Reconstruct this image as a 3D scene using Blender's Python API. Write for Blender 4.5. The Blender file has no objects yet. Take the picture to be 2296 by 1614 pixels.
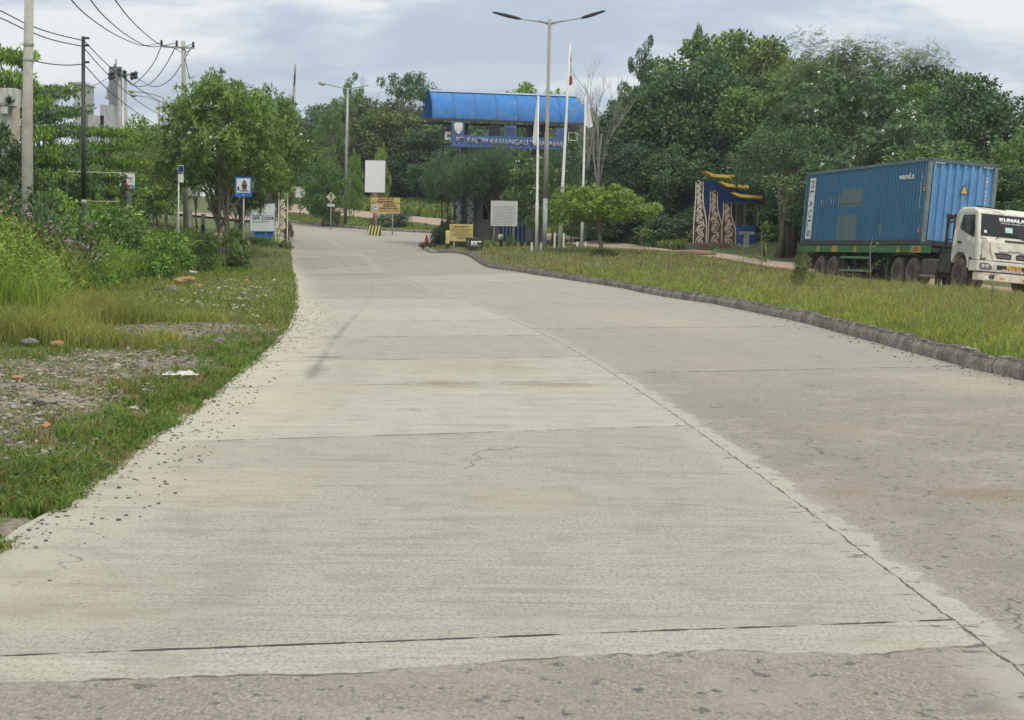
import bpy, math, random
import numpy as np
from mathutils import Vector, Matrix
R = math.radians
scene = bpy.context.scene
col = scene.collection
rng = np.random.default_rng(7)
random.seed(7)

# ------------------------------------------------------------------ camera
F_ = 3825.0; CX, CY = 1147.5, 807.0; CAMZ = 1.3; PITCH = R(3.87); ROLL = R(1.0)
fw = np.array([0, math.cos(PITCH), -math.sin(PITCH)])
r0 = np.array([1.0, 0, 0]); u0 = np.array([0, math.sin(PITCH), math.cos(PITCH)])
rt = math.cos(ROLL)*r0 + math.sin(ROLL)*u0
up = -math.sin(ROLL)*r0 + math.cos(ROLL)*u0
cam_d = bpy.data.cameras.new('camera'); cam = bpy.data.objects.new('camera', cam_d); col.objects.link(cam)
cam_d.lens = 60.0; cam_d.sensor_width = 36.0; cam_d.clip_start = 0.1; cam_d.clip_end = 3000
cam.matrix_world = Matrix(((rt[0], up[0], -fw[0], 0), (rt[1], up[1], -fw[1], 0), (rt[2], up[2], -fw[2], CAMZ), (0, 0, 0, 1)))
scene.camera = cam

# ------------------------------------------------------------------ light, sky, exposure
SUN_EL, SUN_AZ = R(58), R(150)      # azimuth measured clockwise from +Y (north)
world = bpy.data.worlds.new('World'); scene.world = world; world.use_nodes = True
wn = world.node_tree.nodes; wl = world.node_tree.links; wn.clear()
wo = wn.new('ShaderNodeOutputWorld'); bg = wn.new('ShaderNodeBackground'); bg.inputs['Strength'].default_value = 0.1
sky = wn.new('ShaderNodeTexSky'); sky.sky_type = 'NISHITA'; sky.sun_disc = False
sky.sun_elevation = SUN_EL; sky.sun_rotation = SUN_AZ; sky.dust_density = 2.0; sky.air_density = 1.0
tc = wn.new('ShaderNodeTexCoord'); mp = wn.new('ShaderNodeMapping'); mp.inputs['Scale'].default_value = (1, 1, 4.5)
mp.inputs['Location'].default_value = (0.35, 0.1, 0.63)
nz = wn.new('ShaderNodeTexNoise'); nz.inputs['Scale'].default_value = 4.3; nz.inputs['Detail'].default_value = 8; nz.inputs['Roughness'].default_value = .56
nz.inputs['Distortion'].default_value = .25
nz2 = wn.new('ShaderNodeTexNoise'); nz2.inputs['Scale'].default_value = 1.6; nz2.inputs['Detail'].default_value = 3
cr = wn.new('ShaderNodeValToRGB'); e = cr.color_ramp.elements
e[0].position = .43; e[0].color = (5.2, 6.1, 7.2, 1); e[1].position = .57; e[1].color = (8.9, 9.2, 9.3, 1)
m1 = e = cr.color_ramp.elements.new(.49); e.color = (6.1, 7.0, 7.9, 1)
sep = wn.new('ShaderNodeSeparateXYZ')
mx = wn.new('ShaderNodeMix'); mx.data_type = 'RGBA'; mx.inputs[0].default_value = .93
zen = wn.new('ShaderNodeMapRange'); zen.inputs['From Min'].default_value = .12; zen.inputs['From Max'].default_value = 1.0
zen.inputs['To Min'].default_value = 1.0; zen.inputs['To Max'].default_value = 1.75
mul = wn.new('ShaderNodeVectorMath'); mul.operation = 'SCALE'
wl.new(tc.outputs['Generated'], mp.inputs['Vector']); wl.new(mp.outputs[0], nz.inputs['Vector'])
wl.new(nz.outputs['Fac'], cr.inputs[0]); wl.new(tc.outputs['Generated'], sep.inputs[0]); wl.new(sep.outputs[2], zen.inputs['Value'])
wl.new(sky.outputs[0], mx.inputs[6]); wl.new(cr.outputs[0], mx.inputs[7])
zc = wn.new('ShaderNodeMix'); zc.data_type = 'RGBA'; zf = wn.new('ShaderNodeMapRange'); zf.inputs['From Min'].default_value = .14; zf.inputs['From Max'].default_value = .5; wl.new(sep.outputs[2], zf.inputs['Value'])
wl.new(zf.outputs[0], zc.inputs[0]); wl.new(mx.outputs[2], zc.inputs[6]); zc.inputs[7].default_value = (6.4, 6.45, 6.2, 1)
wl.new(zc.outputs[2], mul.inputs[0]); wl.new(zen.outputs[0], mul.inputs['Scale'])
wl.new(mul.outputs[0], bg.inputs['Color']); wl.new(bg.outputs[0], wo.inputs['Surface'])
sd = bpy.data.lights.new('sun', 'SUN'); sd.energy = 1.5; sd.angle = R(12); sd.color = (1.0, .93, .82)
so = bpy.data.objects.new('sun', sd); col.objects.link(so)
sv = Vector((math.sin(SUN_AZ)*math.cos(SUN_EL), math.cos(SUN_AZ)*math.cos(SUN_EL), math.sin(SUN_EL)))
so.rotation_euler = (-sv).to_track_quat('-Z', 'Y').to_euler(); so.location = (0, -20, 60)
scene.view_settings.view_transform = 'Standard'; scene.view_settings.look = 'None'
scene.view_settings.exposure = 0.0; scene.view_settings.gamma = 1.0
scene.cycles.max_bounces = 5; scene.cycles.diffuse_bounces = 3; scene.cycles.transparent_max_bounces = 8
scene.cycles.use_denoising = True; scene.cycles.caustics_reflective = False; scene.cycles.caustics_refractive = False

# ------------------------------------------------------------------ projection helpers
def W(u, v, Y):
    d = fw*F_ + rt*(u-CX) - up*(v-CY)
    k = Y/d[1]
    return np.array([d[0]*k, Y, CAMZ + d[2]*k])
def WX(u, v, Y): return W(u, v, Y)[0]
def G0(u, v):                       # where a ray meets z = 0
    d = fw*F_ + rt*(u-CX) - up*(v-CY); k = -CAMZ/d[2]
    return np.array([d[0]*k, d[1]*k, 0.0])

# ------------------------------------------------------------------ terrain height
cp = []
for x in (-150, -90, -50, -25, -12, -4, 4, 10, 20, 35, 60, 100, 150):
    for y in (-20, -5, 10, 22, 34, 44):
        cp.append((x, y, 0.0))
for u, v, Y in ((750, 600, 74), (655, 600, 75), (1000, 600, 72), (800, 560, 96), (650, 560, 95), (930, 560, 95), (645, 502, 125),
                (850, 517, 122), (960, 523, 118), (1090, 534, 114), (640, 455, 168), (780, 469, 156), (1000, 491, 140), (1265, 527, 116),
                (1400, 545, 103), (1540, 566, 90), (1790, 592, 76), (640, 475, 150), (780, 488, 142), (1000, 513, 126), (1265, 545, 106),
                (1330, 557, 98), (1600, 584, 80), (1740, 607, 70), (1220, 566, 80), (1300, 564, 84), (1120, 552, 99), (1340, 573, 76),
                (1065, 574, 76), (1620, 551, 90), (1450, 600, 66), (480, 545, 85), (417, 512, 95), (340, 478, 130), (450, 482, 132),
                (560, 556, 84), (250, 470, 125), (960, 568, 90)):
    cp.append(tuple(W(u, v, Y)))
cp += [(11, 57, .12), (16, 57, -.06), (13, 50, .06), (14, 40, .03), (8, 52, .12), (20, 58, .0), (30, 70, .8), (30, 100, 2.0), (45, 100, 2.4), (60, 60, 1.0),
       (45, 140, 4.5), (10, 180, 5.5), (-20, 195, 6), (-45, 190, 6), (-15, 60, .1), (-22, 50, .1), (-22, 70, .5), (-32, 80, 1), (-45, 110, 3), (-60, 60, .8),
       (-80, 100, 2), (-80, 150, 5), (80, 150, 5), (100, 90, 2)]
for x in (-150, -90, -45, 0, 45, 90, 150):
    for y in (260, 330, 400): cp.append((x, y, 7.5))
for x in (-150, 150):
    for y in (100, 180): cp.append((x, y, 4.0))
cp = np.array(cp); _c = cp[:, :2]/50.0
def _phi(r2):
    r2 = np.maximum(r2, 1e-12); return 0.5*r2*np.log(r2)
_n = len(cp); _K = _phi(((_c[:, None]-_c[None])**2).sum(-1)) + np.eye(_n)*1e-4
_P = np.hstack([np.ones((_n, 1)), _c]); _A = np.block([[_K, _P], [_P.T, np.zeros((3, 3))]])
_w = np.linalg.solve(_A, np.concatenate([cp[:, 2], np.zeros(3)]))
def Hn(x, y):
    x = np.atleast_1d(np.asarray(x, float)); y = np.atleast_1d(np.asarray(y, float)); out = np.empty(x.size)
    q = np.stack([x.ravel(), y.ravel()], 1)/50.0
    for i in range(0, len(q), 20000):
        b = q[i:i+20000]; out[i:i+20000] = _phi(((b[:, None]-_c[None])**2).sum(-1)) @ _w[:_n] + _w[_n] + b @ _w[_n+1:]
    out = out.reshape(x.shape)
    t = np.clip((y-38)/14, 0, 1); t = t*t*(3-2*t)
    return out*t
def H(x, y): return float(Hn(x, y)[0])

# ------------------------------------------------------------------ main road layout (stations along the centre joint)
jp = np.array([(1.75, -12, 0), (1.72, -2, 0)] + [tuple(G0(u, v)) for u, v in ((2295, 1485), (1700, 1066), (1450, 882), (1240, 757), (1100, 696), (960, 651))]
              + [tuple(W(u, v, Y)) for u, v, Y in ((895, 621, 61.5), (840, 598, 75), (775, 570, 92), (752, 560, 98))])[:, :2]
lp = np.array([(-2.0, -12, 0), (-2.0, -2, 0)] + [tuple(G0(u, v)) for u, v in ((-60, 1265), (0, 1222), (150, 1120), (270, 1030), (440, 912), (530, 843), (600, 783), (650, 732), (662, 690), (664, 652))]
              + [tuple(W(u, v, Y)) for u, v, Y in ((661, 622, 58), (655, 598, 76), (650, 572, 90), (649, 556, 98))])[:, :2]
rp = np.array([(5.75, -12, 0), (5.75, 4, 0)] + [tuple(G0(u, v)) for u, v in ((2295, 854), (2150, 820), (2000, 779), (1800, 724), (1600, 682), (1400, 653))]
              + [tuple(W(u, v, Y)) for u, v, Y in ((1200, 625, 60), (1050, 593, 76), (985, 577, 87), (952, 565, 94), (944, 556, 98))])[:, :2]
def resample(p, ds):
    d = np.r_[0, np.cumsum(np.hypot(*np.diff(p, axis=0).T))]; n = max(2, int(d[-1]/ds)); t = np.linspace(0, d[-1], n)
    return np.stack([np.interp(t, d, p[:, 0]), np.interp(t, d, p[:, 1])], 1), t
def smooth(p, k):
    for _ in range(k):
        q = p.copy(); q[1:-1] = .25*p[:-2]+.5*p[1:-1]+.25*p[2:]; p = q
    return p
J, Js = resample(jp, .5); J = smooth(J, 110)
Js = np.r_[0, np.cumsum(np.hypot(*np.diff(J, axis=0).T))]
JT = np.gradient(J, axis=0); JT /= np.linalg.norm(JT, axis=1)[:, None]; JN = np.stack([JT[:, 1], -JT[:, 0]], 1)   # normal to the right
def so_of(x, y):
    x = np.asarray(x, float); y = np.asarray(y, float); s = np.empty(x.shape); o = np.empty(x.shape)
    xf, yf, sf, of = x.ravel(), y.ravel(), s.ravel(), o.ravel()
    for i in range(0, len(xf), 20000):
        dx = xf[i:i+20000, None]-J[None, :, 0]; dy = yf[i:i+20000, None]-J[None, :, 1]; k = np.argmin(dx*dx+dy*dy, 1)
        a = np.arange(len(k)); sf[i:i+20000] = Js[k] + dx[a, k]*JT[k, 0]+dy[a, k]*JT[k, 1]; of[i:i+20000] = dx[a, k]*JN[k, 0]+dy[a, k]*JN[k, 1]
    return sf.reshape(x.shape), of.reshape(x.shape)
_l, _ = resample(lp, .5); _ls, _lo = so_of(_l[:, 0], _l[:, 1]); k = np.argsort(_ls); WLs, WLo = _ls[k], _lo[k]
_r, _ = resample(rp, .5); _rs, _ro = so_of(_r[:, 0], _r[:, 1]); k = np.argsort(_rs); WRs, WRo = _rs[k], _ro[k]
_u = np.linspace(WLs[0], WLs[-1], 400); _v = np.interp(_u, WLs, WLo)
for _ in range(14): _v[1:-1] = .25*_v[:-2]+.5*_v[1:-1]+.25*_v[2:]
WLs, WLo = _u, _v
def wl_(s): return np.interp(s, WLs, WLo)
def wr_(s): return np.interp(s, WRs, WRo)
YEND = 97.6
far_u = np.array([W(u, v, Y)[:2] for u, v, Y in ((560, 492, 131), (645, 498, 127), (740, 506, 125), (850, 517, 122), (960, 523, 118), (1100, 534, 114), (1200, 545, 109))])
def plaza_R(Y):
    nose = np.interp(Y, [97, 98.5, 100, 103, 106, 110], [-5.3, -4.9, -4.0, -1.0, 3.0, 6.0])
    far = np.interp(Y, far_u[::-1, 1], far_u[::-1, 0])
    return np.where(Y > 109, np.minimum(nose, far), nose)
def plaza_L(Y): return np.interp(Y, [97, 110, 127, 131], [WX(649, 556, 98), WX(646, 520, 110), WX(560, 497, 127), WX(560, 492, 131)-2])
truck_near = np.array([(30.0, -40), (21.0, 12), (18.2, 26), (14.2, 50), (12.4, 60)] + [tuple(W(u, v, Y)[:2]) for u, v, Y in
             ((1745, 607, 70), (1600, 584, 80), (1330, 557, 98), (1265, 545, 106), (1000, 513, 126), (780, 488, 142), (640, 475, 150), (480, 462, 162))])
truck_far = np.array([(38.0, -40), (28, 12), (25, 26), (20.5, 50), (18.3, 60)] + [tuple(W(u, v, Y)[:2]) for u, v, Y in
            ((1900, 592, 72), (1600, 573, 86), (1400, 545, 103), (1265, 527, 116), (1000, 491, 140), (780, 469, 156), (640, 455, 168), (480, 445, 178))])
def truck_off(x, y):                # >0 inside the truck road
    a = np.interp(y, truck_near[:, 1], truck_near[:, 0]); return x-a
def raise_median(x, y):
    s, o = so_of(x, y); w = wr_(s)
    t = np.clip((o-w-.05)/.3, 0, 1)*np.clip((101.5-np.asarray(y))/2.5, 0, 1)
    toff = -truck_off(x, y); return .17*t*np.clip(toff/1.2, 0, 1)
def HG(x, y): return float(Hn(x, y)[0] + raise_median(np.array([x]), np.array([y]))[0])

# ------------------------------------------------------------------ node helpers
def nt(name):
    m = bpy.data.materials.new(name); m.use_nodes = True; t = m.node_tree; t.nodes.clear()
    out = t.nodes.new('ShaderNodeOutputMaterial'); return m, t, out
class N:
    def __init__(s, t): s.t = t
    def new(s, k, **kw):
        n = s.t.nodes.new(k)
        for a, b in kw.items(): setattr(n, a, b)
        return n
    def l(s, a, b): s.t.links.new(a, b)
    def val(s, sock, v):
        if isinstance(v, (int, float, tuple)): sock.default_value = v
        else: s.l(v, sock)
    def math(s, op, a, b=None, clamp=False):
        n = s.new('ShaderNodeMath', operation=op); n.use_clamp = clamp; s.val(n.inputs[0], a)
        if b is not None: s.val(n.inputs[1], b)
        return n.outputs[0]
    def mix(s, f, a, b):
        n = s.new('ShaderNodeMix', data_type='RGBA'); s.val(n.inputs[0], f)
        s.val(n.inputs[6], a if not isinstance(a, tuple) or len(a) == 4 else a+(1,)); s.val(n.inputs[7], b if not isinstance(b, tuple) or len(b) == 4 else b+(1,))
        return n.outputs[2]
    def noise(s, vec, scale, detail=4, rough=.5, dist=0):
        n = s.new('ShaderNodeTexNoise'); n.inputs['Scale'].default_value = scale; n.inputs['Detail'].default_value = detail
        n.inputs['Roughness'].default_value = rough; n.inputs['Distortion'].default_value = dist
        if vec is not None: s.l(vec, n.inputs['Vector'])
        return n.outputs['Fac']
    def ramp(s, f, a, b, c0=0.0, c1=1.0):
        n = s.new('ShaderNodeMapRange'); n.interpolation_type = 'SMOOTHSTEP'; s.val(n.inputs[0], f)
        n.inputs[1].default_value = a; n.inputs[2].default_value = b; n.inputs[3].default_value = c0; n.inputs[4].default_value = c1
        return n.outputs[0]
    def mapping(s, vec, sc, loc=(0, 0, 0)):
        n = s.new('ShaderNodeMapping'); n.inputs['Scale'].default_value = sc; n.inputs['Location'].default_value = loc; s.l(vec, n.inputs['Vector']); return n.outputs[0]
_mc = {}
def mat(name, rgb, rough=.6, metal=0.0, var=.14, scale=2.5, dirt=None, damt=.35, bump=.0, bscale=30, streak=False, alpha=None):
    """painted / weathered plain surface with procedural variation"""
    if name in _mc: return _mc[name]
    m, t, out = nt(name); n = N(t); b = n.new('ShaderNodeBsdfPrincipled'); tcn = n.new('ShaderNodeTexCoord'); v = tcn.outputs['Object']
    f = n.noise(v, scale, 6, .6); k = n.ramp(f, .3, .7, 1-var, 1+var)
    c = n.new('ShaderNodeVectorMath', operation='SCALE'); c.inputs[0].default_value = rgb; n.l(k, c.inputs['Scale']); cc = c.outputs[0]
    if dirt is not None:
        vv = n.mapping(v, (1.0, 1.0, .16) if streak else (1, 1, 1), (3.1, 1.7, 5.3)); f2 = n.noise(vv, scale*2.2, 7, .68)
        cc = n.mix(n.math('MULTIPLY', n.ramp(f2, .42, .68), damt), cc, dirt)
    n.val(b.inputs['Base Color'], cc); n.val(b.inputs['Roughness'], n.ramp(f, .3, .7, max(0, rough-.08), min(1, rough+.1))); b.inputs['Metallic'].default_value = metal
    if bump:
        bp = n.new('ShaderNodeBump'); bp.inputs['Strength'].default_value = bump; bp.inputs['Distance'].default_value = .02
        n.l(n.noise(v, bscale, 6, .6), bp.inputs['Height']); n.l(bp.outputs[0], b.inputs['Normal'])
    n.l(b.outputs[0], out.inputs['Surface']); _mc[name] = m; return m
def leafmat(name, var=.5, trans=.3, rough=.5, hue=(1.25, 1.05, .55), hamt=.35, spec=.3, dry=0):
    if name in _mc: return _mc[name]
    m, t, out = nt(name); n = N(t); oi = n.new('ShaderNodeObjectInfo'); g = n.new('ShaderNodeNewGeometry'); ri = g.outputs['Random Per Island']
    tcn = n.new('ShaderNodeTexCoord'); f = n.noise(tcn.outputs['Object'], .9, 3, .6)
    k = n.math('MULTIPLY', n.ramp(ri, 0, 1, 1-var, 1+var), n.ramp(f, .3, .7, .82, 1.2))
    c = n.new('ShaderNodeVectorMath', operation='SCALE'); n.l(oi.outputs['Color'], c.inputs[0]); n.l(k, c.inputs['Scale'])
    c2 = n.new('ShaderNodeVectorMath', operation='MULTIPLY'); n.l(c.outputs[0], c2.inputs[0]); c2.inputs[1].default_value = hue
    r2 = n.math('FRACT', n.math('MULTIPLY', ri, 17.3)); cc = n.mix(n.math('MULTIPLY', n.math('POWER', r2, 2.0), hamt), c.outputs[0], c2.outputs[0])
    if dry:
        c3 = n.new('ShaderNodeVectorMath', operation='MULTIPLY'); n.l(cc, c3.inputs[0]); c3.inputs[1].default_value = (1.45, .98, 1.15); cc = n.mix(n.math('MULTIPLY', n.ramp(n.noise(tcn.outputs['Object'], .38, 5, .65), .42, .62), dry), cc, c3.outputs[0])
    b = n.new('ShaderNodeBsdfPrincipled'); n.l(cc, b.inputs['Base Color']); b.inputs['Roughness'].default_value = rough; b.inputs['Specular IOR Level'].default_value = spec
    tr = n.new('ShaderNodeBsdfTranslucent'); n.l(cc, tr.inputs['Color']); ms = n.new('ShaderNodeMixShader'); ms.inputs[0].default_value = trans
    n.l(b.outputs[0], ms.inputs[1]); n.l(tr.outputs[0], ms.inputs[2]); n.l(ms.outputs[0], out.inputs['Surface']); _mc[name] = m; return m

# ------------------------------------------------------------------ mesh helpers
class MB:
    def __init__(s): s.v = []; s.f = []; s.mi = []; s.m = 0
    def add(s, vs, fs):
        o = len(s.v); s.v += [tuple(map(float, p)) for p in vs]; s.f += [tuple(i+o for i in f) for f in fs]; s.mi += [s.m]*len(fs); return s
    def box(s, x0, x1, y0, y1, z0, z1, M=None):
        vs = [(x, y, z) for z in (z0, z1) for x, y in ((x0, y0), (x1, y0), (x1, y1), (x0, y1))]
        if M is not None: vs = [tuple(M @ Vector(p)) for p in vs]
        return s.add(vs, [(0, 3, 2, 1), (4, 5, 6, 7), (0, 1, 5, 4), (1, 2, 6, 5), (2, 3, 7, 6), (3, 0, 4, 7)])
    def prism(s, pts, axis, a, b):      # pts: outline in the two other axes
        n = len(pts)
        def P(p, c): return {'x': (c, p[0], p[1]), 'y': (p[0], c, p[1]), 'z': (p[0], p[1], c)}[axis]
        vs = [P(p, a) for p in pts]+[P(p, b) for p in pts]
        return s.add(vs, [tuple(range(n))[::-1], tuple(range(n, 2*n))]+[(i, (i+1) % n, (i+1) % n+n, i+n) for i in range(n)])
    def tube(s, pts, rad, k=8, cap=True):
        pts = [Vector(p) for p in pts]; n = len(pts); rad = [rad]*n if isinstance(rad, (int, float)) else rad; vs = []
        a = None
        for i, p in enumerate(pts):
            d = (pts[min(i+1, n-1)]-pts[max(i-1, 0)]); d = d.normalized() if d.length > 1e-9 else Vector((0, 0, 1))
            if a is None: a = d.orthogonal().normalized()
            else:
                a = a-d*a.dot(d); a = a.normalized() if a.length > 1e-6 else d.orthogonal().normalized()
            b = d.cross(a)
            for j in range(k):
                t = 2*math.pi*j/k; vs.append(p+(a*math.cos(t)+b*math.sin(t))*rad[i])
        fs = [(i*k+j, i*k+(j+1) % k, (i+1)*k+(j+1) % k, (i+1)*k+j) for i in range(n-1) for j in range(k)]
        if cap: fs += [tuple(range(k))[::-1], tuple(range((n-1)*k, n*k))]
        return s.add(vs, fs)
    def bar(s, p, q, w, h=None):
        h = h or w; p = Vector(p); q = Vector(q); d = (q-p); L = d.length; d.normalize()
        a = Vector((0, 0, 1)).cross(d); a = Vector((1, 0, 0)) if a.length < 1e-4 else a.normalized(); b = d.cross(a)
        vs = [c+a*x*w/2+b*y*h/2 for c in (p, q) for x, y in ((-1, -1), (1, -1), (1, 1), (-1, 1))]
        return s.add(vs, [(0, 3, 2, 1), (4, 5, 6, 7), (0, 1, 5, 4), (1, 2, 6, 5), (2, 3, 7, 6), (3, 0, 4, 7)])
    def lathe(s, prof, k=24, c=(0, 0, 0), axis='z'):
        vs = []
        for r, z in prof:
            for j in range(k):
                t = 2*math.pi*j/k; x, y = r*math.cos(t), r*math.sin(t)
                vs.append({'z': (c[0]+x, c[1]+y, c[2]+z), 'y': (c[0]+x, c[1]+z, c[2]+y), 'x': (c[0]+z, c[1]+x, c[2]+y)}[axis])
        n = len(prof)
        return s.add(vs, [(i*k+j, i*k+(j+1) % k, (i+1)*k+(j+1) % k, (i+1)*k+j) for i in range(n-1) for j in range(k)] + [tuple(range(k))[::-1], tuple(range((n-1)*k, n*k))])
    def ribbon(s, pts, w, y0, y1):      # flat ribbon in the x-z plane, thickness y0..y1
        pts = [np.array(p, float) for p in pts]; n = len(pts); L = []; Rr = []
        for i in range(n):
            d = pts[min(i+1, n-1)]-pts[max(i-1, 0)]; d = d/(np.linalg.norm(d)+1e-9); nn = np.array([-d[1], d[0]]); ww = w*(.55+.45*math.sin(math.pi*(i+.5)/n))
            L.append(pts[i]+nn*ww/2); Rr.append(pts[i]-nn*ww/2)
        vs = [(p[0], y, p[1]) for y in (y0, y1) for p in L+Rr]; m = 2*n
        fs = []
        for i in range(n-1):
            fs += [(i, i+1, n+i+1, n+i), (m+i, m+n+i, m+n+i+1, m+i+1), (i, m+i, m+i+1, i+1), (n+i, n+i+1, m+n+i+1, m+n+i)]
        return s.add(vs, fs)
    def build(s, name, mats, parent=None, loc=None, bevel=0, smooth=False, seg=2):
        me = bpy.data.meshes.new(name); me.from_pydata(s.v, [], s.f); mats = mats if isinstance(mats, (list, tuple)) else [mats]
        for m in mats: me.materials.append(m)
        if len(mats) > 1: me.polygons.foreach_set('material_index', s.mi)
        if smooth: me.polygons.foreach_set('use_smooth', [True]*len(me.polygons))
        me.update(); o = bpy.data.objects.new(name, me); col.objects.link(o)
        if parent: o.parent = parent
        if loc is not None: o.location = loc
        if bevel:
            b = o.modifiers.new('bevel', 'BEVEL'); b.width = bevel; b.segments = seg; b.limit_method = 'ANGLE'; b.angle_limit = R(40)
        return o
def np_mesh(name, V, Q, m, parent=None, color=None, smooth=False):
    me = bpy.data.meshes.new(name); V = np.asarray(V, np.float32); Q = np.asarray(Q, np.int32)
    me.vertices.add(len(V)); me.vertices.foreach_set('co', V.ravel()); k = Q.shape[1]
    me.loops.add(Q.size); me.loops.foreach_set('vertex_index', Q.ravel()); me.polygons.add(len(Q)); me.polygons.foreach_set('loop_start', np.arange(0, Q.size, k, dtype=np.int32))
    if smooth: me.polygons.foreach_set('use_smooth', np.ones(len(Q), bool))
    me.materials.append(m); me.update(calc_edges=True); o = bpy.data.objects.new(name, me); col.objects.link(o)
    if parent: o.parent = parent
    if color: o.color = (*color, 1)
    return o
def tag(o, label=None, cat=None, group=None, kind=None):
    if label: o['label'] = label
    if cat: o['category'] = cat
    if group: o['group'] = group
    if kind: o['kind'] = kind
    return o
def thing(name, label, cat, loc, rz=0, group=None):
    o = bpy.data.objects.new(name, None); col.objects.link(o); o.location = loc; o.rotation_euler = (0, 0, rz); o.empty_display_size = .2
    return tag(o, label, cat, group)
def at(u, v, Y, median=True):       # ground point under a pixel column
    p = W(u, v, Y); return (p[0], p[1], HG(p[0], p[1]) if median else H(p[0], p[1]))
class S:                            # site: pixel measures -> local metres
    def __init__(s, u, v, Y): s.u = u; s.Y = Y; s.loc = at(u, v, Y); s.k = Y/F_; s.px = W(u, v, Y); s.v = v
    def x(s, u): return (u-s.u)*s.k
    def p(s, u, v, dy=0.0):
        q = W(u, v, s.Y+dy); return (float(q[0]-s.loc[0]), float(dy), float(q[2]-s.loc[2]))
    def z(s, v): return s.px[2]-s.loc[2] + (s.v-v)*s.k
def text(body, name, m, parent, x, y, z, w, h, rot=None, bold=.0, thick=.004, M=None):
    cu = bpy.data.curves.new(name, 'FONT'); cu.body = body; cu.size = 1; cu.extrude = 0; cu.offset = bold; cu.resolution_u = 2
    o = bpy.data.objects.new(name, cu); me = bpy.data.meshes.new_from_object(o); bpy.data.objects.remove(o); bpy.data.curves.remove(cu)
    n = len(me.vertices); c = np.empty(n*3, np.float32); me.vertices.foreach_get('co', c); c = c.reshape(-1, 3)
    lo, hi = c.min(0), c.max(0); cx, cz = (lo[0]+hi[0])/2, (lo[1]+hi[1])/2
    X = (c[:, 0]-cx)/(hi[0]-lo[0])*w; Z = (c[:, 1]-cz)/(hi[1]-lo[1])*h
    if M is None: out = np.stack([X+x, np.full(n, y), Z+z], 1)
    else: out = np.array([tuple(M @ Vector((a, 0, b))) for a, b in zip(X, Z)])
    me.vertices.foreach_set('co', out.astype(np.float32).ravel()); me.materials.clear(); me.materials.append(m); me.name = name; me.update()
    q = bpy.data.objects.new(name, me); col.objects.link(q); q.parent = parent
    sm = q.modifiers.new('thick', 'SOLIDIFY'); sm.thickness = thick; sm.offset = 0
    return q
def copy_tree(o, loc, rz=None, scale=None, color=None, label=None, group=None):
    r = o.copy(); col.objects.link(r); r.location = loc
    if rz is not None: r.rotation_euler = (0, 0, rz)
    if scale: r.scale = scale
    if label: r['label'] = label
    if group: r['group'] = group
    for ch in list(o.children):
        c = ch.copy(); col.objects.link(c); c.parent = r
        if color and ch.name.startswith(('crown', 'foliage')): c.color = (*color, 1)
        for gc in list(ch.children):
            d = gc.copy(); col.objects.link(d); d.parent = c
    return r

# ------------------------------------------------------------------ shared materials
CONC = mat('pole_concrete', (.47, .45, .40), .85, var=.12, scale=1.5, dirt=(.2, .19, .16), damt=.35, bump=.3, bscale=18)
WHITE = mat('white_paint', (.78, .79, .76), .5, var=.05, dirt=(.42, .38, .3), damt=.3, streak=True)
SIGNW = mat('sign_white', (.74, .76, .75), .5, var=.04, dirt=(.5, .5, .46), damt=.25)
GALV = mat('galvanised', (.42, .43, .42), .5, .35, dirt=(.24, .17, .12), damt=.45, streak=True)
RUSTP = mat('weathered_pole', (.36, .33, .30), .7, .1, dirt=(.22, .14, .10), damt=.4, streak=True)
BLACKP = mat('black_paint', (.022, .03, .032), .45, var=.2, dirt=(.09, .07, .06), damt=.5)
DARK = mat('dark_metal', (.03, .03, .032), .6)
RUBBER = mat('rubber', (.09, .076, .064), .9, var=.2, dirt=(.22, .175, .135), damt=.7)
YEL = mat('yellow_paint', (.72, .55, .12), .6, dirt=(.35, .27, .12), damt=.45)
YELP = mat('pale_yellow_paint', (.74, .68, .30), .6, dirt=(.35, .3, .16), damt=.3)
SIGNY = mat('sign_yellow', (.60, .44, .17), .6, dirt=(.38, .28, .14), damt=.35)
TXT = mat('lettering_black', (.05, .04, .03), .7)
WIRE = mat('wire_black', (.03, .03, .035), .7)
BLUE = mat('sign_blue', (.02, .16, .55), .45, dirt=(.04, .12, .3), damt=.3)
RED = mat('red_paint', (.55, .06, .04), .5)
BARK = mat('bark', (.16, .13, .10), .95, var=.3, scale=4, dirt=(.07, .055, .045), damt=.6, bump=.5, bscale=12)
BARKP = mat('pale_bark', (.30, .26, .20), .95, var=.25, scale=4, dirt=(.12, .10, .08), damt=.6, bump=.5, bscale=12)
LEAF = leafmat('foliage'); LEAFN = leafmat('glossy_leaf', .4, .3, .42, (1.4, 1.15, .5), .4, .4)
GRASSM = leafmat('grass_blade', .45, .35, .6, (1.5, 1.15, .7), .6, .2, .4)
PETAL = mat('white_petal', (.85, .86, .78), .6, var=.03)

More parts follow.
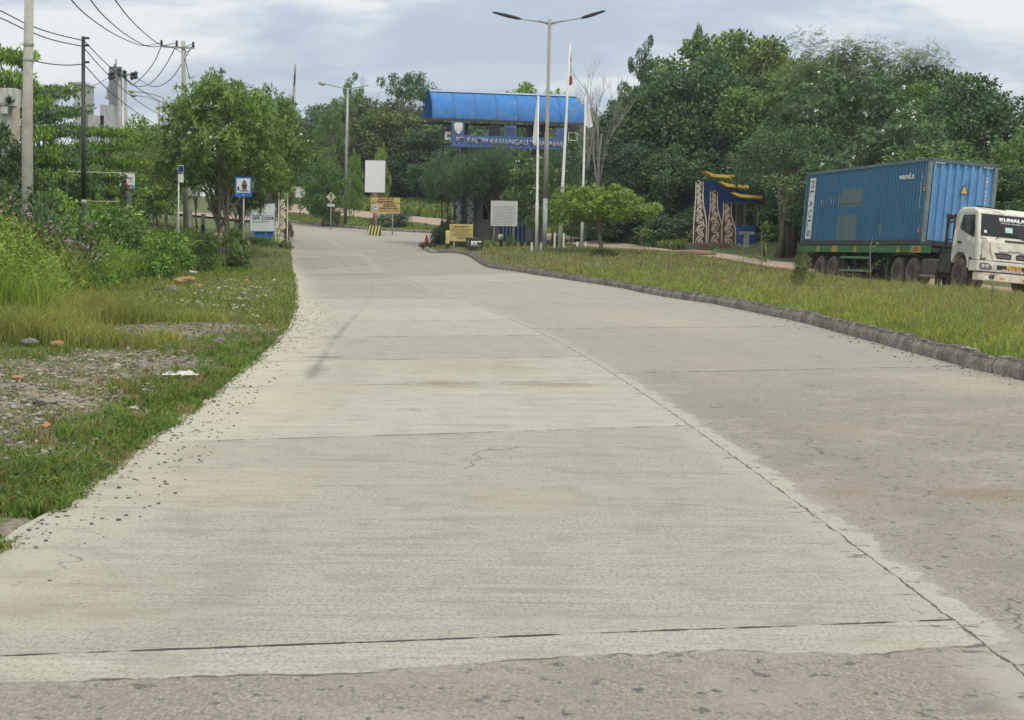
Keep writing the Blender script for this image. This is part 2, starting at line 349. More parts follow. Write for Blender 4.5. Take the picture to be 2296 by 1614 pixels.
# ------------------------------------------------------------------ ground
def ground():
    xs = np.unique(np.round(np.concatenate([np.arange(-17, 9, .25), np.arange(9, 24, .5), np.arange(-40, -17, 1.0), np.arange(24, 50, 1.5),
                    np.arange(-170, -40, 6), np.arange(50, 171, 6)]), 3))
    ys = np.unique(np.round(np.concatenate([np.arange(-16, 4, 1), np.arange(4, 110, .5), np.arange(110, 210, 1.5), np.arange(210, 421, 8)]), 3))
    X, Y = np.meshgrid(xs, ys); Z = Hn(X, Y); s, o = so_of(X, Y)
    Z += raise_median(X, Y)-.022
    near = (Y < 60); Z += np.where(near, .015*np.sin(X*1.7+Y*.6)*np.sin(Y*.9-X*.4), .03*np.sin(X*.7+Y*.3)*np.sin(Y*.4-X*.2))
    ins = (o > wl_(s)+.12) & (o < wr_(s)-.02) & (Y < YEND+.2)
    ins2 = (Y > YEND-.4) & (Y < 131) & (X > plaza_L(Y)+.3) & (X < plaza_R(Y)-.2)
    ins3 = (truck_off(X, Y) > .15) & (X < np.interp(Y, truck_far[:, 1], truck_far[:, 0])-.1)
    Z = np.where(ins | ins2 | ins3, Z-.16, Z)
    ny, nx = X.shape; i = np.arange(ny*nx).reshape(ny, nx)
    Q = np.stack([i[:-1, :-1], i[:-1, 1:], i[1:, 1:], i[1:, :-1]], -1).reshape(-1, 4)
    # where gravel and bare soil lie
    gr = np.zeros_like(X)
    for u, v, sx, sy, a in ((120, 830, 1.1, 2.2, 1), (300, 800, .9, 2.2, .9), (20, 940, .5, 1.8, 1), (60, 1010, .4, .8, .7), (450, 735, 1.4, 2.6, 1), (300, 740, 1.3, 2.4, .9),
                            (10, 1185, .22, .40, 1.4), (420, 650, 1.3, 2.5, .5), (560, 650, 1.2, 3, .3), (-200, 900, 2, 4, 1)):
        g = G0(u, v); gr += a*np.exp(-((X-g[0])/sx)**2-((Y-g[1])/sy)**2)
    m, t, out = nt('ground_soil_grass'); n = N(t); b = n.new('ShaderNodeBsdfPrincipled'); geo = n.new('ShaderNodeNewGeometry'); v = geo.outputs['Position']
    at_ = n.new('ShaderNodeAttribute', attribute_name='gravel'); f1 = n.noise(v, .8, 6, .65); f2 = n.noise(v, 9, 5, .7); f3 = n.noise(v, 45, 3, .7)
    green = n.mix(n.ramp(f2, .35, .65), (.075, .10, .035), (.15, .175, .06)); green = n.mix(n.ramp(f1, .55, .75), green, (.19, .16, .09))
    vor = n.new('ShaderNodeTexVoronoi'); vor.inputs['Scale'].default_value = 38; n.l(v, vor.inputs['Vector'])
    vc = n.new('ShaderNodeSeparateColor'); n.l(vor.outputs['Color'], vc.inputs[0])
    grav = n.mix(vc.outputs[0], (.13, .12, .10), (.38, .355, .30)); grav = n.mix(n.ramp(f3, .45, .65, 0, .7), grav, (.12, .11, .09))
    soil = n.mix(f2, (.22, .17, .125), (.34, .28, .215)); grav = n.mix(n.ramp(f1, .42, .55, .25, .9), grav, soil)
    msk = n.ramp(n.math('ADD', at_.outputs['Fac'], n.math('MULTIPLY', n.math('SUBTRACT', f2, .5), 2.2)), .4, .9)
    n.val(b.inputs['Base Color'], n.mix(msk, green, grav)); b.inputs['Roughness'].default_value = .95
    bp = n.new('ShaderNodeBump'); bp.inputs['Strength'].default_value = .6; bp.inputs['Distance'].default_value = .012; n.l(n.math('ADD', f3, vor.outputs['Distance']), bp.inputs['Height'])
    n.l(bp.outputs[0], b.inputs['Normal']); n.l(b.outputs[0], out.inputs['Surface'])
    o = np_mesh('ground', np.stack([X, Y, Z], -1).reshape(-1, 3), Q, m, smooth=True)
    a = o.data.attributes.new('gravel', 'FLOAT', 'POINT'); a.data.foreach_set('value', gr.astype(np.float32).ravel()); tag(o, kind='structure')
    def gravel_at(x, y):
        r = np.zeros_like(x)
        for u, v, sx, sy, a in ((120, 830, 1.1, 2.2, 1), (300, 800, .9, 2.2, .9), (20, 940, .5, 1.8, 1), (60, 1010, .4, .8, .7), (450, 735, 1.4, 2.6, 1), (300, 740, 1.3, 2.4, .9),
                            (10, 1185, .22, .40, 1.4), (420, 650, 1.3, 2.5, .5), (560, 650, 1.2, 3, .3), (-200, 900, 2, 4, 1)):
            g = G0(u, v); r += a*np.exp(-((x-g[0])/sx)**2-((y-g[1])/sy)**2)
        return r
    return gravel_at
gravel_at = ground()

# ------------------------------------------------------------------ concrete road
LJ = [5.95, 12.4, 16.6, 19.9, 24.6, 29.4, 34.9, 40.2, 45.8, 51, 57, 63, 69, 75.2, 81, 88, 95]
RJ = [3.2, 17.4, 26.4, 36.8, 44, 52, 60, 68, 76, 84, 92]
def sY(Y, off=0.0):                 # station of the joint point at depth Y
    return float(np.interp(Y, J[:, 1], Js))
def road_material():
    m, t, out = nt('road_concrete'); n = N(t); b = n.new('ShaderNodeBsdfPrincipled'); uvn = n.new('ShaderNodeUVMap', uv_map='lane'); uv = uvn.outputs[0]
    sp = n.new('ShaderNodeSeparateXYZ'); n.l(uv, sp.inputs[0]); U, V = sp.outputs[0], sp.outputs[1]
    wob = n.math('MULTIPLY', n.math('SUBTRACT', n.noise(uv, 1.3, 5, .6), .5), .10); Vw = n.math('ADD', V, wob); Uw = n.math('ADD', U, n.math('MULTIPLY', n.math('SUBTRACT', n.noise(uv, 5, 4, .6), .5), .05))
    Vr = V; skew = n.ramp(V, sY(6), sY(12), .21, .41); V = n.math('SUBTRACT', V, n.math('MULTIPLY', U, skew)); Vw = n.math('ADD', V, wob)
    left = n.math('LESS_THAN', U, 0.0)
    fine = n.noise(uv, 26, 5, .75); mid = n.noise(uv, 3.2, 6, .6); big = n.noise(uv, .45, 4, .6)
    broom = n.noise(n.mapping(uv, (2.2, 30, 1)), 1.0, 5, .7); band = n.noise(n.mapping(uv, (.5, 2.6, 1)), 1.0, 6, .65, .6)
    speck = n.math('ADD', n.math('MULTIPLY', n.noise(n.mapping(uv, (85, 36, 1)), 1.0, 2, .7), .6), n.math('MULTIPLY', n.noise(n.mapping(uv, (30, 15, 1), (3, 3, 0)), 1.0, 4, .75), .4)); pit = n.noise(n.mapping(uv, (6, 13, 1)), 1.0, 5, .75)
    # slab index -> tint
    def slab(js):
        acc = None
        for j in js:
            g = n.math('GREATER_THAN', V, sY(j)); acc = g if acc is None else n.math('ADD', acc, g)
        return acc
    sl, sr = slab(LJ), slab(RJ)
    wn_ = n.new('ShaderNodeTexWhiteNoise', noise_dimensions='1D'); n.l(n.math('ADD', n.math('MULTIPLY', sl, left), n.math('MULTIPLY', n.math('ADD', sr, 31.0), n.math('SUBTRACT', 1.0, left))), wn_.inputs['W'])
    tint = n.ramp(wn_.outputs[0], 0, 1, .90, 1.08)
    grain = n.noise(n.mapping(uv, (64, 30, 1)), 1.0, 2, .7); grain2 = n.noise(n.mapping(uv, (95, 45, 1)), 1.0, 2, .7); pale = n.mix(n.ramp(broom, .3, .7), (.375, .362, .315), (.475, .460, .408)); pale = n.mix(n.ramp(grain, .45, .62, 0, .7), pale, (.24, .235, .19)); pale = n.mix(n.ramp(grain2, .38, .55, .5, 0), pale, (.48, .47, .40)); long_ = n.noise(n.mapping(uv, (1.6, .12, 1)), 1.0, 5, .6); pale = n.mix(n.ramp(long_, .50, .68, 0, .25), pale, (.25, .24, .205)); dark_spots = n.noise(n.mapping(uv, (8, 9, 1), (2, 7, 0)), 1.0, 3, .6); pale = n.mix(n.ramp(dark_spots, .735, .75, 0, .8), pale, (.10, .10, .095)); streak = n.noise(n.mapping(uv, (.7, 7, 1)), 1.0, 6, .75, .4); pale = n.mix(n.ramp(streak, .54, .66, 0, .5), pale, (.25, .24, .205)); fstr = n.noise(n.mapping(uv, (.9, 16, 1), (1, 9, 0)), 1.0, 6, .8); pale = n.mix(n.ramp(fstr, .57, .64, 0, .5), pale, (.21, .205, .18)); pale = n.mix(n.ramp(fstr, .36, .43, .5, 0), pale, (.56, .55, .475))
    pale = n.mix(n.ramp(band, .5, .72, 0, .55), pale, (.47, .455, .385)); pale = n.mix(n.ramp(mid, .48, .68, 0, .5), pale, (.29, .275, .23)); pale = n.mix(n.ramp(big, .5, .68, 0, .35), pale, (.40, .35, .28))
    rough = n.mix(n.ramp(speck, .38, .64), (.19, .175, .148), (.365, .342, .298)); rough = n.mix(n.ramp(mid, .35, .7, 0, .6), rough, (.27, .25, .215)); rough = n.mix(n.ramp(n.noise(uv, 1.4, 7, .72, .5), .48, .62, 0, .5), rough, (.36, .34, .295)); rough = n.mix(n.ramp(n.noise(n.mapping(uv, (1.3, .9, 1), (4, 2, 0)), 1.0, 6, .7, .5), .56, .68, 0, .55), rough, (.17, .16, .145))
    rough = n.mix(n.ramp(big, .5, .7, 0, .4), rough, (.33, .28, .235)); rough = n.mix(n.ramp(n.noise(n.mapping(uv, (13, 9, 1)), 1.0, 4, .72), .595, .63, 0, .8), rough, (.10, .097, .093))
    # rough pavement: right lane up to its first joint, and everything below the ragged edge at the bottom
    rag = n.math('ADD', V, n.math('MULTIPLY', n.math('SUBTRACT', n.noise(uv, .9, 5, .6), .5), .5))
    m1 = n.math('LESS_THAN', rag, sY(5.62))
    r_lane = n.math('MULTIPLY', n.math('GREATER_THAN', n.math('ADD', U, n.math('MULTIPLY', n.math('SUBTRACT', mid, .5), .4)), .10), n.math('LESS_THAN', Vw, sY(17.4)))
    fade = n.ramp(V, sY(12), sY(18), 1.0, .75)
    r_far = n.math('MULTIPLY', n.math('MULTIPLY', n.math('GREATER_THAN', U, .1), n.math('GREATER_THAN', V, sY(17.4))), .28)
    rm = n.math('MAXIMUM', n.math('MAXIMUM', m1, n.math('MULTIPLY', r_lane, fade)), r_far)
    grey_far = n.math('MULTIPLY', n.math('MULTIPLY', left, n.math('GREATER_THAN', V, sY(40.2))), .5)
    rm = n.math('MAXIMUM', rm, grey_far)
    c = n.mix(rm, pale, rough); cs = n.new('ShaderNodeVectorMath', operation='SCALE'); n.l(c, cs.inputs[0]); n.l(tint, cs.inputs['Scale']); c = cs.outputs[0]
    # cement wash beside the joint and dusty pale left edge
    wash = n.math('MULTIPLY', n.ramp(n.math('ABSOLUTE', n.math('ADD', U, n.math('MULTIPLY', n.math('SUBTRACT', mid, .5), .4))), .03, .24, 1, 0), n.ramp(mid, .35, .6))
    edge_w = n.math('MULTIPLY', n.ramp(n.math('ADD', U, n.math('MULTIPLY', n.math('SUBTRACT', mid, .5), 1.6)), -3.75, -2.9, 1, 0), n.ramp(V, sY(14), sY(34), .45, .7))
    c = n.mix(edge_w, c, n.mix(mid, (.50, .47, .385), (.57, .55, .475))); c = n.mix(n.math('MULTIPLY', wash, .6), c, (.45, .44, .385))
    # tyre-dark wheel track right of the joint
    trk = n.math('MULTIPLY', n.ramp(n.math('ABSOLUTE', n.math('SUBTRACT', Uw, .62)), .02, .3, 1, 0), n.math('MULTIPLY', n.ramp(band, .35, .6), n.ramp(V, sY(22), sY(9), 0, 1)))
    c = n.mix(n.math('MULTIPLY', trk, .42), c, (.21, .20, .17))
    # mud stains
    def blob(y, x, ry, rx, colr, a, nsc=None):
        nsc = nsc or blobn
        global J
        s = sY(y); dx = n.math('DIVIDE', n.math('SUBTRACT', U, x), rx); dy = n.math('DIVIDE', n.math('SUBTRACT', Vr, s), ry)
        d = n.math('ADD', n.math('MULTIPLY', dx, dx), n.math('MULTIPLY', dy, dy)); k = n.math('MULTIPLY', n.ramp(n.math('ADD', d, n.math('MULTIPLY', n.math('SUBTRACT', nsc, .5), 11.0)), -.6, 1.6, 1, 0), a)
        return lambda cc: n.mix(k, cc, colr)
    blobn = n.math('MULTIPLY', n.math('ADD', n.noise(n.mapping(uv, (3.2, 8, 1), (5, 5, 0)), 1.0, 7, .8), n.noise(n.mapping(uv, (18, 22, 1)), 1.0, 3, .7)), .5)
    brown = (.24, .175, .11)
    for args in ((15.8, -1.75, .42, .42, brown, .7), (15.9, -.75, .35, .5, brown, .7), (18.2, -1.4, 1.1, .8, (.34, .28, .21), .45), (9.05, 1.15, .28, .38, brown, .75), (9.1, .35, .2, .16, brown, .5),
                 (12.2, 1.1, .5, .35, (.36, .27, .2), .45), (9.0, -2.9, .7, .5, (.50, .43, .33), .45), (13.5, -3.2, 1.5, .5, (.53, .45, .33), .5), (20, -3.4, 5, .45, (.55, .49, .38), .5),
                 (12.5, 2.2, .3, .3, (.3, .22, .15), .4), (30, 2.6, 6, 1.4, (.50, .43, .35), .35), (16.6, 3.4, 1.5, .7, (.53, .46, .37), .4)):
        c = blob(*args)(c)
    # tyre smear on the left lane
    for args in ((19.3, -3.0, .2, .22, (.12, .12, .12), .8), (17.2, -3.0, .8, .13, (.14, .14, .14), .6),
                 (6.8, -1.6, .03, .3, (.3, .29, .26), .3), (11.35, 2.2, .05, .22, (.14, .14, .14), .75)):
        c = blob(*args)(c)
    uc = n.math('ADD', -3.02, n.ramp(Vr, sY(20), sY(56), 0, 1.75)); tm = n.math('MULTIPLY', n.ramp(n.math('ABSOLUTE', n.math('SUBTRACT', Uw, uc)), .01, .075, 1, 0), n.ramp(n.noise(n.mapping(uv, (1.5, .8, 1), (2, 6, 0)), 1.0, 4, .6), .34, .56))
    tm = n.math('MULTIPLY', n.math('MULTIPLY', tm, n.ramp(Vr, sY(14), sY(17))), n.math('MULTIPLY', n.ramp(Vr, sY(26), sY(33), .5, .2), n.ramp(streak, .30, .55)))
    c = n.mix(tm, c, (.13, .13, .13))
    # dark centre joint, broken patches along it
    jn = n.noise(uv, 3.0, 6, .7); wdt = n.ramp(jn, .40, .72, .002, .014)
    line = n.math('LESS_THAN', n.math('ABSOLUTE', Uw), n.math('ADD', wdt, n.ramp(V, sY(20), sY(70), 0, .012)))
    spall = n.math('MULTIPLY', n.math('LESS_THAN', n.math('ABSOLUTE', n.math('SUBTRACT', U, -.02)), .085), n.math('GREATER_THAN', n.noise(n.mapping(uv, (4, 9, 1)), 1.0, 6, .8), .585))
    dk = n.math('MAXIMUM', n.math('MULTIPLY', line, n.ramp(V, sY(55), sY(85), .8, .12)), n.math('MULTIPLY', spall, .7))
    brk = n.noise(n.mapping(uv, (3.5, .6, 1)), 1.0, 4, .7)
    for side, js in ((1, LJ), (0, RJ)):
        sd_ = left if side else n.math('SUBTRACT', 1.0, left)
        for j in js:
            s = sY(j); wd = .010 if j < 10 else .014 + .0007*j
            ln = n.math('LESS_THAN', n.math('ABSOLUTE', n.math('SUBTRACT', n.math('ADD', V, n.math('MULTIPLY', wob, .35)), s)), n.math('MULTIPLY', n.ramp(brk, .38, .62, .25, 1.6), wd))
            dk = n.math('MAXIMUM', dk, n.math('MULTIPLY', n.math('MULTIPLY', ln, sd_), n.math('MULTIPLY', n.ramp(brk, .36, .5), .95 if j in (5.95, 17.4, 24.6, 26.4, 75.2) else .6)))
    vd = n.new('ShaderNodeVectorMath', operation='ADD'); nzv = n.new('ShaderNodeTexNoise'); nzv.inputs['Scale'].default_value = 2.2; nzv.inputs['Detail'].default_value = 6; n.l(uv, nzv.inputs['Vector']); sc_ = n.new('ShaderNodeVectorMath', operation='SCALE'); n.l(nzv.outputs['Color'], sc_.inputs[0]); sc_.inputs['Scale'].default_value = .55; n.l(uv, vd.inputs[0]); n.l(sc_.outputs[0], vd.inputs[1])
    vo = n.new('ShaderNodeTexVoronoi', feature='DISTANCE_TO_EDGE'); vo.inputs['Scale'].default_value = .33; n.l(vd.outputs[0], vo.inputs['Vector'])
    crk = n.math('MULTIPLY', n.math('LESS_THAN', vo.outputs['Distance'], .0022), n.ramp(n.noise(uv, .6, 3, .6), .52, .60, 0, .55)); dk = n.math('MAXIMUM', dk, crk)
    rim = n.math('MULTIPLY', n.math('LESS_THAN', n.math('ABSOLUTE', n.math('SUBTRACT', rag, sY(5.62))), .012), n.ramp(brk, .45, .55)); dk = n.math('MAXIMUM', dk, n.math('MULTIPLY', rim, n.math('MULTIPLY', left, .7)))
    c = n.mix(dk, c, (.045, .045, .042))
    n.val(b.inputs['Base Color'], c); b.inputs['Roughness'].default_value = .88; b.inputs['Specular IOR Level'].default_value = .3
    bp = n.new('ShaderNodeBump'); bp.inputs['Strength'].default_value = .22; bp.inputs['Distance'].default_value = .005
    hh = n.math('ADD', n.math('MULTIPLY', speck, n.math('ADD', n.math('MULTIPLY', rm, .5), .2)), n.math('MULTIPLY', broom, .3)); hh = n.math('SUBTRACT', hh, dk); n.l(hh, bp.inputs['Height'])
    n.l(bp.outputs[0], b.inputs['Normal']); n.l(b.outputs[0], out.inputs['Surface']); return m
ROADM = road_material()
def road():
    S_, O_ = [], []; k = np.where(J[:, 1] < YEND)[0]; nc = 28; V, uv = [], []
    for i in k:
        a, b = float(wl_(Js[i])), float(wr_(Js[i]))
        # ragged left edge of the concrete
        a += .015*math.sin(Js[i]*5.1)+.012*math.sin(Js[i]*13.7)+.01*math.sin(Js[i]*29.0)
        for j in range(nc+1):
            o = a+(b-a)*j/nc; V.append((J[i, 0]+JN[i, 0]*o, J[i, 1]+JN[i, 1]*o)); uv.append((o, Js[i]))
    V = np.array(V); Z = Hn(V[:, 0], V[:, 1])+.006; nr = len(k); g = np.arange(nr*(nc+1)).reshape(nr, nc+1)
    Q = np.stack([g[:-1, :-1], g[:-1, 1:], g[1:, 1:], g[1:, :-1]], -1).reshape(-1, 4)
    o = np_mesh('main_road', np.c_[V, Z], Q, ROADM, smooth=True); uv = np.array(uv)
    l = o.data.uv_layers.new(name='lane'); l.data.foreach_set('uv', uv[Q.ravel()].astype(np.float32).ravel()); tag(o, kind='structure')
    # plaza beyond the barrier
    Ys = np.arange(YEND-.6, 130.6, .75); V, uv = [], []
    for Y in Ys:
        a, b = float(plaza_L(Y)), float(plaza_R(np.array(Y))); b = max(b, a+.05)
        for j in range(21): x = a+(b-a)*j/20; V.append((x, Y)); uv.append((x+9.6+(Y-97)*.25, sY(YEND)+(Y-YEND)))
    V = np.array(V); Z = Hn(V[:, 0], V[:, 1])+.011; g = np.arange(len(V)).reshape(len(Ys), 21); Q = np.stack([g[:-1, :-1], g[:-1, 1:], g[1:, 1:], g[1:, :-1]], -1).reshape(-1, 4)
    o = np_mesh('gate_forecourt', np.c_[V, Z], Q, ROADM, smooth=True); uv = np.array(uv)
    l = o.data.uv_layers.new(name='lane'); l.data.foreach_set('uv', uv[Q.ravel()].astype(np.float32).ravel()); tag(o, kind='structure')
    # dirt road used by the truck
    m, t, out = nt('dirt_road_surface'); n = N(t); b = n.new('ShaderNodeBsdfPrincipled'); geo = n.new('ShaderNodeNewGeometry'); v = geo.outputs['Position']
    f = n.noise(v, .5, 6, .6); f2 = n.noise(v, 6, 5, .7); c = n.mix(f, (.36, .27, .21), (.50, .40, .33)); c = n.mix(n.ramp(f2, .5, .75, 0, .6), c, (.27, .20, .15))
    n.val(b.inputs['Base Color'], c); b.inputs['Roughness'].default_value = .95; n.l(b.outputs[0], out.inputs['Surface'])
    a, _ = resample(truck_near, 1.0); T = np.linspace(0, 1, 220)
    def par(p): q, s = resample(p, .5); s = s/s[-1]; return np.stack([np.interp(T, s, q[:, 0]), np.interp(T, s, q[:, 1])], 1)
    A, B = smooth(par(truck_near), 8), smooth(par(truck_far), 8); V = []
    for i in range(len(T)):
        for j in range(11): V.append(A[i]+(B[i]-A[i])*j/10)
    V = np.array(V); Z = Hn(V[:, 0], V[:, 1])+.008; g = np.arange(len(V)).reshape(len(T), 11); Q = np.stack([g[:-1, :-1], g[:-1, 1:], g[1:, 1:], g[1:, :-1]], -1).reshape(-1, 4)
    tag(np_mesh('dirt_road', np.c_[V, Z], Q, m, smooth=True), kind='structure')
    # side road on the left, behind the trees
    P = np.array([W(u, v, Y)[:2] for u, v, Y in ((150, 462, 128), (340, 470, 128), (460, 482, 126), (560, 495, 124))]); P2 = P+np.array([1.0, 7.5]); P1 = P-np.array([0, 2.5])
    A, _ = resample(P1, 1); B, _ = resample(P2, 1); n_ = min(len(A), len(B)); V = []
    for i in range(n_):
        for j in range(6): V.append(A[i]+(B[i]-A[i])*j/5)
    V = np.array(V); Z = Hn(V[:, 0], V[:, 1])+.12; g = np.arange(len(V)).reshape(n_, 6); Q = np.stack([g[:-1, :-1], g[:-1, 1:], g[1:, 1:], g[1:, :-1]], -1).reshape(-1, 4)
    tag(np_mesh('side_road', np.c_[V, Z], Q, m, smooth=True), kind='structure')
road()

# ------------------------------------------------------------------ kerbs
def kerb_mat():
    m, t, out = nt('kerb_concrete'); n = N(t); b = n.new('ShaderNodeBsdfPrincipled'); uvn = n.new('ShaderNodeUVMap', uv_map='kerb'); sp = n.new('ShaderNodeSeparateXYZ'); n.l(uvn.outputs[0], sp.inputs[0])
    geo = n.new('ShaderNodeNewGeometry'); v = geo.outputs['Position']; f = n.noise(v, 2.2, 7, .68); f2 = n.noise(v, 14, 5, .7); f3 = n.noise(n.mapping(v, (1, 1, 5)), 5, 5, .7)
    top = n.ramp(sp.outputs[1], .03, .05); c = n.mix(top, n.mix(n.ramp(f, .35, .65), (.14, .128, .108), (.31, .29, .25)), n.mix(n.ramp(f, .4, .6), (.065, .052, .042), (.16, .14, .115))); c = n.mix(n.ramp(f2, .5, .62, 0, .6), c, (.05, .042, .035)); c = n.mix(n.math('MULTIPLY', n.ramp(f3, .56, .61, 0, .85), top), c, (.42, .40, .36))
    # joints each metre; faded black and white stripes towards the gate
    S_ = sp.outputs[0]; fr = n.math('FRACT', S_); jl = n.math('LESS_THAN', n.math('ABSOLUTE', n.math('SUBTRACT', fr, .5)), .018); c = n.mix(n.math('MULTIPLY', jl, .8), c, (.05, .045, .04))
    st = n.math('MULTIPLY', n.math('GREATER_THAN', n.math('FRACT', n.math('MULTIPLY', S_, .85)), .5), n.math('MULTIPLY', n.math('GREATER_THAN', S_, sY(73)), n.ramp(f, .32, .5)))
    c = n.mix(n.math('MULTIPLY', st, .75), c, (.52, .48, .40))
    n.val(b.inputs['Base Color'], c); b.inputs['Roughness'].default_value = .95
    bp = n.new('ShaderNodeBump'); bp.inputs['Strength'].default_value = .8; bp.inputs['Distance'].default_value = .03; n.l(n.math('ADD', f, f2), bp.inputs['Height']); n.l(bp.outputs[0], b.inputs['Normal'])
    n.l(b.outputs[0], out.inputs['Surface']); return m
KERBM = kerb_mat()
def kerb(path, name, prof, s0=0.0, jitter=.006):
    p, s = resample(path, .22); p = smooth(p, 4); T = np.gradient(p, axis=0); T /= np.linalg.norm(T, axis=1)[:, None]; Nn = np.stack([T[:, 1], -T[:, 0]], 1); V, uv = [], []
    r = np.random.default_rng(3)
    for i in range(len(p)):
        blk = int(s[i]+s0+.5); rb = np.random.default_rng(blk+11); dz = rb.normal(0, .009); do = rb.normal(0, .009); chip = max(0, r.normal(0, jitter))
        for o, z in prof:
            q = p[i]+Nn[i]*(o+do+(r.normal(0, .0025) if z > .1 else 0)); V.append((q[0], q[1], H(p[i, 0], p[i, 1])+z+(dz-chip*(z > .17) if z > 0 else 0))); uv.append((s[i]+s0, o))
    m = len(prof); g = np.arange(len(V)).reshape(len(p), m); Q = np.stack([g[:-1, :-1], g[:-1, 1:], g[1:, 1:], g[1:, :-1]], -1).reshape(-1, 4)
    o = np_mesh(name, V, Q, KERBM); uv = np.array(uv); l = o.data.uv_layers.new(name='kerb'); l.data.foreach_set('uv', uv[Q.ravel()].astype(np.float32).ravel()); tag(o, kind='structure')
PROF = [(0, -.15), (0.0, .10), (.02, .125), (.05, .185), (.065, .198), (.165, .20), (.18, .17), (.19, -.1)]
kerb_path = np.array([p for p in rp if p[1] > -12] + [(-5.25, 98.6), (-4.9, 99.8), (-4.0, 100.8), (-1.0, 103.6), (3.0, 106.6), (6.0, 110.2)])
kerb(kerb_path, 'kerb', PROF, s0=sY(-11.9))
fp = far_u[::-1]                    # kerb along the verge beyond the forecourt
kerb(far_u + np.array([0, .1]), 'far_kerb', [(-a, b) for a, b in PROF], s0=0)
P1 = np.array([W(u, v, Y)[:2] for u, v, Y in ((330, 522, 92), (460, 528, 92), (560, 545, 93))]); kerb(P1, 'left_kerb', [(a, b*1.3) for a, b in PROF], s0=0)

# ------------------------------------------------------------------ vegetation kit
def unit(v): return v/(np.linalg.norm(v, axis=-1, keepdims=True)+1e-9)
def leaf_quads(P, D, Nrm, L, Wd):   # rhombic leaves: base P, axis D, face normal Nrm
    n = len(P); D = unit(D); Sd = unit(np.cross(D, Nrm)); L = np.broadcast_to(np.asarray(L, float), (n,))[:, None]; Wd = np.broadcast_to(np.asarray(Wd, float), (n,))[:, None]
    V = np.stack([P, P+D*L*.5+Sd*Wd*.5, P+D*L, P+D*L*.5-Sd*Wd*.5], 1).reshape(-1, 3); return V
def quads(n): return np.arange(n*4).reshape(n, 4)
def crown_leaves(r, centers, per, cr, flat, L, asp, droop=.0, out=.8):
    C = np.repeat(centers, per, 0); n = len(C); d = unit(r.normal(size=(n, 3))); rr = np.repeat(cr, per)*r.uniform(.45, 1.05, n); P = C+d*rr[:, None]*np.array([1, 1, flat])
    D = unit(d*out+r.normal(size=(n, 3))*.7+np.array([0, 0, -droop])); Nm = unit(r.normal(size=(n, 3))*.6+np.array([0, 0, 1.0])); l = L*r.uniform(.6, 1.25, n)
    return leaf_quads(P, D, Nm, l, l*asp)
def whorls(r, centers, per_c, cr, flat, nl, L, asp, droop=0):
    C = np.repeat(centers, per_c, 0); n = len(C); d = unit(r.normal(size=(n, 3))+np.array([0, 0, .35])); P = C+d*(np.repeat(cr, per_c)*r.uniform(.55, 1.05, n))[:, None]*np.array([1, 1, flat])
    A = unit(d+np.array([0, 0, .5])+r.normal(size=(n, 3))*.25); P = np.repeat(P, nl, 0); A = np.repeat(A, nl, 0); k = r.normal(size=(n*nl, 3)); k = unit(k-A*(k*A).sum(1, keepdims=True))
    D = unit(k+A*r.uniform(-.1, .9, (n*nl, 1))+np.array([0, 0, -droop])); l = L*r.uniform(.7, 1.15, n*nl); return leaf_quads(P, D, unit(A+r.normal(size=(n*nl, 3))*.15), l, l*asp)
def clump_centers(r, n, R_, cz, shell=.55, lump=.22, zcut=-.75):
    out = []
    ph = r.uniform(0, 6.28, 4)
    while len(out) < n:
        d = r.normal(size=3); d /= np.linalg.norm(d)
        if d[2] < zcut: continue
        az = math.atan2(d[1], d[0]); lf = 1+lump*(math.sin(2*az+ph[0])*.6+math.sin(3*az+ph[1]+2*d[2])*.6+math.sin(5*d[2]*2+ph[2])*.4)
        q = shell+(1-shell)*r.random()**.6
        out.append((d[0]*R_[0]*q*lf, d[1]*R_[1]*q*lf, cz+d[2]*R_[2]*q*(1+lump*.4*math.sin(4*az+ph[3]))))
    return np.array(out)
def trunk_mesh(r, h, rad, centers, nlimb, cz, stems=1, lean=.0, k=7):
    mb = MB(); tops = []
    for s in range(stems):
        a = r.uniform(0, 6.28); sp = (0 if stems == 1 else .5); b = Vector((math.cos(a)*.12*sp*2, math.sin(a)*.12*sp*2, -.15)); t = Vector((math.cos(a)*sp*1.3+r.normal()*lean, math.sin(a)*sp*1.3+r.normal()*lean, cz))
        pts = []
        for i in range(7):
            f = i/6; pts.append(b.lerp(t, f)+Vector((math.sin(f*5+a)*.10*h/8, math.cos(f*4+a)*.10*h/8, 0)))
        rr = rad/(stems**.5); mb.tube(pts, [rr*(1.25 if i == 0 else 1)*(1-.75*i/6) for i in range(7)], k); tops.append(pts)
    idx = r.permutation(len(centers))[:nlimb]
    for j in idx:
        pts = tops[r.integers(0, len(tops))]; c = Vector(centers[j]); i0 = int(r.integers(2, 6)); st = pts[i0]
        if c.z < st.z: st = pts[max(1, i0-2)]
        md = st.lerp(c, .5)+Vector((r.normal()*.15, r.normal()*.15, .25*(c-st).length*.5)); r1 = rad*.42*(1-.1*i0)
        mb.tube([st, st.lerp(md, .6), md, md.lerp(c, .5), c], [r1, r1*.75, r1*.55, r1*.35, r1*.15], 5, cap=False)
    return mb
PROTO = {}
def make_proto(key, build):
    """a tree of one kind, with its trunk and crown meshes, kept as mesh data for the copies"""
    tm, leafV, flowerV = build(np.random.default_rng(hash_(key)))
    PROTO[key] = (tm, leafV, flowerV)
def hash_(s): return sum((i+1)*ord(c) for i, c in enumerate(s))
def mb_mesh(mb, name, m):
    me = bpy.data.meshes.new(name); me.from_pydata(mb.v, [], mb.f); me.materials.append(m); me.polygons.foreach_set('use_smooth', [True]*len(me.polygons)); me.update(); return me
def nq_mesh(V, name, m):
    o = np_mesh(name, V, quads(len(V)//4), m); me = o.data; bpy.data.objects.remove(o); return me
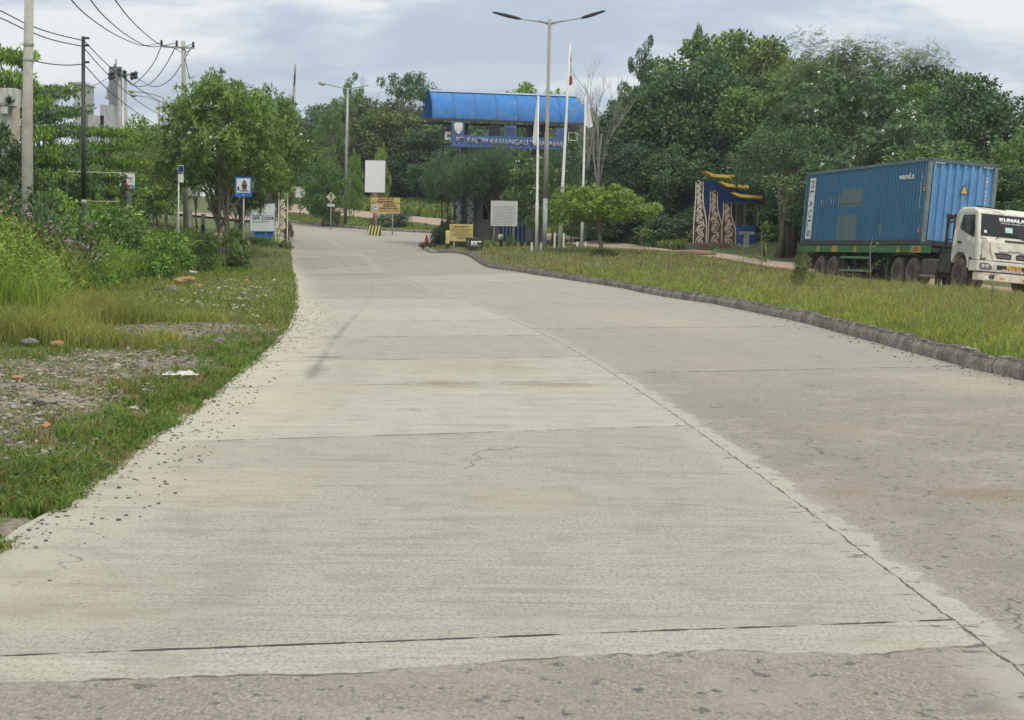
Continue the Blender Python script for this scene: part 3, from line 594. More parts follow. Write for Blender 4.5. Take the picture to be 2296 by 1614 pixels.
def P_round(r, n=105, per=230, L=.27, asp=.6, R_=(4, 4, 4.6), cz=5.2, cr=(.6, 1.2), flat=.75, zcut=-.95, h=10, trunk=.16, lump=.22, shell=.5, leafm=LEAF, stems=1, limbs=26, droop=.15, barkm=BARK):
    C = clump_centers(r, n, R_, cz, shell, lump, zcut); c = r.uniform(*cr, n); V = crown_leaves(r, C, per, c, flat, L, asp, droop)
    return mb_mesh(trunk_mesh(r, h, trunk, C, limbs, cz*.95, stems), 'trunk', barkm), nq_mesh(V, 'crown', leafm), None
def P_airy(r, n=66, per=190, L=.26, R_=(3.6, 3.6, 5.6), cz=7.8):
    C = clump_centers(r, n, R_, cz, .45, .35, -.9); C[:, 0] *= (1.25-.05*(C[:, 2]-cz)); c = r.uniform(.45, .95, n); V = crown_leaves(r, C, per, c, .6, L, .6, .1)
    return mb_mesh(trunk_mesh(r, 13, .17, C, 40, cz*1.15, 1), 'trunk', BARKP), nq_mesh(V, 'crown', LEAF), None
def P_umb(r):
    C = clump_centers(r, 40, (3.4, 3.4, 1.5), 9.6, .35, .2, -.45); c = r.uniform(.5, .95, 40); V = crown_leaves(r, C, 130, c, .6, .26, .6, .1)
    return mb_mesh(trunk_mesh(r, 10, .15, C, 34, 8.2, 1), 'trunk', BARKP), nq_mesh(V, 'crown', LEAF), None
def P_layer(r):
    C, cr_ = [], []
    for k in range(7):
        z = 2.6+k*1.15; rad = 4.6*(1-.09*k)
        for j in range(17):
            a = j*2*math.pi/17+k*.5+r.normal()*.15; q = rad*r.uniform(.35, 1.05); C.append((math.cos(a)*q, math.sin(a)*q, z+.12*q+r.normal()*.12)); cr_.append(r.uniform(.55, 1.0))
    C = np.array(C); V = crown_leaves(r, C, 120, np.array(cr_), .28, .25, .55, .0)
    return mb_mesh(trunk_mesh(r, 10, .2, C, 60, 9, 1), 'trunk', BARK), nq_mesh(V, 'crown', LEAFN), None
def flowers_(r, C, c, n, flat):
    i = r.integers(0, len(C), n); d = unit(r.normal(size=(n, 3))+np.array([0, 0, .3])); P = C[i]+d*(c[i]*1.12)[:, None]*np.array([1, 1, flat]); P = np.repeat(P, 5, 0)+r.normal(size=(n*5, 3))*.03
    return leaf_quads(P, unit(r.normal(size=(n*5, 3))), unit(r.normal(size=(n*5, 3))+np.array([0, -.8, .5])), .11, .09)
def P_pong(r, n=100, R_=(3, 3, 3.0), cz=3.9, whl=17, nl=11, L=.27, stems=4, trunk=.16, zcut=-.7, fl=70, cr=(.5, .85), h=6.5, limbs=36, shell=.5, lump=.2):
    C = clump_centers(r, n, R_, cz, shell, lump, zcut); c = r.uniform(*cr, n); V = whorls(r, C, whl, c, .75, nl, L, .24, .12); V2 = crown_leaves(r, C, 70, c*.7, .7, L*.8, .35, .1)
    F = nq_mesh(flowers_(r, C, c, fl, .75), 'flowers', PETAL) if fl else None
    return mb_mesh(trunk_mesh(r, h, trunk, C, limbs, cz*.85, stems), 'trunk', BARKP), nq_mesh(np.concatenate([V, V2]), 'crown', LEAFN), F
def P_feather(r, R_=(4, 4, 1.9), cz=4.6, n=85, per=520, L=.42):
    C = clump_centers(r, n, R_, cz, .35, .15, -.4); c = r.uniform(.6, 1.15, n); CC = np.repeat(C, per, 0); m = len(CC); d = unit(r.normal(size=(m, 3))); P = CC+d*(np.repeat(c, per)*r.uniform(.2, 1.0, m))[:, None]
    D = unit(d*.6+r.normal(size=(m, 3))*.3+np.array([0, 0, .5])); V = leaf_quads(P, D, unit(r.normal(size=(m, 3))), L*r.uniform(.6, 1.3, m), .036)
    return mb_mesh(trunk_mesh(r, 6, .13, C, 24, cz, 3), 'trunk', BARK), nq_mesh(V, 'crown', LEAF), None
def P_albizia(r):
    C = clump_centers(r, 85, (4.2, 4.2, 4.2), 7.6, .5, .28, -.85); c = r.uniform(.6, 1.1, 85); n = 40; CC = np.repeat(C, n, 0); m = len(CC); d = unit(r.normal(size=(m, 3))+np.array([0, 0, .2])); P = CC+d*(np.repeat(c, n)*r.uniform(.4, 1.0, m))[:, None]*np.array([1, 1, .6])
    A = unit(d*np.array([1, 1, .3])+r.normal(size=(m, 3))*.3+np.array([0, 0, -.05])); k = 7; Vs = []
    for j in range(k):      # pinnate fronds: paired narrow leaflets
        for sgn in (-1, 1):
            sd = unit(np.cross(A, np.array([0, 0, 1.0])))*sgn; Vs.append(leaf_quads(P+A*(.09*j), unit(sd+A*.5+np.array([0, 0, -.25])), np.tile([0, 0, 1.0], (m, 1))+r.normal(size=(m, 3))*.2, .2*(1-.07*j), .055))
    return mb_mesh(trunk_mesh(r, 11, .2, C, 44, 8, 1), 'trunk', BARKP), nq_mesh(np.concatenate(Vs), 'crown', LEAF), None
def P_bare(r):
    mb = MB()
    def br(p, d, L, rad, dep):
        pts = [p]; q = p.copy(); dd = d.copy(); n = 4
        for i in range(n): dd = (dd+Vector((r.normal()*.09, r.normal()*.09, .06))).normalized(); q = q+dd*L/n; pts.append(q.copy())
        mb.tube(pts, [rad*(1-.5*i/n) for i in range(n+1)], 5 if dep < 2 else 3, cap=False)
        if dep >= 5: return
        for j in range(3 if dep < 4 else 2):
            f = r.uniform(.45, 1.0); i = min(n, int(f*n)+0); a = r.uniform(0, 6.28); s = Vector((math.cos(a), math.sin(a), 0))*r.uniform(.35, .75); br(pts[i], (dd+s).normalized(), L*r.uniform(.55, .78), rad*.52, dep+1)
    br(Vector((0, 0, -.1)), Vector((0, 0, 1)), 5.2, .13, 0)
    return mb_mesh(mb, 'trunk', mat('dead_wood', (.33, .30, .28), .9, var=.2)), None, None
for k_, f_ in (('roundA', lambda r: P_round(r)), ('roundB', lambda r: P_round(r, n=100, R_=(3.6, 3.6, 5.6), cz=6.0, lump=.3, L=.25)), ('roundC', lambda r: P_round(r, n=115, R_=(4.6, 4.2, 4.2), cz=4.8, lump=.28, L=.30, asp=.5)),
               ('dome', lambda r: P_round(r, n=125, per=240, R_=(4.4, 4.4, 3.9), cz=5.6, lump=.13, L=.25, shell=.6)), ('airy', P_airy), ('airyB', lambda r: P_airy(r, n=66, L=.3, R_=(4.2, 4.0, 4.4))), ('umb', P_umb), ('layer', P_layer), ('pong', lambda r: P_pong(r)),
               ('pongB', lambda r: P_pong(r, n=115, R_=(3.2, 3.0, 3.4), cz=4.2, whl=17)), ('smallpong', lambda r: P_pong(r, n=95, R_=(2.9, 2.6, 1.45), cz=2.6, stems=2, trunk=.17, whl=20, L=.22, zcut=-.5, fl=24, cr=(.38, .62), h=4.2, limbs=12, shell=.45, lump=.12)),
               ('casuarina', P_feather), ('albizia', P_albizia), ('bare', P_bare),
               ('dusty', lambda r: P_round(r, n=80, per=170, L=.2, R_=(3.3, 3.3, 3.0), cz=6.6, zcut=-.55, trunk=.12)), ('leafy', lambda r: P_pong(r, n=135, R_=(3.1, 3.0, 3.0), cz=4.3, whl=17, zcut=-.62, fl=12, cr=(.55, .95), shell=.38, lump=.13)),
               ('bush', lambda r: P_round(r, n=26, per=110, L=.13, asp=.5, R_=(.9, .9, .75), cz=.75, cr=(.22, .4), flat=.9, zcut=-.9, h=1, trunk=.03, lump=.15, limbs=10)),
               ('whorlbush', lambda r: P_pong(r, n=22, R_=(.9, .9, .75), cz=.85, whl=7, nl=11, L=.30, stems=3, trunk=.035, zcut=-.9, fl=0, cr=(.2, .35), h=1, limbs=12)),
               ('hedge', lambda r: P_round(r, n=40, per=130, L=.10, asp=.55, R_=(1.05, .8, .55), cz=.55, cr=(.2, .34), flat=.9, zcut=-.95, h=.8, trunk=.03, lump=.06, limbs=8, shell=.3))):
    make_proto(k_, f_)
SIZE = {}
for k_, (tm, lm, fm) in PROTO.items():
    c = np.empty(len((lm or tm).vertices)*3, np.float32); (lm or tm).vertices.foreach_get('co', c); c = c.reshape(-1, 3); SIZE[k_] = (np.percentile(c[:, 0], 99)-np.percentile(c[:, 0], 1), np.percentile(c[:, 2], 99.6))
def plant(key, u, vtop, wpx, Y, color, label, cat='tree', name='tree', group=None, rz=None, sink=0.0, median=True, part='crown', ys=None):
    """a tree whose crown is wpx wide and whose top reaches vtop, standing on the ground at depth Y"""
    tm, lm, fm = PROTO[key]; x, y, g = at(u, 560, Y, median); top = W(u, vtop, Y)[2]; hgt = max(.3, top-g); wid = wpx*Y/F_
    root = thing(name, label, cat, (x, y, g-sink), rng.uniform(0, 6.28) if rz is None else rz, group)
    sx = wid/SIZE[key][0]; sz = (hgt+sink)/SIZE[key][1]; root.scale = (sx, (sx if ys is None else ys), sz)
    t = bpy.data.objects.new('trunk' if cat == 'tree' else 'stem', tm); col.objects.link(t); t.parent = root
    if lm: c = bpy.data.objects.new(part, lm); col.objects.link(c); c.parent = root; c.color = (*color, 1)
    if fm: f = bpy.data.objects.new('flowers', fm); col.objects.link(f); f.parent = root; f['kind'] = 'stuff'
    return root
DG = (.115, .205, .088); MG = (.165, .285, .085); LG = (.21, .36, .07); OL = (.20, .27, .09); GG = (.21, .28, .15); BG_ = (.10, .185, .11); YG = (.26, .38, .065)
FW = 'trees of the wood behind the gate'
# --- far wood behind the gate, left to right
T = [
 ('roundB', 655, 250, 110, 178, BG_, 'dark rounded tree at the left end of the far wood, behind the raised barrier pole'),
 ('dome', 712, 238, 200, 172, DG, 'dark tree of the far wood just right of the raised barrier pole'),
 ('airyB', 742, 226, 120, 160, MG, 'mid green tree beside the single lamp pole, its crown left of the lamp'),
 ('airy', 782, 168, 125, 168, MG, 'tall airy tree rising behind the two armed grey lamp, sky showing through it'),
 ('dome', 830, 226, 230, 172, OL, 'olive green rounded tree under the leafless tree by the grey lamp'),
 ('umb', 912, 162, 110, 172, DG, 'tall umbrella shaped tree left of the blue gate roof'),
 ('dome', 900, 228, 230, 174, OL, 'olive tree crown below the umbrella shaped tree'),
 ('roundA', 700, 290, 150, 182, BG_, 'dark blue green tree low in the wood behind the small rounded tree'),
 ('roundC', 770, 262, 150, 178, (0.128, 0.123, 0.082), 'brownish tree in the wood left of the white billboard'),
 ('roundA', 850, 262, 150, 178, DG, 'dark tree of the wood directly above the white billboard'),
 ('roundC', 930, 262, 170, 180, MG, 'mid green tree of the wood left of the gate roof end'),
 ('roundB', 985, 270, 150, 168, DG, 'dark tree partly behind the left end of the blue gate roof'),
 ('roundA', 905, 330, 170, 178, DG, 'low dark tree at the edge of the wood right of the white billboard'),
 ('roundC', 965, 330, 160, 174, OL, 'low olive tree at the edge of the wood behind the IN sign'),
 ('roundB', 1040, 250, 150, 172, DG, 'dark tree seen under the left part of the blue gate roof'),
 ('roundA', 1180, 196, 130, 165, LG, 'pale green tree top showing just above the blue gate roof ridge'),
 ('roundC', 1120, 260, 170, 158, DG, 'dark tree behind the middle of the gate lettering'),
 ('roundA', 1220, 250, 170, 150, DG, 'dark tree behind the right part of the gate lettering'),
 ('roundB', 1290, 225, 120, 140, OL, 'small olive tree right behind the right end of the blue gate roof'),
 ('roundA', 1300, 300, 170, 130, DG, 'dark tree behind the third white flagpole'),
 ('roundC', 740, 370, 150, 180, MG, 'low bushy tree behind the diamond warning sign'),
 ('roundC', 690, 375, 120, 180, DG, 'low dark tree behind the small rounded tree and white board'),
 ('roundA', 1060, 330, 160, 160, DG, 'dark tree behind the feathery tree at the booth'),
 ('roundB', 1160, 340, 160, 130, BG_, 'dark blue green tree behind the flowering tree at the booth'),
 ('bush', 690, 442, 100, 170, MG, 'low green bush at the foot of the far wood, leftmost'),
 ('bush', 900, 446, 130, 166, MG, 'low green bush at the foot of the far wood right of the yellow speed board'),
 ('bush', 985, 452, 110, 160, LG, 'pale green low bush at the foot of the far wood beside the IN pole'),
]
for a in T: plant(a[0], a[1], a[2], a[3]*(1.6 if a[0][:5] == 'round' else 1), a[4], a[5], a[6], group=FW, name='tree' if a[0] != 'bush' else 'bush', cat='tree' if a[0] != 'bush' else 'bush', part='crown' if a[0] != 'bush' else 'foliage')
plant('bare', 838, 166, 75, 188, DG, 'small leafless grey tree between two leafy trees left of the gate roof', name='bare_tree')
plant('bare', 1345, 120, 130, 104, DG, 'tall leafless pale tree right of the blue gate roof', name='bare_tree')
plant('bare', 1312, 185, 70, 108, DG, 'smaller leafless tree touching the right end of the gate roof', name='bare_tree')
RW = 'trees of the wood on the right'
T = [
 ('airy', 1440, 84, 110, 118, DG, 'tall ragged dark tree at the left end of the right hand wood'),
 ('airyB', 1560, 66, 115, 122, DG, 'tallest ragged tree top in the right hand wood, left of centre'),
 ('dome', 1600, 88, 300, 120, MG, 'mid green tree top right behind the tallest ragged tree'),
 ('dome', 1680, 84, 260, 117, MG, 'rounded mid green tree top in the middle of the right hand wood'),
 ('dome', 1540, 130, 260, 110, DG, 'broad dark tree below the tallest ragged tree'),
 ('dome', 1750, 98, 240, 112, OL, 'olive tree top between the rounded tree and the big feathery tree'),
 ('albizia', 1870, 72, 300, 97, GG, 'big feathery grey green tree above the container, tallest on its side'),
 ('albizia', 2040, 98, 210, 99, GG, 'feathery tree with drooping twigs behind the right end of the container'),
 ('pongB', 1870, 165, 290, 89, DG, 'large dark tree with white flowers standing over the middle of the container'),
 ('pong', 2010, 250, 260, 78, DG, 'dark tree with white flowers right behind the near end of the container'),
 ('dome', 2195, 180, 270, 86, DG, 'dome shaped dark tree at the far right behind the truck cab'),
 ('pong', 2290, 300, 170, 72, MG, 'dark tree cut by the right edge above the truck cab'),
 ('dome', 1480, 190, 260, 112, DG, 'dark tree right of the tall leafless tree'),
 ('roundB', 1390, 235, 130, 116, DG, 'dark tree behind the leafless tree trunk'),
 ('dome', 1660, 180, 280, 110, DG, 'broad dark tree above the ornamental blue gate'),
 ('dome', 1790, 140, 300, 105, MG, 'mid green tree left of the flowering tree'),
 ('roundC', 1430, 310, 190, 108, BG_, 'low dark tree behind the small spreading tree on the median'),
 ('roundA', 1520, 330, 150, 104, DG, 'low dark tree left behind the ornamental gate'),
 ('roundB', 1360, 350, 140, 112, BG_, 'low dark tree right of the third flagpole'),
 ('roundC', 1690, 330, 190, 104, DG, 'low dark tree right behind the ornamental gate'),
 ('roundA', 1790, 340, 150, 98, DG, 'dark tree over the rear end of the container'),
 ('roundC', 2110, 330, 230, 74, MG, 'mid green tree right of the container roof corner'),
 ('roundB', 2250, 380, 200, 70, DG, 'low dark tree just above the truck cab roof'),
 ('roundA', 1940, 330, 220, 80, DG, 'dark tree directly behind the container roof'),
 ('dome', 2470, 215, 260, 92, MG, 'dark tree beyond the right edge of the frame'),
 ('dome', 2600, 230, 260, 84, DG, 'broad tree further beyond the right edge of the frame'),
 ('dome', 2310, 250, 260, 90, DG, 'dark tree at the right edge behind the dome shaped tree'),
 ('dome', 2080, 165, 260, 100, MG, 'mid green tree between the feathery tree and the dome shaped tree'),
 ('dome', 1930, 130, 300, 104, DG, 'dark tree between the two feathery trees over the container'),
 ('dome', 2010, 200, 260, 95, MG, 'rounded mid green tree over the near end of the container'),
 ('bush', 1420, 470, 180, 104, DG, 'dark low bush behind the small spreading tree'),
 ('bush', 1520, 480, 140, 98, DG, 'dark low bush left of the ornamental gate'),
  ('bush', 1752, 505, 80, 92, OL, 'low olive bush right of the ornamental gate by the road'),
]
for a in T: plant(a[0], a[1], a[2], a[3]*(1.5 if a[0][:5] == 'round' else 1.15), a[4], a[5], a[6], group=RW, name='tree' if a[0] != 'bush' else 'bush', cat='tree' if a[0] != 'bush' else 'bush', part='crown' if a[0] != 'bush' else 'foliage')
plant('dusty', 1768, 285, 210, 84, DG, 'dark crown above the pale twisted trunks at the container rear', group=RW)
# strangler trunks left of the container
for i, (u, lab) in enumerate(((1752, 'thick pale twisted trunk left of the container rear, the left one of three'), (1768, 'thick pale twisted trunk left of the container rear, the middle one of three'), (1783, 'thick pale twisted trunk nearest the container rear corner'))):
    x, y, g = at(u, 560, 82+i*.6); mb = MB()
    for k in range(3):
        a = k*2.1+i; mb.tube([(math.cos(a)*.3, math.sin(a)*.3, -.1), (math.cos(a)*.2+.1, math.sin(a)*.2, 1.1), (math.cos(a+1)*.12, math.sin(a)*.15, 2.2), (math.cos(a+2)*.35, .4, 3.3), (math.cos(a+2)*.9, 1.2, 4.2)], [.15, .10, .08, .05, .02], 7)
    o = mb.build('strangler_tree', mat('dusty_bark', (.17, .14, .11), .95, var=.3, scale=4, dirt=(.08, .065, .05), damt=.6), None, (x, y, g), smooth=True); tag(o, lab, 'tree', 'pale twisted trunks beside the container')
# --- left side
LW = 'trees along the left side'
plant('leafy', 502, 172, 275, 78, (.17, .285, .055), 'big bright green many stemmed tree with narrow leaves behind the ship sign', name='tree', rz=.4)
plant('leafy', 598, 205, 180, 98, (.155, .265, .05), 'bright narrow leaved tree leaning over the road beside the barrier pole', name='tree', rz=2.2)
plant('leafy', 628, 330, 62, 99, (.20, .29, .05), 'small yellow green leafy tree at the road edge above the carved post', name='tree', rz=1.0)
plant('leafy', 535, 330, 130, 83, (.09, .15, .05), 'dark lower tree behind the ship sign', name='tree', rz=3.0)
T = [
 ('layer', 15, 112, 245, 60, LG, 'layered tree with flat tiers reaching past the tall concrete pole'),
 ('layer', 110, 192, 240, 70, MG, 'large dark layered tree between the concrete pole and the black pole'),
 ('layer', 60, 200, 260, 66, DG, 'dark layered tree behind the ruined concrete pillar'),
 ('layer', 235, 288, 230, 74, LG, 'bright layered tree right of the black pole'),
 ('roundC', 310, 272, 150, 88, LG, 'rounded green tree below the white tower'),
 ('dusty', 345, 280, 110, 100, MG, 'green tree behind the two left lamp posts'),
 ('dusty', 300, 330, 140, 84, OL, 'dusty olive tree behind the white board with red and blue panels'),
 ('dusty', 375, 320, 110, 98, GG, 'dusty grey green tree left of the old concrete pole'),
 ('dusty', 350, 360, 120, 90, GG, 'low dusty tree along the side road'),
 ('dusty', 440, 320, 120, 96, GG, 'dusty tree behind the concrete pole with crossarm'),
 ('dusty', 230, 350, 170, 78, MG, 'green tree behind the thin pipe frame'),
 ('roundC', 120, 330, 200, 62, (0.090, 0.173, 0.049), 'dark leafy tree just right of the tall concrete pole'),
 ('roundA', 10, 290, 160, 50, (0.083, 0.150, 0.049), 'dark leafy tree covering the foot of the ruined pillar'),
 ('roundB', 400, 240, 70, 110, MG, 'small green tree behind the second lamp post'),
 ('airy', 560, 240, 110, 130, DG, 'dark ragged tree far behind the bright narrow leaved trees'),
 ('roundB', 620, 236, 100, 140, DG, 'dark tree top right of the bright narrow leaved tree'),
]
for a in T: plant(a[0], a[1], a[2], a[3], a[4], a[5], a[6], group=LW)
T = [
 ('bush', 30, 420, 200, 40, (0.105, 0.180, 0.049), 'dark green bush at the left edge above the pink flowered weeds'),
 ('bush', 110, 425, 150, 52, LG, 'bright bush right of the foot of the concrete pole'),
 ('bush', 230, 445, 190, 56, LG, 'bright green bush around the foot of the black pole'),
 ('bush', 150, 478, 150, 42, MG, 'green bush between the two poles'),
 ('bush', 40, 500, 200, 33, (0.173, 0.232, 0.055), 'large leafy yellow green bush at the left edge in front'),
 ('bush', 300, 495, 110, 55, MG, 'green bush below the thin pipe frame'),
 ('bush', 372, 515, 110, 52, LG, 'bright green bush in front of the side road'),
 ('bush', 95, 455, 70, 38, (0.150, 0.255, 0.116), 'feathery grey green bush covering the foot of the tall concrete pole'),
 ('bush', 20, 590, 170, 28, (0.180, 0.240, 0.055), 'yellow green bush at the left edge nearest the camera'),
 ('whorlbush', 525, 512, 76, 66, (0.180, 0.270, 0.076), 'spiky narrow leaved bush at the foot of the ship sign'),
 ('bush', 455, 520, 70, 62, (0.112, 0.180, 0.049), 'dark low bush left of the ship sign bush'),
 ('bush', 575, 530, 60, 88, DG, 'dark clipped hedge bush below the code board'),
 ('bush', 600, 532, 50, 90, OL, 'low hedge bush left of the carved post'),
 ('bush', 645, 497, 22, 100, (0.150, 0.068, 0.049), 'small reddish brown clipped bush behind the carved post'),
 ('bush', 640, 540, 30, 88, OL, 'dull green bush at the base of the carved post by the road'),
]
for a in T: plant(a[0], a[1], a[2], a[3], a[4], a[5], a[6], name='bush', cat='bush', part='foliage', group='bushes of the left verge', sink=.1)
# --- island and verge
plant('roundA', 722, 358, 98, 124, (.13, .25, .06), 'small rounded tree on the verge left of the lamp post', name='tree')
plant('roundB', 792, 338, 38, 134, LG, 'slim sapling with a bright top right of the lamp post', name='sapling')
plant('roundB', 852, 324, 40, 136, YG, 'slim sapling with yellow green leaves behind the top of the white billboard', name='sapling')
plant('bush', 880, 478, 90, 126, BG_, 'dark clipped bush behind the striped block', name='bush', cat='bush', part='foliage')
plant('bush', 748, 470, 34, 128, OL, 'small brownish bush behind the diamond sign', name='bush', cat='bush', part='foliage')
plant('casuarina', 1095, 332, 215, 98, (.12, .215, .10), 'feathery dark tree hiding the middle of the gate below the lettering', rz=.3)
plant('casuarina', 1000, 345, 90, 99, (.12, .215, .10), 'feathery dark tree left of the booth under the IN sign')
plant('casuarina', 1240, 350, 120, 99, (.12, .215, .10), 'feathery dark tree right of the booth behind the flagpoles')
plant('pongB', 1196, 345, 150, 90, (.12, .22, .06), 'flowering tree with white blossoms in front of the booth', rz=1.1)
plant('smallpong', 1352, 416, 232, 76, (.21, .33, .055), 'low spreading bright green tree on the median right of the flagpoles', rz=.8)
T = [
 ('hedge', 990, 505, 60, 96, (0.045, 0.083, 0.049), 'dark clipped hedge behind the yellow bollard at the island tip'),
 ('hedge', 1045, 540, 60, 94, (0.060, 0.090, 0.049), 'low dark hedge below the yellow caution sign'),
 ('hedge', 960, 545, 45, 95, (0.105, 0.112, 0.076), 'low brownish shrub at the very tip of the island'),
 ('hedge', 1000, 488, 40, 98, (0.053, 0.068, 0.049), 'dark rounded shrub left of the carved columns'),
 ('bush', 1100, 538, 32, 86, YG, 'yellow green bushy plant in front of the booth steps'),
 ('hedge', 1250, 525, 40, 90, (0.090, 0.075, 0.055), 'brownish shrub behind the middle flagpole'),
 ('bush', 1145, 528, 24, 88, (0.150, 0.225, 0.062), 'small plant beside the white board'),
 ('bush', 1352, 566, 60, 73, (0.090, 0.135, 0.049), 'tuft of shoots at the foot of the small spreading tree'),
 ('bush', 1800, 567, 40, 48, (0.18, 0.22, 0.08), 'small scrubby bush in the median grass before the rear wheels'),
]
for a in T: plant(a[0], a[1], a[2], a[3], a[4], a[5], a[6], name='bush', cat='bush', part='foliage', group='shrubs of the median and island', sink=.08)
def sapling(u, v0, v1, Y, label, leaves=12, dry=False, color=LG):
    x, y, g = at(u, 560, Y); top = W(u, v0, Y)[2]-g; r = np.random.default_rng(int(u)); root = thing('sapling', label, 'sapling', (x, y, g), 0, 'saplings in the median grass')
    mb = MB(); L = [Vector((0, 0, 0)), Vector((.03, 0, top*.4)), Vector((.0, .02, top*.75)), Vector((.06, 0, top))]; mb.tube(L, [.018, .014, .010, .005], 5)
    tips = [L[3]]
    for k in range(7 if dry else 5):
        f = r.uniform(.25, .95); p = Vector((.03*f, 0, top*f)); a = r.uniform(0, 6.28); q = p+Vector((math.cos(a)*.35, math.sin(a)*.35, r.uniform(.1, .35)))*(.8 if dry else .6)*(top/1.4); mb.tube([p, p.lerp(q, .5)+Vector((0, 0, .04)), q], [.009, .006, .003], 4); tips.append(q)
    mb.build('stem', BARKP, root, smooth=True)
    if leaves:
        C = np.array([tuple(t) for t in tips]); V = crown_leaves(r, C, leaves, np.full(len(C), .14), .8, .12, .35, .2); np_mesh('leaves', V, quads(len(V)//4), LEAF, root, color)
for a in ((1437, 512, 600, 62, 'thin sapling with a few leaves on the median, third from the right', 12), (1706, 500, 600, 60, 'thin sapling with pale leaf tufts in front of the ornamental gate', 16), (1499, 540, 600, 60, 'thin bare stemmed sapling left of the ornamental gate', 4),
          (1665, 545, 600, 60, 'short thin sapling stem below the ornamental gate', 3), (1950, 532, 645, 48, 'leafless twiggy sapling in front of the trailer', 2, True), (1603, 560, 600, 58, 'tiny sapling low in the median grass', 8), (2225, 590, 660, 36, 'dry twiggy stem in front of the truck bumper', 0, True)):
    sapling(*a)

# ------------------------------------------------------------------ grass
def blades(n, sampler, h, w, lean, r):
    x, y, hs = sampler(r, n); x, y, hs = np.asarray(x), np.asarray(y), np.asarray(hs); n = len(x); z = Hn(x, y)+raise_median(x, y)-.02
    a = r.uniform(0, 2*math.pi, n); L = h*hs*r.uniform(.55, 1.2, n); ww = w*r.uniform(.7, 1.3, n)*np.maximum(1, y/26); ln = lean*r.uniform(.2, 1.3, n)*L
    dx, dy = np.cos(a)*ln, np.sin(a)*ln; b = r.uniform(0, math.pi, n); sx, sy = np.cos(b)*ww/2, np.sin(b)*ww/2
    P0 = np.stack([x-sx, y-sy, z], 1); P1 = np.stack([x+sx, y+sy, z], 1); P2 = np.stack([x+dx*.3+sx*.8, y+dy*.3+sy*.8, z+L*.55], 1); P3 = np.stack([x+dx*.3-sx*.8, y+dy*.3-sy*.8, z+L*.55], 1)
    P4 = np.stack([x+dx+sx*.12, y+dy+sy*.12, z+L*(1-.25*lean)], 1); P5 = np.stack([x+dx-sx*.12, y+dy-sy*.12, z+L*(1-.25*lean)], 1)
    V = np.stack([P0, P1, P2, P3, P4, P5], 1).reshape(-1, 3); i = np.arange(n)[:, None]*6; Q = np.concatenate([i+np.array([0, 1, 2, 3]), i+np.array([3, 2, 4, 5])], 1).reshape(-1, 4); return V, Q
def vnoise(x, y, s, seed=0):
    return .5+.5*(np.sin(x*s*1.3+seed)*np.sin(y*s*.9+seed*2)+.6*np.sin(x*s*2.9+y*s*1.7+seed*3)+.4*np.sin(x*s*5.3-y*s*4.1+seed))/2.0
def grass(name, n, sampler, h, w, lean, color, label, seed):
    r = np.random.default_rng(seed); V, Q = blades(n, sampler, h, w, lean, r); o = np_mesh(name, V, Q, GRASSM, None, color); tag(o, label, 'grass', kind='stuff'); return o
def s_left(y0, y1, x0off, dens_pow=1.6, hfun=None, gmax=.75, edge=.06, fringe=False):
    def f(r, n):
        u = r.random(n*3); y = (y0**(1-dens_pow)+u*(y1**(1-dens_pow)-y0**(1-dens_pow)))**(1/(1-dens_pow)); xr = np.interp(y, lp[:, 1], lp[:, 0]); wd = np.maximum(.8, .30*y+1.2+xr) + x0off
        x = xr+edge-wd*r.random(n*3)**(1.6 if fringe else 1.0); g = gravel_at(x, y)+(vnoise(x, y, 1.7, 3)-.5)*.9+(vnoise(x, y, 6, 1)-.5)*.5; k = g < gmax*r.uniform(.3, 1.3, n*3); x, y = x[k][:n], y[k][:n]
        d = np.interp(y, lp[:, 1], lp[:, 0])-x; hs = hfun(x, y, d) if hfun else np.ones_like(x); return x, y, hs
    return f
grass('short_grass', 130000, s_left(4.5, 40, .5, 1.5, lambda x, y, d: .7+.6*vnoise(x, y, 2.2)), .06, .006, .8, (.16, .24, .06), 'short green verge grass between the gravel patch and the road', 1)
def tufts(name, k, sampler, label, seed, L=.115, per=26, color=(.17, .27, .06)):
    r = np.random.default_rng(seed); x, y, hs = sampler(r, k); x = np.repeat(x, per)+r.normal(size=len(x)*per)*.022; y = np.repeat(y, per)+r.normal(size=len(y)*per)*.022; hs = np.repeat(hs, per)
    V, Q = blades(len(x), lambda rr, n: (x, y, hs), L, .007, .9, r); o = np_mesh(name, V, Q, GRASSM, None, color); tag(o, label, 'grass', kind='stuff')
tufts('grass_tufts', 1500, s_left(4.5, 34, .5, 1.5, lambda x, y, d: .5+.9*vnoise(x, y, 3.2), gmax=.9), 'taller bright tufts dotted through the short verge grass', 31)
tufts('grass_tufts', 420, s_left(4.5, 22, .3, 1.5, lambda x, y, d: .8+.6*vnoise(x, y, 3.2), gmax=.9, fringe=True, edge=.0), 'lush tufts of grass spilling over the left road edge', 32, .095, 30, (.13, .235, .05))
tufts('dry_tufts', 500, s_left(4.5, 34, .5, 1.5, lambda x, y, d: .5+.7*vnoise(x, y, 2.2), gmax=1.2), 'dry straw coloured tufts in the verge', 33, .12, 18, (.30, .27, .15))
def s_gravel(r, n):
    y = 6+36*r.random(n*3)**1.3; x = np.interp(y, lp[:, 1], lp[:, 0])-.2-r.random(n*3)*(.30*y+.8); k = (gravel_at(x, y) > .3) & (vnoise(x, y, 3.1, 7) > .40); x, y = x[k][:n], y[k][:n]; return x, y, .5+.7*vnoise(x, y, 5, 2)
grass('short_grass', 55000, s_gravel, .055, .006, .9, (.15, .21, .06), 'thin patchy grass growing through the gravel patch', 12)
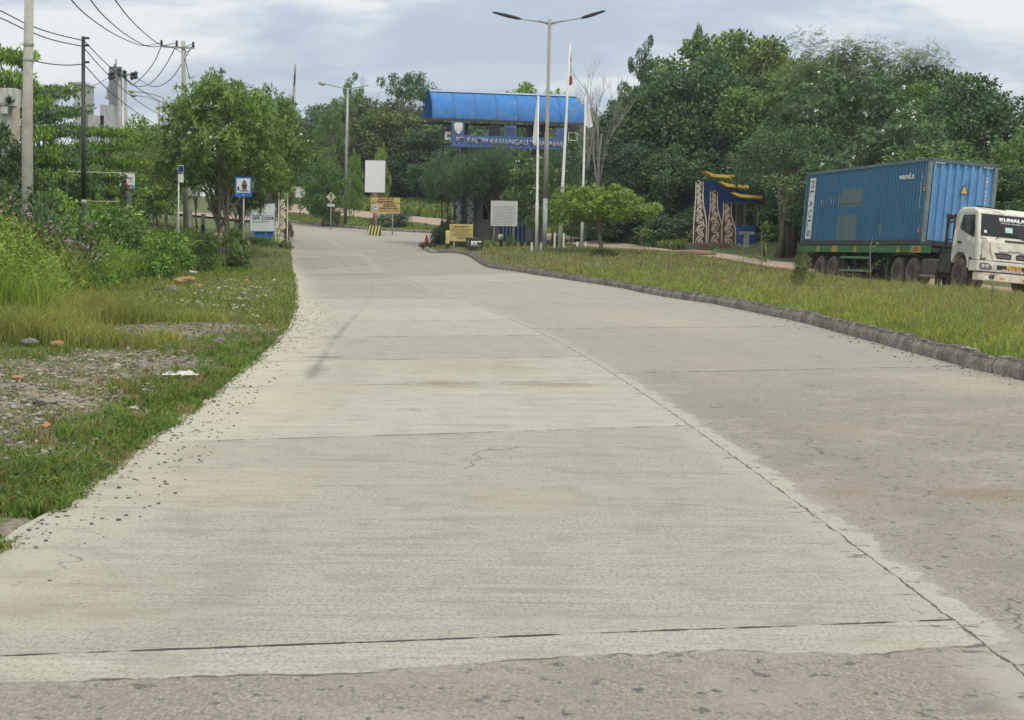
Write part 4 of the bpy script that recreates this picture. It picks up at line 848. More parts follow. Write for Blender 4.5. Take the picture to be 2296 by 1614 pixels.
grass('verge_grass', 42000, s_left(24, 98, 1.5, .6, lambda x, y, d: .5+.4*vnoise(x, y, 1.2)+np.clip(d/5, 0, 1.4), gmax=.8), .16, .010, .7, (.21, .28, .07), 'green verge grass along the far left edge of the road', 2)
def s_tallleft(r, n):
    y = r.uniform(23, 60, n*3); x = np.interp(y, [23, 30, 40, 50, 60], [-6.3, -8.2, -9.9, -11.0, -11.6]) - r.random(n*3)*np.interp(y, [23, 60], [3.5, 11]); k = vnoise(x, y, .9, 5) > .25; x, y = x[k][:n], y[k][:n]; return x, y, .6+.8*vnoise(x, y, .8, 2)
def s_olive(r, n):
    y = r.uniform(20.3, 29, n*2); edge = np.interp(y, [18, 20, 24, 28, 31], [-4.3, -4.2, -4.2, -4.6, -5.5]); x = edge-r.random(n*2)*4.5; k = (gravel_at(x, y) < .8) & (x > -y*.33-2) & (vnoise(x, y, 1.9, 4)+.5*vnoise(x, y, 6, 2) > .45+.35*np.exp(-(edge_(y)-x)/.8)); x, y = x[k][:n], y[k][:n]; return x, y, (.45+.9*np.clip((edge_(y)-x)/2.2, 0, 1))*(.6+.8*vnoise(x, y, 2.4, 9))
def edge_(y): return np.interp(y, [18, 20, 24, 28, 31], [-4.3, -4.2, -4.2, -4.6, -5.5])
grass('tall_grass', 34000, s_olive, .36, .008, .75, (.26, .32, .09), 'tall olive grass behind the gravel patch at the left', 3)
grass('tall_grass', 30000, s_tallleft, .95, .014, .6, (.18, .30, .05), 'tall bright green grass and weeds behind the rubble on the left', 4)
def s_lawn(r, n):
    y = r.uniform(64, 92, n); x = np.interp(y, [64, 92], [WX(400, 560, 64), WX(360, 530, 92)])+r.random(n)*np.interp(y, [64, 92], [2.6, 3.8]); return x, y, np.ones(n)
grass('lawn_grass', 16000, s_lawn, .3, .02, .5, (.15, .29, .05), 'even bright green grass slope left of the ship sign trees', 5)
def s_median(y0, y1, p, near):
    def f(r, n):
        u = r.random(n*3); y = y0*(y1/y0)**u if abs(p-1) < 1e-6 else (y0**(1-p)+u*(y1**(1-p)-y0**(1-p)))**(1/(1-p)); s0 = np.interp(y, rp[:, 1], rp[:, 0]); e2 = np.minimum(np.interp(y, truck_near[:, 1], truck_near[:, 0])-.1, .32*y+7); x = s0+.30+(e2-s0-.3)*(r.random(n*3)**(1.7 if near else 1.0))
        k = (x < e2) & (y < 98.6+0*x); x, y = x[k][:n], y[k][:n]; d = x-np.interp(y, rp[:, 1], rp[:, 0]); return x, y, np.clip(.25+d*.9, .25, 1)*(.65+.6*vnoise(x, y, 1.3, 4))
    return f
grass('median_grass', 150000, s_median(11, 99, 1.0, False), .165, .008, .65, (.235, .28, .105), 'long yellow green grass covering the raised median', 6)
grass('median_grass', 36000, s_median(14, 60, 1.4, True), .25, .008, .85, (.25, .36, .07), 'brighter lush grass tufts just inside the median kerb', 7)
grass('seed_grass', 6000, s_median(16, 70, 1.0, False), .48, .004, .5, (.34, .31, .17), 'thin dry seed stalks standing above the median grass', 8)
def s_poly(pts, hs=1.0, seed=0):   # between two polylines of (u, v, Y)
    def f(r, n):
        A = np.array([W(*p)[:2] for p in pts[0]]); B = np.array([W(*p)[:2] for p in pts[1]]); t = r.random(n)*(len(A)-1); i = t.astype(int); fr = (t-i)[:, None]; a = A[i]*(1-fr)+A[np.minimum(i+1, len(A)-1)]*fr; b = B[i]*(1-fr)+B[np.minimum(i+1, len(A)-1)]*fr
        q = a+(b-a)*r.random((n, 1)); return q[:, 0], q[:, 1], np.full(n, hs)*(.6+.6*vnoise(q[:, 0], q[:, 1], .7, seed))
    return f
grass('verge_grass', 26000, s_poly((((600, 492, 129), (740, 505, 126), (850, 516, 123), (960, 522, 119), (1090, 533, 114.5)), ((600, 478, 147), (780, 489, 141), (900, 500, 134), (1000, 513, 126), (1150, 530, 116)))), .28, .035, .5, (.22, .31, .09), 'green grass strip between the forecourt kerb and the dirt road', 9)
grass('far_grass', 26000, s_poly((((600, 455, 170), (780, 468, 157), (1000, 490, 141), (1265, 526, 117)), ((600, 430, 186), (780, 440, 178), (1000, 460, 165), (1300, 490, 135)))), .9, .06, .5, (.21, .32, .09), 'rank grass at the foot of the far wood beyond the dirt road', 10)
grass('slope_grass', 26000, s_poly((((1265, 527, 117), (1400, 545, 104), (1530, 563, 92)), ((1265, 495, 135), (1400, 510, 122), (1560, 520, 108)))), .55, .045, .5, (.15, .24, .075), 'dark green grass beyond the dirt road left of the ornamental gate', 11)

# leafy undergrowth on the left: one mass
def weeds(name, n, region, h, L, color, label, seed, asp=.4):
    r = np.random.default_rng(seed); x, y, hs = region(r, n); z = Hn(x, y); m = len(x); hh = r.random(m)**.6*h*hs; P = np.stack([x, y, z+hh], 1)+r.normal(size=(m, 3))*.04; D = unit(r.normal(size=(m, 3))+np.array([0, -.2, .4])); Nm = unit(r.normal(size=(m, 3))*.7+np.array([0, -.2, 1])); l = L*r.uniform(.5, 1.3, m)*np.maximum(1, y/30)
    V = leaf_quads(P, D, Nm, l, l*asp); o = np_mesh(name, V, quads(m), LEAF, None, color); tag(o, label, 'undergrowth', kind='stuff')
def reg_weeds(y0, y1, xe0, xe1, wd0, wd1, seed, thr=.3):
    def f(r, n):
        y = r.uniform(y0, y1, n*2); t = (y-y0)/(y1-y0); x = xe0+(xe1-xe0)*t-r.random(n*2)*(wd0+(wd1-wd0)*t); q = vnoise(x, y, 1.1, seed); k = q > thr*r.uniform(.5, 1.2, n*2); x, y, q = x[k][:n], y[k][:n], q[k][:n]
        e = xe0+(xe1-xe0)*(y-y0)/(y1-y0)-x; return x, y, (.35+.9*q)*np.clip(.35+e*.5, .35, 1)
    return f
weeds('undergrowth', 95000, reg_weeds(25.5, 40, -6.8, -10.0, 4.5, 7, 1), 1.7, .08, (.22, .32, .06), 'dense leafy yellow green weeds at the left edge', 21)
weeds('undergrowth', 60000, reg_weeds(34, 60, -9.2, -12, 5, 11, 2), 1.25, .10, (.18, .31, .055), 'dense bright green weeds around the poles on the left', 22)
weeds('undergrowth', 22000, reg_weeds(56, 88, -14.5, -18, 12, 18, 3), .75, .13, (.13, .20, .05), 'darker weeds in front of the side road at the left', 23)
weeds('low_weeds', 16000, s_left(5, 40, .5, 1.4, lambda x, y, d: np.ones_like(x), gmax=.5), .06, .03, (.10, .18, .04), 'small broad leaved weeds scattered through the verge grass', 24, .6)

def reg_band(A, B, hs=1.0):
    f0 = s_poly((A, B), hs, 3)
    return lambda r, n: f0(r, n)
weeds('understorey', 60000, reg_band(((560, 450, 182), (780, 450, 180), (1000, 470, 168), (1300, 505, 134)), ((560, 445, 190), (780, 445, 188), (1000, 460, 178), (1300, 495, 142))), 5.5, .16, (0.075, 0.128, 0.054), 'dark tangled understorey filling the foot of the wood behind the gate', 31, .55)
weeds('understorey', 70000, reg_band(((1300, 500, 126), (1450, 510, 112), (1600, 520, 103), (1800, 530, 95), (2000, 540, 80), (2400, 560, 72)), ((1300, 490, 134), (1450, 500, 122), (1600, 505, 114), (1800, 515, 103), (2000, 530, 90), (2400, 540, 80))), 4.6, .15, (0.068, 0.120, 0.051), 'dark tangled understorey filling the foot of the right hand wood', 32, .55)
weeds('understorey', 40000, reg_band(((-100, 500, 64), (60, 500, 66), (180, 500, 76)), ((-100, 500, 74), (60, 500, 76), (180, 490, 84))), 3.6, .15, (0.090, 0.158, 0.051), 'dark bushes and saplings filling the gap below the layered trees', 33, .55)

# ferns, agave, pink flowers
def fern(u, v, Y, n, L, label, color=YG, width=.24, cat='fern', name='fern', up_=.7):
    x, y, g = at(u, 560, Y); root = thing(name, label, cat, (x, y, g), 0, 'ferns in the left undergrowth' if cat == 'fern' else None); r = np.random.default_rng(int(u+Y))
    for k in range(n):
        a = r.uniform(0, 6.28); d = np.array([math.cos(a), math.sin(a), 0]); Vs = []
        for j in range(16):
            f = j/15; p = d*L*f*.9+np.array([0, 0, up_*L*(math.sin(f*2.2)*.9)]); t = unit(d*.9+np.array([0, 0, up_*math.cos(f*2.2)*1.9])); s = unit(np.cross(t, [0, 0, 1.0])); w = width*math.sin(math.pi*(.12+.86*f))*L
            for q in (-1, 1): Vs.append(leaf_quads(p[None], (s*q+t*.45)[None], np.array([[0, 0, 1.0]])+r.normal(size=(1, 3))*.1, w, .075*L*.7))
        V = np.concatenate(Vs); np_mesh('frond', V, quads(len(V)//4), LEAF, root, color)
    return root
fern(372, 590, 57, 8, 1.9, 'bright yellow green fern arching over beside the rubble', YG)
fern(330, 560, 60, 8, 1.7, 'green fern standing behind the corrugated sheet', LG)
fern(395, 540, 64, 7, 1.7, 'green fern higher in the undergrowth behind the front ferns', MG)
fern(236, 480, 50, 7, 1.3, 'tall drooping frond plant just right of the black pole', LG)
def agave(u, Y, label):
    x, y, g = at(u, 560, Y); root = thing('agave', label, 'agave', (x, y, g)); r = np.random.default_rng(5); V = []
    for k in range(26):
        a = r.uniform(0, 6.28); el = r.uniform(.3, 1.35); d = np.array([math.cos(a)*math.cos(el), math.sin(a)*math.cos(el), math.sin(el)]); V.append(leaf_quads(np.zeros((1, 3)), d[None], unit(np.cross(d, [math.sin(a), -math.cos(a), 0]))[None], r.uniform(.8, 1.2), .09))
    V = np.concatenate(V); np_mesh('leaves', V, quads(len(V)//4), LEAF, root, (.16, .19, .11))
agave(1655+62, 78, 'spiky grey green agave right of the ornamental gate')
def flowerweed(u, Y, w, h, label, seed):
    x, y, g = at(u, 560, Y); root = thing('flowering_weed', label, 'shrub', (x, y, g), 0, 'pink flowered weeds'); r = np.random.default_rng(seed); n = 700; P = np.stack([r.normal(0, w, n), r.normal(0, w, n), r.random(n)**.7*h], 1)
    V = leaf_quads(P, unit(r.normal(size=(n, 3))+np.array([0, 0, .5])), unit(r.normal(size=(n, 3))+np.array([0, 0, 1])), .07*r.uniform(.6, 1.3, n), .03); np_mesh('leaves', V, quads(n), LEAF, root, (.16, .19, .06))
    m = 26; P = np.stack([r.normal(0, w, m), r.normal(0, w, m), h*r.uniform(.65, 1.1, m)], 1); P = np.repeat(P, 6, 0)+r.normal(size=(m*6, 3))*.015; V = leaf_quads(P, unit(r.normal(size=(m*6, 3))), unit(r.normal(size=(m*6, 3))), .045, .035); np_mesh('flowers', V, quads(m*6), mat('pink_petal', (.55, .30, .50), .6), root)
flowerweed(15, 37, .4, 2.0, 'brownish weed with mauve flowers at the left edge', 1); flowerweed(75, 37, .4, 1.7, 'brownish weed with pink flowers in front of the concrete pole', 2); flowerweed(130, 38, .4, 1.6, 'brownish weed with lilac flowers right of the concrete pole', 3); flowerweed(180, 38, .35, 1.2, 'low weed with a few lilac flowers below the black pole', 4)

# ------------------------------------------------------------------ stones and rubble
STONE = mat('grey_stone', (.20, .20, .195), .9, var=.3, scale=9, dirt=(.34, .3, .25), damt=.5)
CLAY = mat('brown_clod', (.42, .24, .13), .95, var=.25, scale=8, dirt=(.28, .17, .1), damt=.6)
PALE = mat('pale_rubble', (.50, .46, .38), .95, var=.2, scale=8, dirt=(.3, .26, .2), damt=.5)
CHAR = mat('dark_clod', (.07, .055, .045), .95, var=.3, scale=8)
PLAST = mat('white_plastic', (.72, .72, .68), .55, var=.1, scale=9, dirt=(.45, .42, .36), damt=.5)
ORNG = mat('orange_brick', (.58, .24, .11), .9, var=.2, scale=8)
def rock_v(r, sx, sy, sz, sub=2, rough=.22):
    import bmesh
    bm = bmesh.new(); bmesh.ops.create_icosphere(bm, subdivisions=sub, radius=1); ph = r.uniform(0, 6.28, 6); V = np.array([v.co for v in bm.verts]); F = [tuple(v.index for v in f.verts) for f in bm.faces]; bm.free()
    n = 1+rough*(np.sin(V[:, 0]*2.3+ph[0])*np.cos(V[:, 1]*2.7+ph[1])+.6*np.sin(V[:, 2]*4.1+ph[2]+V[:, 0]*3.3)+.4*np.sin(V[:, 1]*6.3+ph[3]))
    # planar chips
    for k in range(7):
        d = unit(r.normal(size=3)); lim = r.uniform(.62, .9); q = (V*n[:, None])@d; over = np.maximum(0, q-lim); n = n*(1-over/np.maximum(.3, np.abs(q))*.9)
    return V*n[:, None]*np.array([sx, sy, sz]), F
def rock(u, v, w, h, m, label, cat='rock', name='rock', seed=0, elong=1.0, sub=3):
    g = G0(u, v); r = np.random.default_rng(seed+int(u*7+v)); px = F_/g[1]; sx = w/px/2; sz = h/px/2; V, F = rock_v(r, sx, sx*.75*elong, sz*1.15, sub)
    mb = MB(); mb.add(V+np.array([0, 0, sz*.6]), F); o = mb.build(name, m, None, (g[0], g[1], H(g[0], g[1]))); tag(o, label, cat, 'loose rocks and rubble on the verge'); return o
for a in ((68, 775, 36, 22, STONE, 'angular grey rock with brown base at the left, in front of the olive grass'), (130, 778, 36, 16, CLAY, 'orange brown clod right of the angular grey rock'),
          (418, 640, 50, 26, CLAY, 'large orange brown clod in the rubble heap below the concrete slab'), (385, 655, 26, 18, STONE, 'grey lump left of the large orange brown clod'), (440, 645, 26, 12, CLAY, 'small clay lump on the right of the rubble heap'),
          (357, 655, 20, 12, CHAR, 'dark lump left in the rubble heap'), (310, 668, 24, 6, PALE, 'flat pale piece at the left end of the rubble'), (490, 768, 30, 12, STONE, 'flat grey stone alone in the verge grass'), (552, 635, 10, 8, ORNG, 'small orange brick piece in the grass near the road'),
          (480, 663, 6, 4, ORNG, 'tiny orange fragment in the grass'), (545, 664, 24, 12, STONE, 'grey lump in the grass left of the road'), (42, 852, 34, 14, CLAY, 'reddish clod on the gravel at the left edge'), (88, 908, 34, 14, CHAR, 'dark rounded clod at the left'),
          (106, 958, 20, 12, ORNG, 'small orange clod in the near grass'), (262, 826, 18, 16, PALE, 'pale stone on the gravel'), (300, 918, 26, 10, PALE, 'whitish stone lying in the near grass'), (600, 678, 20, 6, CHAR, 'small dark lump at the road edge'),
          (268, 704, 14, 6, STONE, 'small grey stone before the olive grass'), (112, 1305, 14, 7, CHAR, 'dark pebble alone on the road at the lower left'), (176, 1306, 6, 6, CHAR, 'smaller dark pebble on the road at the lower left'), (95, 770, 20, 9, CLAY, 'small brown clod between two larger rocks')):
    rock(*a)
def crumpled(u, v, w, h, m, label, name, cat, seed=1):
    g = G0(u, v); k = g[1]/F_; r = np.random.default_rng(seed); nx, ny = 26, 9; V = []; L = w*k; D = max(.08, L*.25)
    for i in range(nx):
        for j in range(ny):
            f = i/(nx-1)-.5; q = j/(ny-1)-.5; z = h*k*.8*(.5+.2*math.sin(i*.9+j*.7)+.25*math.sin(i*.35+2))*(1-(2*abs(q))**2)*(1-abs(2*f)**4); V.append((f*L, q*D*(1+.3*math.sin(i)), max(.002, z+r.normal()*.006)+.01))
    gi = np.arange(nx*ny).reshape(nx, ny); Q = np.stack([gi[:-1, :-1], gi[1:, :-1], gi[1:, 1:], gi[:-1, 1:]], -1).reshape(-1, 4); o = np_mesh(name, V, Q, m, smooth=True); o.location = (g[0], g[1], H(g[0], g[1])+.03); o.rotation_euler = (0, 0, r.uniform(-.2, .2)); tag(o, label, cat)
crumpled(405, 850, 82, 16, PLAST, 'crumpled white plastic sack lying in the short grass', 'plastic_sack', 'litter', 2)
crumpled(185, 650, 36, 10, PLAST, 'scrap of white sheeting in the grass at the left', 'plastic_scrap', 'litter', 3)
# corrugated sheet, plank, slab
def sheet(u, v, w, h, label, tilt, rz, m, name, cat, corr=True, Y=None):
    g = G0(u, v); Y = Y or g[1]; k = Y/F_; mb = MB(); n = 25; W_ = w*k; Hh = h*k; vs = []
    for j in range(2):
        for i in range(n): vs.append((W_*(i/(n-1)-.5), (.02*math.sin(i*1.57) if corr else 0), Hh*j))
    mb.add(vs, [(i, i+1, n+i+1, n+i) for i in range(n-1)]); o = mb.build(name, m, None, (g[0]*Y/g[1], Y, H(g[0], Y)+.12)); o.rotation_euler = (tilt, .5*rz, rz); s = o.modifiers.new('t', 'SOLIDIFY'); s.thickness = .006; tag(o, label, cat)
sheet(270, 622, 15, 34, 'corrugated grey green roofing sheet stuck upright in the weeds', -.5, .8, mat('zinc_sheet', (.36, .42, .37), .5, .3, dirt=(.25, .25, .2), damt=.4), 'roofing_sheet', 'scrap', True)
sheet(228, 606, 7, 22, 'broken white board sticking out of the weeds left of the roofing sheet', -.6, -.7, PLAST, 'broken_board', 'scrap', False)
g = G0(428, 626); mb = MB(); mb.box(-.2, .2, -.12, .12, 0, .05); o = mb.build('concrete_slab', CONC, None, (g[0], g[1], .22), bevel=.01); o.rotation_euler = (.1, .15, .1); tag(o, 'small pale concrete slab lying on top of the rubble heap', 'slab')
# scattered gravel (one mass) and pebbles washed onto the road
def scatter(name, pts, smin, smax, m, label, seed):
    r = np.random.default_rng(seed); protos = [rock_v(r, 1, 1, .7, 1, .25) for _ in range(5)]; V, F = [], []; o = 0; Fq = []
    for (x, y, z) in pts:
        P, f = protos[r.integers(0, 5)]; s = smin+(smax-smin)*r.random()**2.2; a = r.uniform(0, 6.28); c, sn = math.cos(a), math.sin(a); e = r.uniform(.6, 1.4); Q = P*np.array([s*e, s, s*r.uniform(.5, .9)]); Q = np.stack([Q[:, 0]*c-Q[:, 1]*sn, Q[:, 0]*sn+Q[:, 1]*c, Q[:, 2]], 1)+np.array([x, y, z+s*.25]); V.append(Q); Fq.append(np.array(f)+o); o += len(Q)
    ob = np_mesh(name, np.concatenate(V), np.concatenate(Fq), m); tag(ob, label, 'gravel', kind='stuff')
def randmat(name, c0, c1):
    m, t, out = nt(name); n = N(t); b = n.new('ShaderNodeBsdfPrincipled'); g_ = n.new('ShaderNodeNewGeometry'); n.val(b.inputs['Base Color'], n.mix(g_.outputs['Random Per Island'], c0, c1)); b.inputs['Roughness'].default_value = .95; n.l(b.outputs[0], out.inputs['Surface']); return m
GRAV = randmat('gravel_stones', (.12, .11, .095), (.46, .44, .38)); PEB = randmat('road_pebbles', (.06, .06, .05), (.36, .33, .27))
r = np.random.default_rng(44); y = r.uniform(6, 40, 60000); x = np.interp(y, lp[:, 1], lp[:, 0])-.2-r.random(60000)*(.30*y+1); g_ = gravel_at(x, y); k = g_ > .28+.9*r.random(60000); x, y = x[k][:4800], y[k][:4800]
scatter('verge_gravel', np.stack([x, y, Hn(x, y)-.008], 1), .006, .034, GRAV, 'grey and white gravel stones spread over the bare verge', 3)
n_ = 3300; y = 7+33*r.random(n_)**1.2; q = vnoise(y*1.1, y*.3, 1.7); kk = (r.random(n_) < .25+.9*np.exp(-((y-11)/3.5)**2)+.9*np.exp(-((y-26)/7)**2)); y = y[kk]; x = np.interp(y, lp[:, 1], lp[:, 0])+.03+r.random(len(y))**2.8*np.interp(y, [7, 12, 20, 26, 40], [.5, .45, .3, .7, .9])
scatter('road_pebbles', np.stack([x, y, Hn(x, y)+.006], 1), .0025, .016, PEB, 'small dark pebbles strewn along the left edge of the road', 4)
n_ = 900; y = 16+50*r.random(n_)**1.5; x = np.interp(y, rp[:, 1], rp[:, 0])-.02-r.random(n_)**3*.45; scatter('kerb_debris', np.stack([x, y, Hn(x, y)+.006], 1), .005, .02, PEB, 'dark grit and crumbs lying along the foot of the median kerb', 5)

r = np.random.default_rng(61); y = r.uniform(27, 54, 2400); x = np.interp(y, [27, 54], [-5.0, -8.6])+r.normal(size=2400)*np.interp(y, [27, 54], [.9, 1.5]); k = (vnoise(x, y, 1.3, 2) > .45) & (x < np.interp(y, lp[:, 1], lp[:, 0])-.6); x, y = x[k][:620], y[k][:620]
scatter('rubble', np.stack([x, y, Hn(x, y)], 1), .02, .085, randmat('rubble_stones', (.20, .17, .14), (.62, .57, .48)), 'pale broken rubble scattered over the short grass behind the gravel patch', 9)

# ------------------------------------------------------------------ signs
def post(mb, x, z0, z1, r_=.03, y=0): mb.tube([(x, y, z0), (x, y, z1)], r_, 8)
def sign_board(name, label, cat, u0, u1, v0, v1, Y, m, vb=None, posts=(), pm=GALV, pr=.03, thick=.03, rz=0, frame=None, group=None):
    s = S((u0+u1)/2, (v0+v1)/2, Y); root = thing(name, label, cat, s.loc, rz, group); w = (u1-u0)*s.k; z0, z1 = s.z(v1), s.z(v0); mb = MB(); mb.box(-w/2, w/2, -thick/2, thick/2, z0, z1); p = mb.build('panel', m, root, bevel=.004)
    if frame: f = MB(); t = .03; f.box(-w/2-t, w/2+t, -.03, .03, z1, z1+t); f.box(-w/2-t, w/2+t, -.03, .03, z0-t, z0); f.box(-w/2-t, -w/2, -.03, .03, z0, z1); f.box(w/2, w/2+t, -.03, .03, z0, z1); f.build('frame', frame, root)
    for u in posts: q = MB(); post(q, s.x(u), -.2, z1-.05 if u is not None else 0, pr, thick/2+pr+.004); q.build('post', pm, root, smooth=True)
    return root, s, w, z0, z1
# ship sign
root, s, w, z0, z1 = sign_board('ship_sign', 'blue bordered white sign with a ship pictogram on a pole', 'sign', 527, 564, 397.5, 441, 66, BLUE, posts=(546,)); k = s.k
X = lambda u: s.x(u); Zz = lambda v: s.z(v)
mb = MB(); mb.box(X(530.5), X(560.5), -.024, -.017, Zz(432), Zz(400.5)); mb.build('white_field', SIGNW, root)
mb = MB(); a = -.033; b_ = -.026
mb.prism([(X(541), Zz(414.5)), (X(555), Zz(414.5)), (X(551.5), Zz(424.5)), (X(544.5), Zz(424.5))], 'y', a, b_); mb.prism([(X(541), Zz(414.5)), (X(548), Zz(412)), (X(555), Zz(414.5))], 'y', a, b_)
mb.box(X(543), X(553), a, b_, Zz(411.5), Zz(409.5)); mb.box(X(543), X(544.5), a, b_, Zz(412.5), Zz(407.5)); mb.box(X(551.5), X(553), a, b_, Zz(412.5), Zz(407.5)); mb.box(X(546), X(550), a, b_, Zz(409.5), Zz(404.5)); mb.box(X(545), X(551), a, b_, Zz(406), Zz(404.8))
mb.box(X(532.5), X(536.5), a, b_, Zz(427), Zz(418.5))
for q in (426, 428.5): mb.ribbon([(X(537+i*1.0), Zz(q)+.012*math.sin(i*1.2)) for i in range(22)], .02, a, b_)
mb.build('ship_pictogram', TXT, root); mb = MB(); mb.lathe([(.0, -.03), (.045, -.03), (.045, -.016), (0, -.016)], 12, (X(546), 0, Zz(437)), 'y'); mb.build('bolt', GALV, root)
# code board beside carved post
root, s, w, z0, z1 = sign_board('port_board', 'white board lettered ISPS CODE in a blue frame, half hidden by leaves', 'sign', 561, 616, 456, 518, 92, SIGNW, posts=(596,), frame=BLUE, pr=.035)
text('ISPS CODE', 'lettering', TXT, root, s.x(590), -.022, s.z(489), 48*s.k, 7*s.k, bold=.03); text('SECURITY', 'lettering', mat('green_letter', (.05, .25, .12), .6), root, s.x(585), -.022, s.z(497), 36*s.k, 5*s.k)
mb = MB(); mb.box(s.x(562), s.x(615), -.02, -.017, s.z(484), s.z(483)); mb.build('divider', BLUE, root)
mb = MB(); mb.box(s.x(570), s.x(612), .05, .1, s.z(531), s.z(519)); mb.build('lower_panel', BLUE, root)
# white board far left of lamp
root, s, w, z0, z1 = sign_board('white_board', 'long white information board left of the small rounded tree', 'sign', 641, 683, 418, 442, 134, SIGNW, posts=(673,), pr=.05)
text('PELABUHAN', 'lettering', TXT, root, s.x(657), -.022, s.z(431), 18*s.k, 2.2*s.k); text('KARIANGAU', 'lettering', TXT, root, s.x(657), -.022, s.z(434.5), 16*s.k, 2.2*s.k)
# diamond warning
s = S(742, 442, 118); root = thing('warning_sign', 'diamond warning sign with an exclamation mark over a small white plate', 'sign', s.loc); q = 11*s.k; zc = s.z(442)
mb = MB(); mb.prism([(-q, zc), (0, zc-q*1.05), (q, zc), (0, zc+q*1.05)], 'y', -.02, .01); mb.build('panel', mat('faded_sign', (.50, .44, .34), .6, dirt=(.4, .36, .3), damt=.3), root, bevel=.01)
mb = MB(); mb.prism([(-.06, zc+.24), (.06, zc+.24), (.035, zc-.08), (-.035, zc-.08)], 'y', -.03, -.024); mb.lathe([(0, -.03), (.05, -.03), (.05, -.024), (0, -.024)], 10, (0, 0, zc-.18), 'y'); mb.build('exclamation_mark', TXT, root)
mb = MB(); mb.box(-8*s.k, 8*s.k, -.02, .01, s.z(463), s.z(457)); mb.build('plate', SIGNW, root); text('HATI-HATI', 'lettering', TXT, root, 0, -.026, s.z(460), 12*s.k, 2.4*s.k); mb = MB(); post(mb, 0, -.2, zc+.1, .035, .05); mb.build('post', GALV, root, smooth=True)
# blank white billboard
root, s, w, z0, z1 = sign_board('billboard', 'tall blank white billboard on a reddish post', 'billboard', 818.5, 863, 360.5, 431, 116, mat('billboard_white', (.80, .83, .83), .5, var=.03, scale=1.2), thick=.12, frame=mat('dark_trim', (.16, .17, .16), .6), rz=.06)
mb = MB(); mb.tube([(s.x(843), .12, z1-.3), s.p(841, 470, .12)], .14, 10); mb.m = 1; mb.tube([s.p(841, 470, .12), (s.x(841), .12, -.2)], .14, 10); mb.build('post', [mat('pink_post', (.50, .33, .25), .7), mat('brown_post', (.16, .06, .04), .7)], root, smooth=True)
# speed board
root, s, w, z0, z1 = sign_board('speed_board', 'yellow HATI-HATI board with a round 10 speed sign', 'sign', 831, 896.5, 443.5, 478.5, 114, SIGNY, posts=(843, 880), pr=.045)
text('HATI-HATI !', 'lettering', TXT, root, s.x(865), -.024, s.z(451.8), 38*s.k, 4.2*s.k, bold=.05); text('SANTAI', 'lettering', RED, root, s.x(865), -.022, s.z(446.3), 34*s.k, 4.0*s.k, bold=.06)
mb = MB(); mb.box(-w/2, w/2, -.024, -.017, s.z(455.4), s.z(454.5)); mb.build('divider', TXT, root)
for tx, v_, ww in (('KURANGI', 458.4, 24), ('KECEPATAN', 462.6, 30), ('KENDARAAN ANDA', 467.2, 42)): text(tx, 'lettering', TXT, root, s.x(872), -.024, s.z(v_), ww*s.k, 3.1*s.k, bold=.04)
text('MAKSIMUM 10 KM/JAM', 'lettering', mat('faded_letter', (.33, .16, .08), .7), root, s.x(872), -.024, s.z(472.6), 44*s.k, 3*s.k, bold=.03)
mb = MB(); c_ = s.p(842, 464, 0); mb.lathe([(0, -.030), (8.3*s.k, -.030), (8.3*s.k, -.018), (0, -.018)], 28, c_, 'y'); o = mb.build('speed_disc', SIGNW, root)
mb = MB(); r0_, r1_ = 7.4*s.k, 6.3*s.k; mb.lathe([(r1_, -.036), (r0_, -.036), (r0_, -.031), (r1_, -.031), (r1_, -.036)], 28, c_, 'y'); mb.f = mb.f[:-2]; mb.mi = mb.mi[:-2]; mb.build('ring', TXT, root); text('10', 'lettering', TXT, root, s.x(841.6), -.034, s.z(464.3), 6*s.k, 5.2*s.k, bold=.05)
# striped block
def stripes(name, label, u0, u1, v0, v1, Y, n, slant, dep, gap=.5, group=None):
    s = S((u0+u1)/2, v1, Y); root = thing(name, label, 'barrier', s.loc, 0, group); w = (u1-u0)*s.k; h = (v1-v0)*s.k+.05; mb = MB(); mb.prism([(-w/2, -.1), (w/2, -.1), (w/2, h), (-w/2, h)], 'y', 0, dep); mb.build('block', mat('block_black', (.05, .045, .025), .8, dirt=(.2, .19, .1), damt=.4), root, bevel=.02)
    for i in range(n): x = -w/2+w*(i+.5)/n; a_ = w/n*gap/2; mb = MB(); mb.prism([(x-a_-slant/2, .02), (x+a_-slant/2, .02), (x+a_+slant/2, h-.03), (x-a_+slant/2, h-.03)], 'y', -.012, -.003); mb.build('stripe', YELP, root)
    return root
stripes('striped_block', 'concrete block with slanting yellow and black stripes below the white billboard', 824, 852, 495, 517, 112, 4, .14, .8)
stripes('striped_barrier', 'long low black barrier with upright yellow patches in front of the booth', 1092, 1200, 538, 553, 92, 7, .0, .35, .42)
# traffic cone
s = S(956, 543, 104); root = thing('traffic_cone', 'small red traffic cone at the island tip', 'cone', s.loc); mb = MB(); mb.lathe([(.15, .03), (.035, .5), (0, .5)], 14); mb.build('cone', RED, root, smooth=False); mb = MB(); mb.box(-.17, .17, -.17, .17, 0, .03); mb.build('base', DARK, root); mb = MB(); mb.lathe([(.105, .2), (.08, .3), (.075, .3), (.10, .2)], 14); mb.build('reflective_band', WHITE, root)
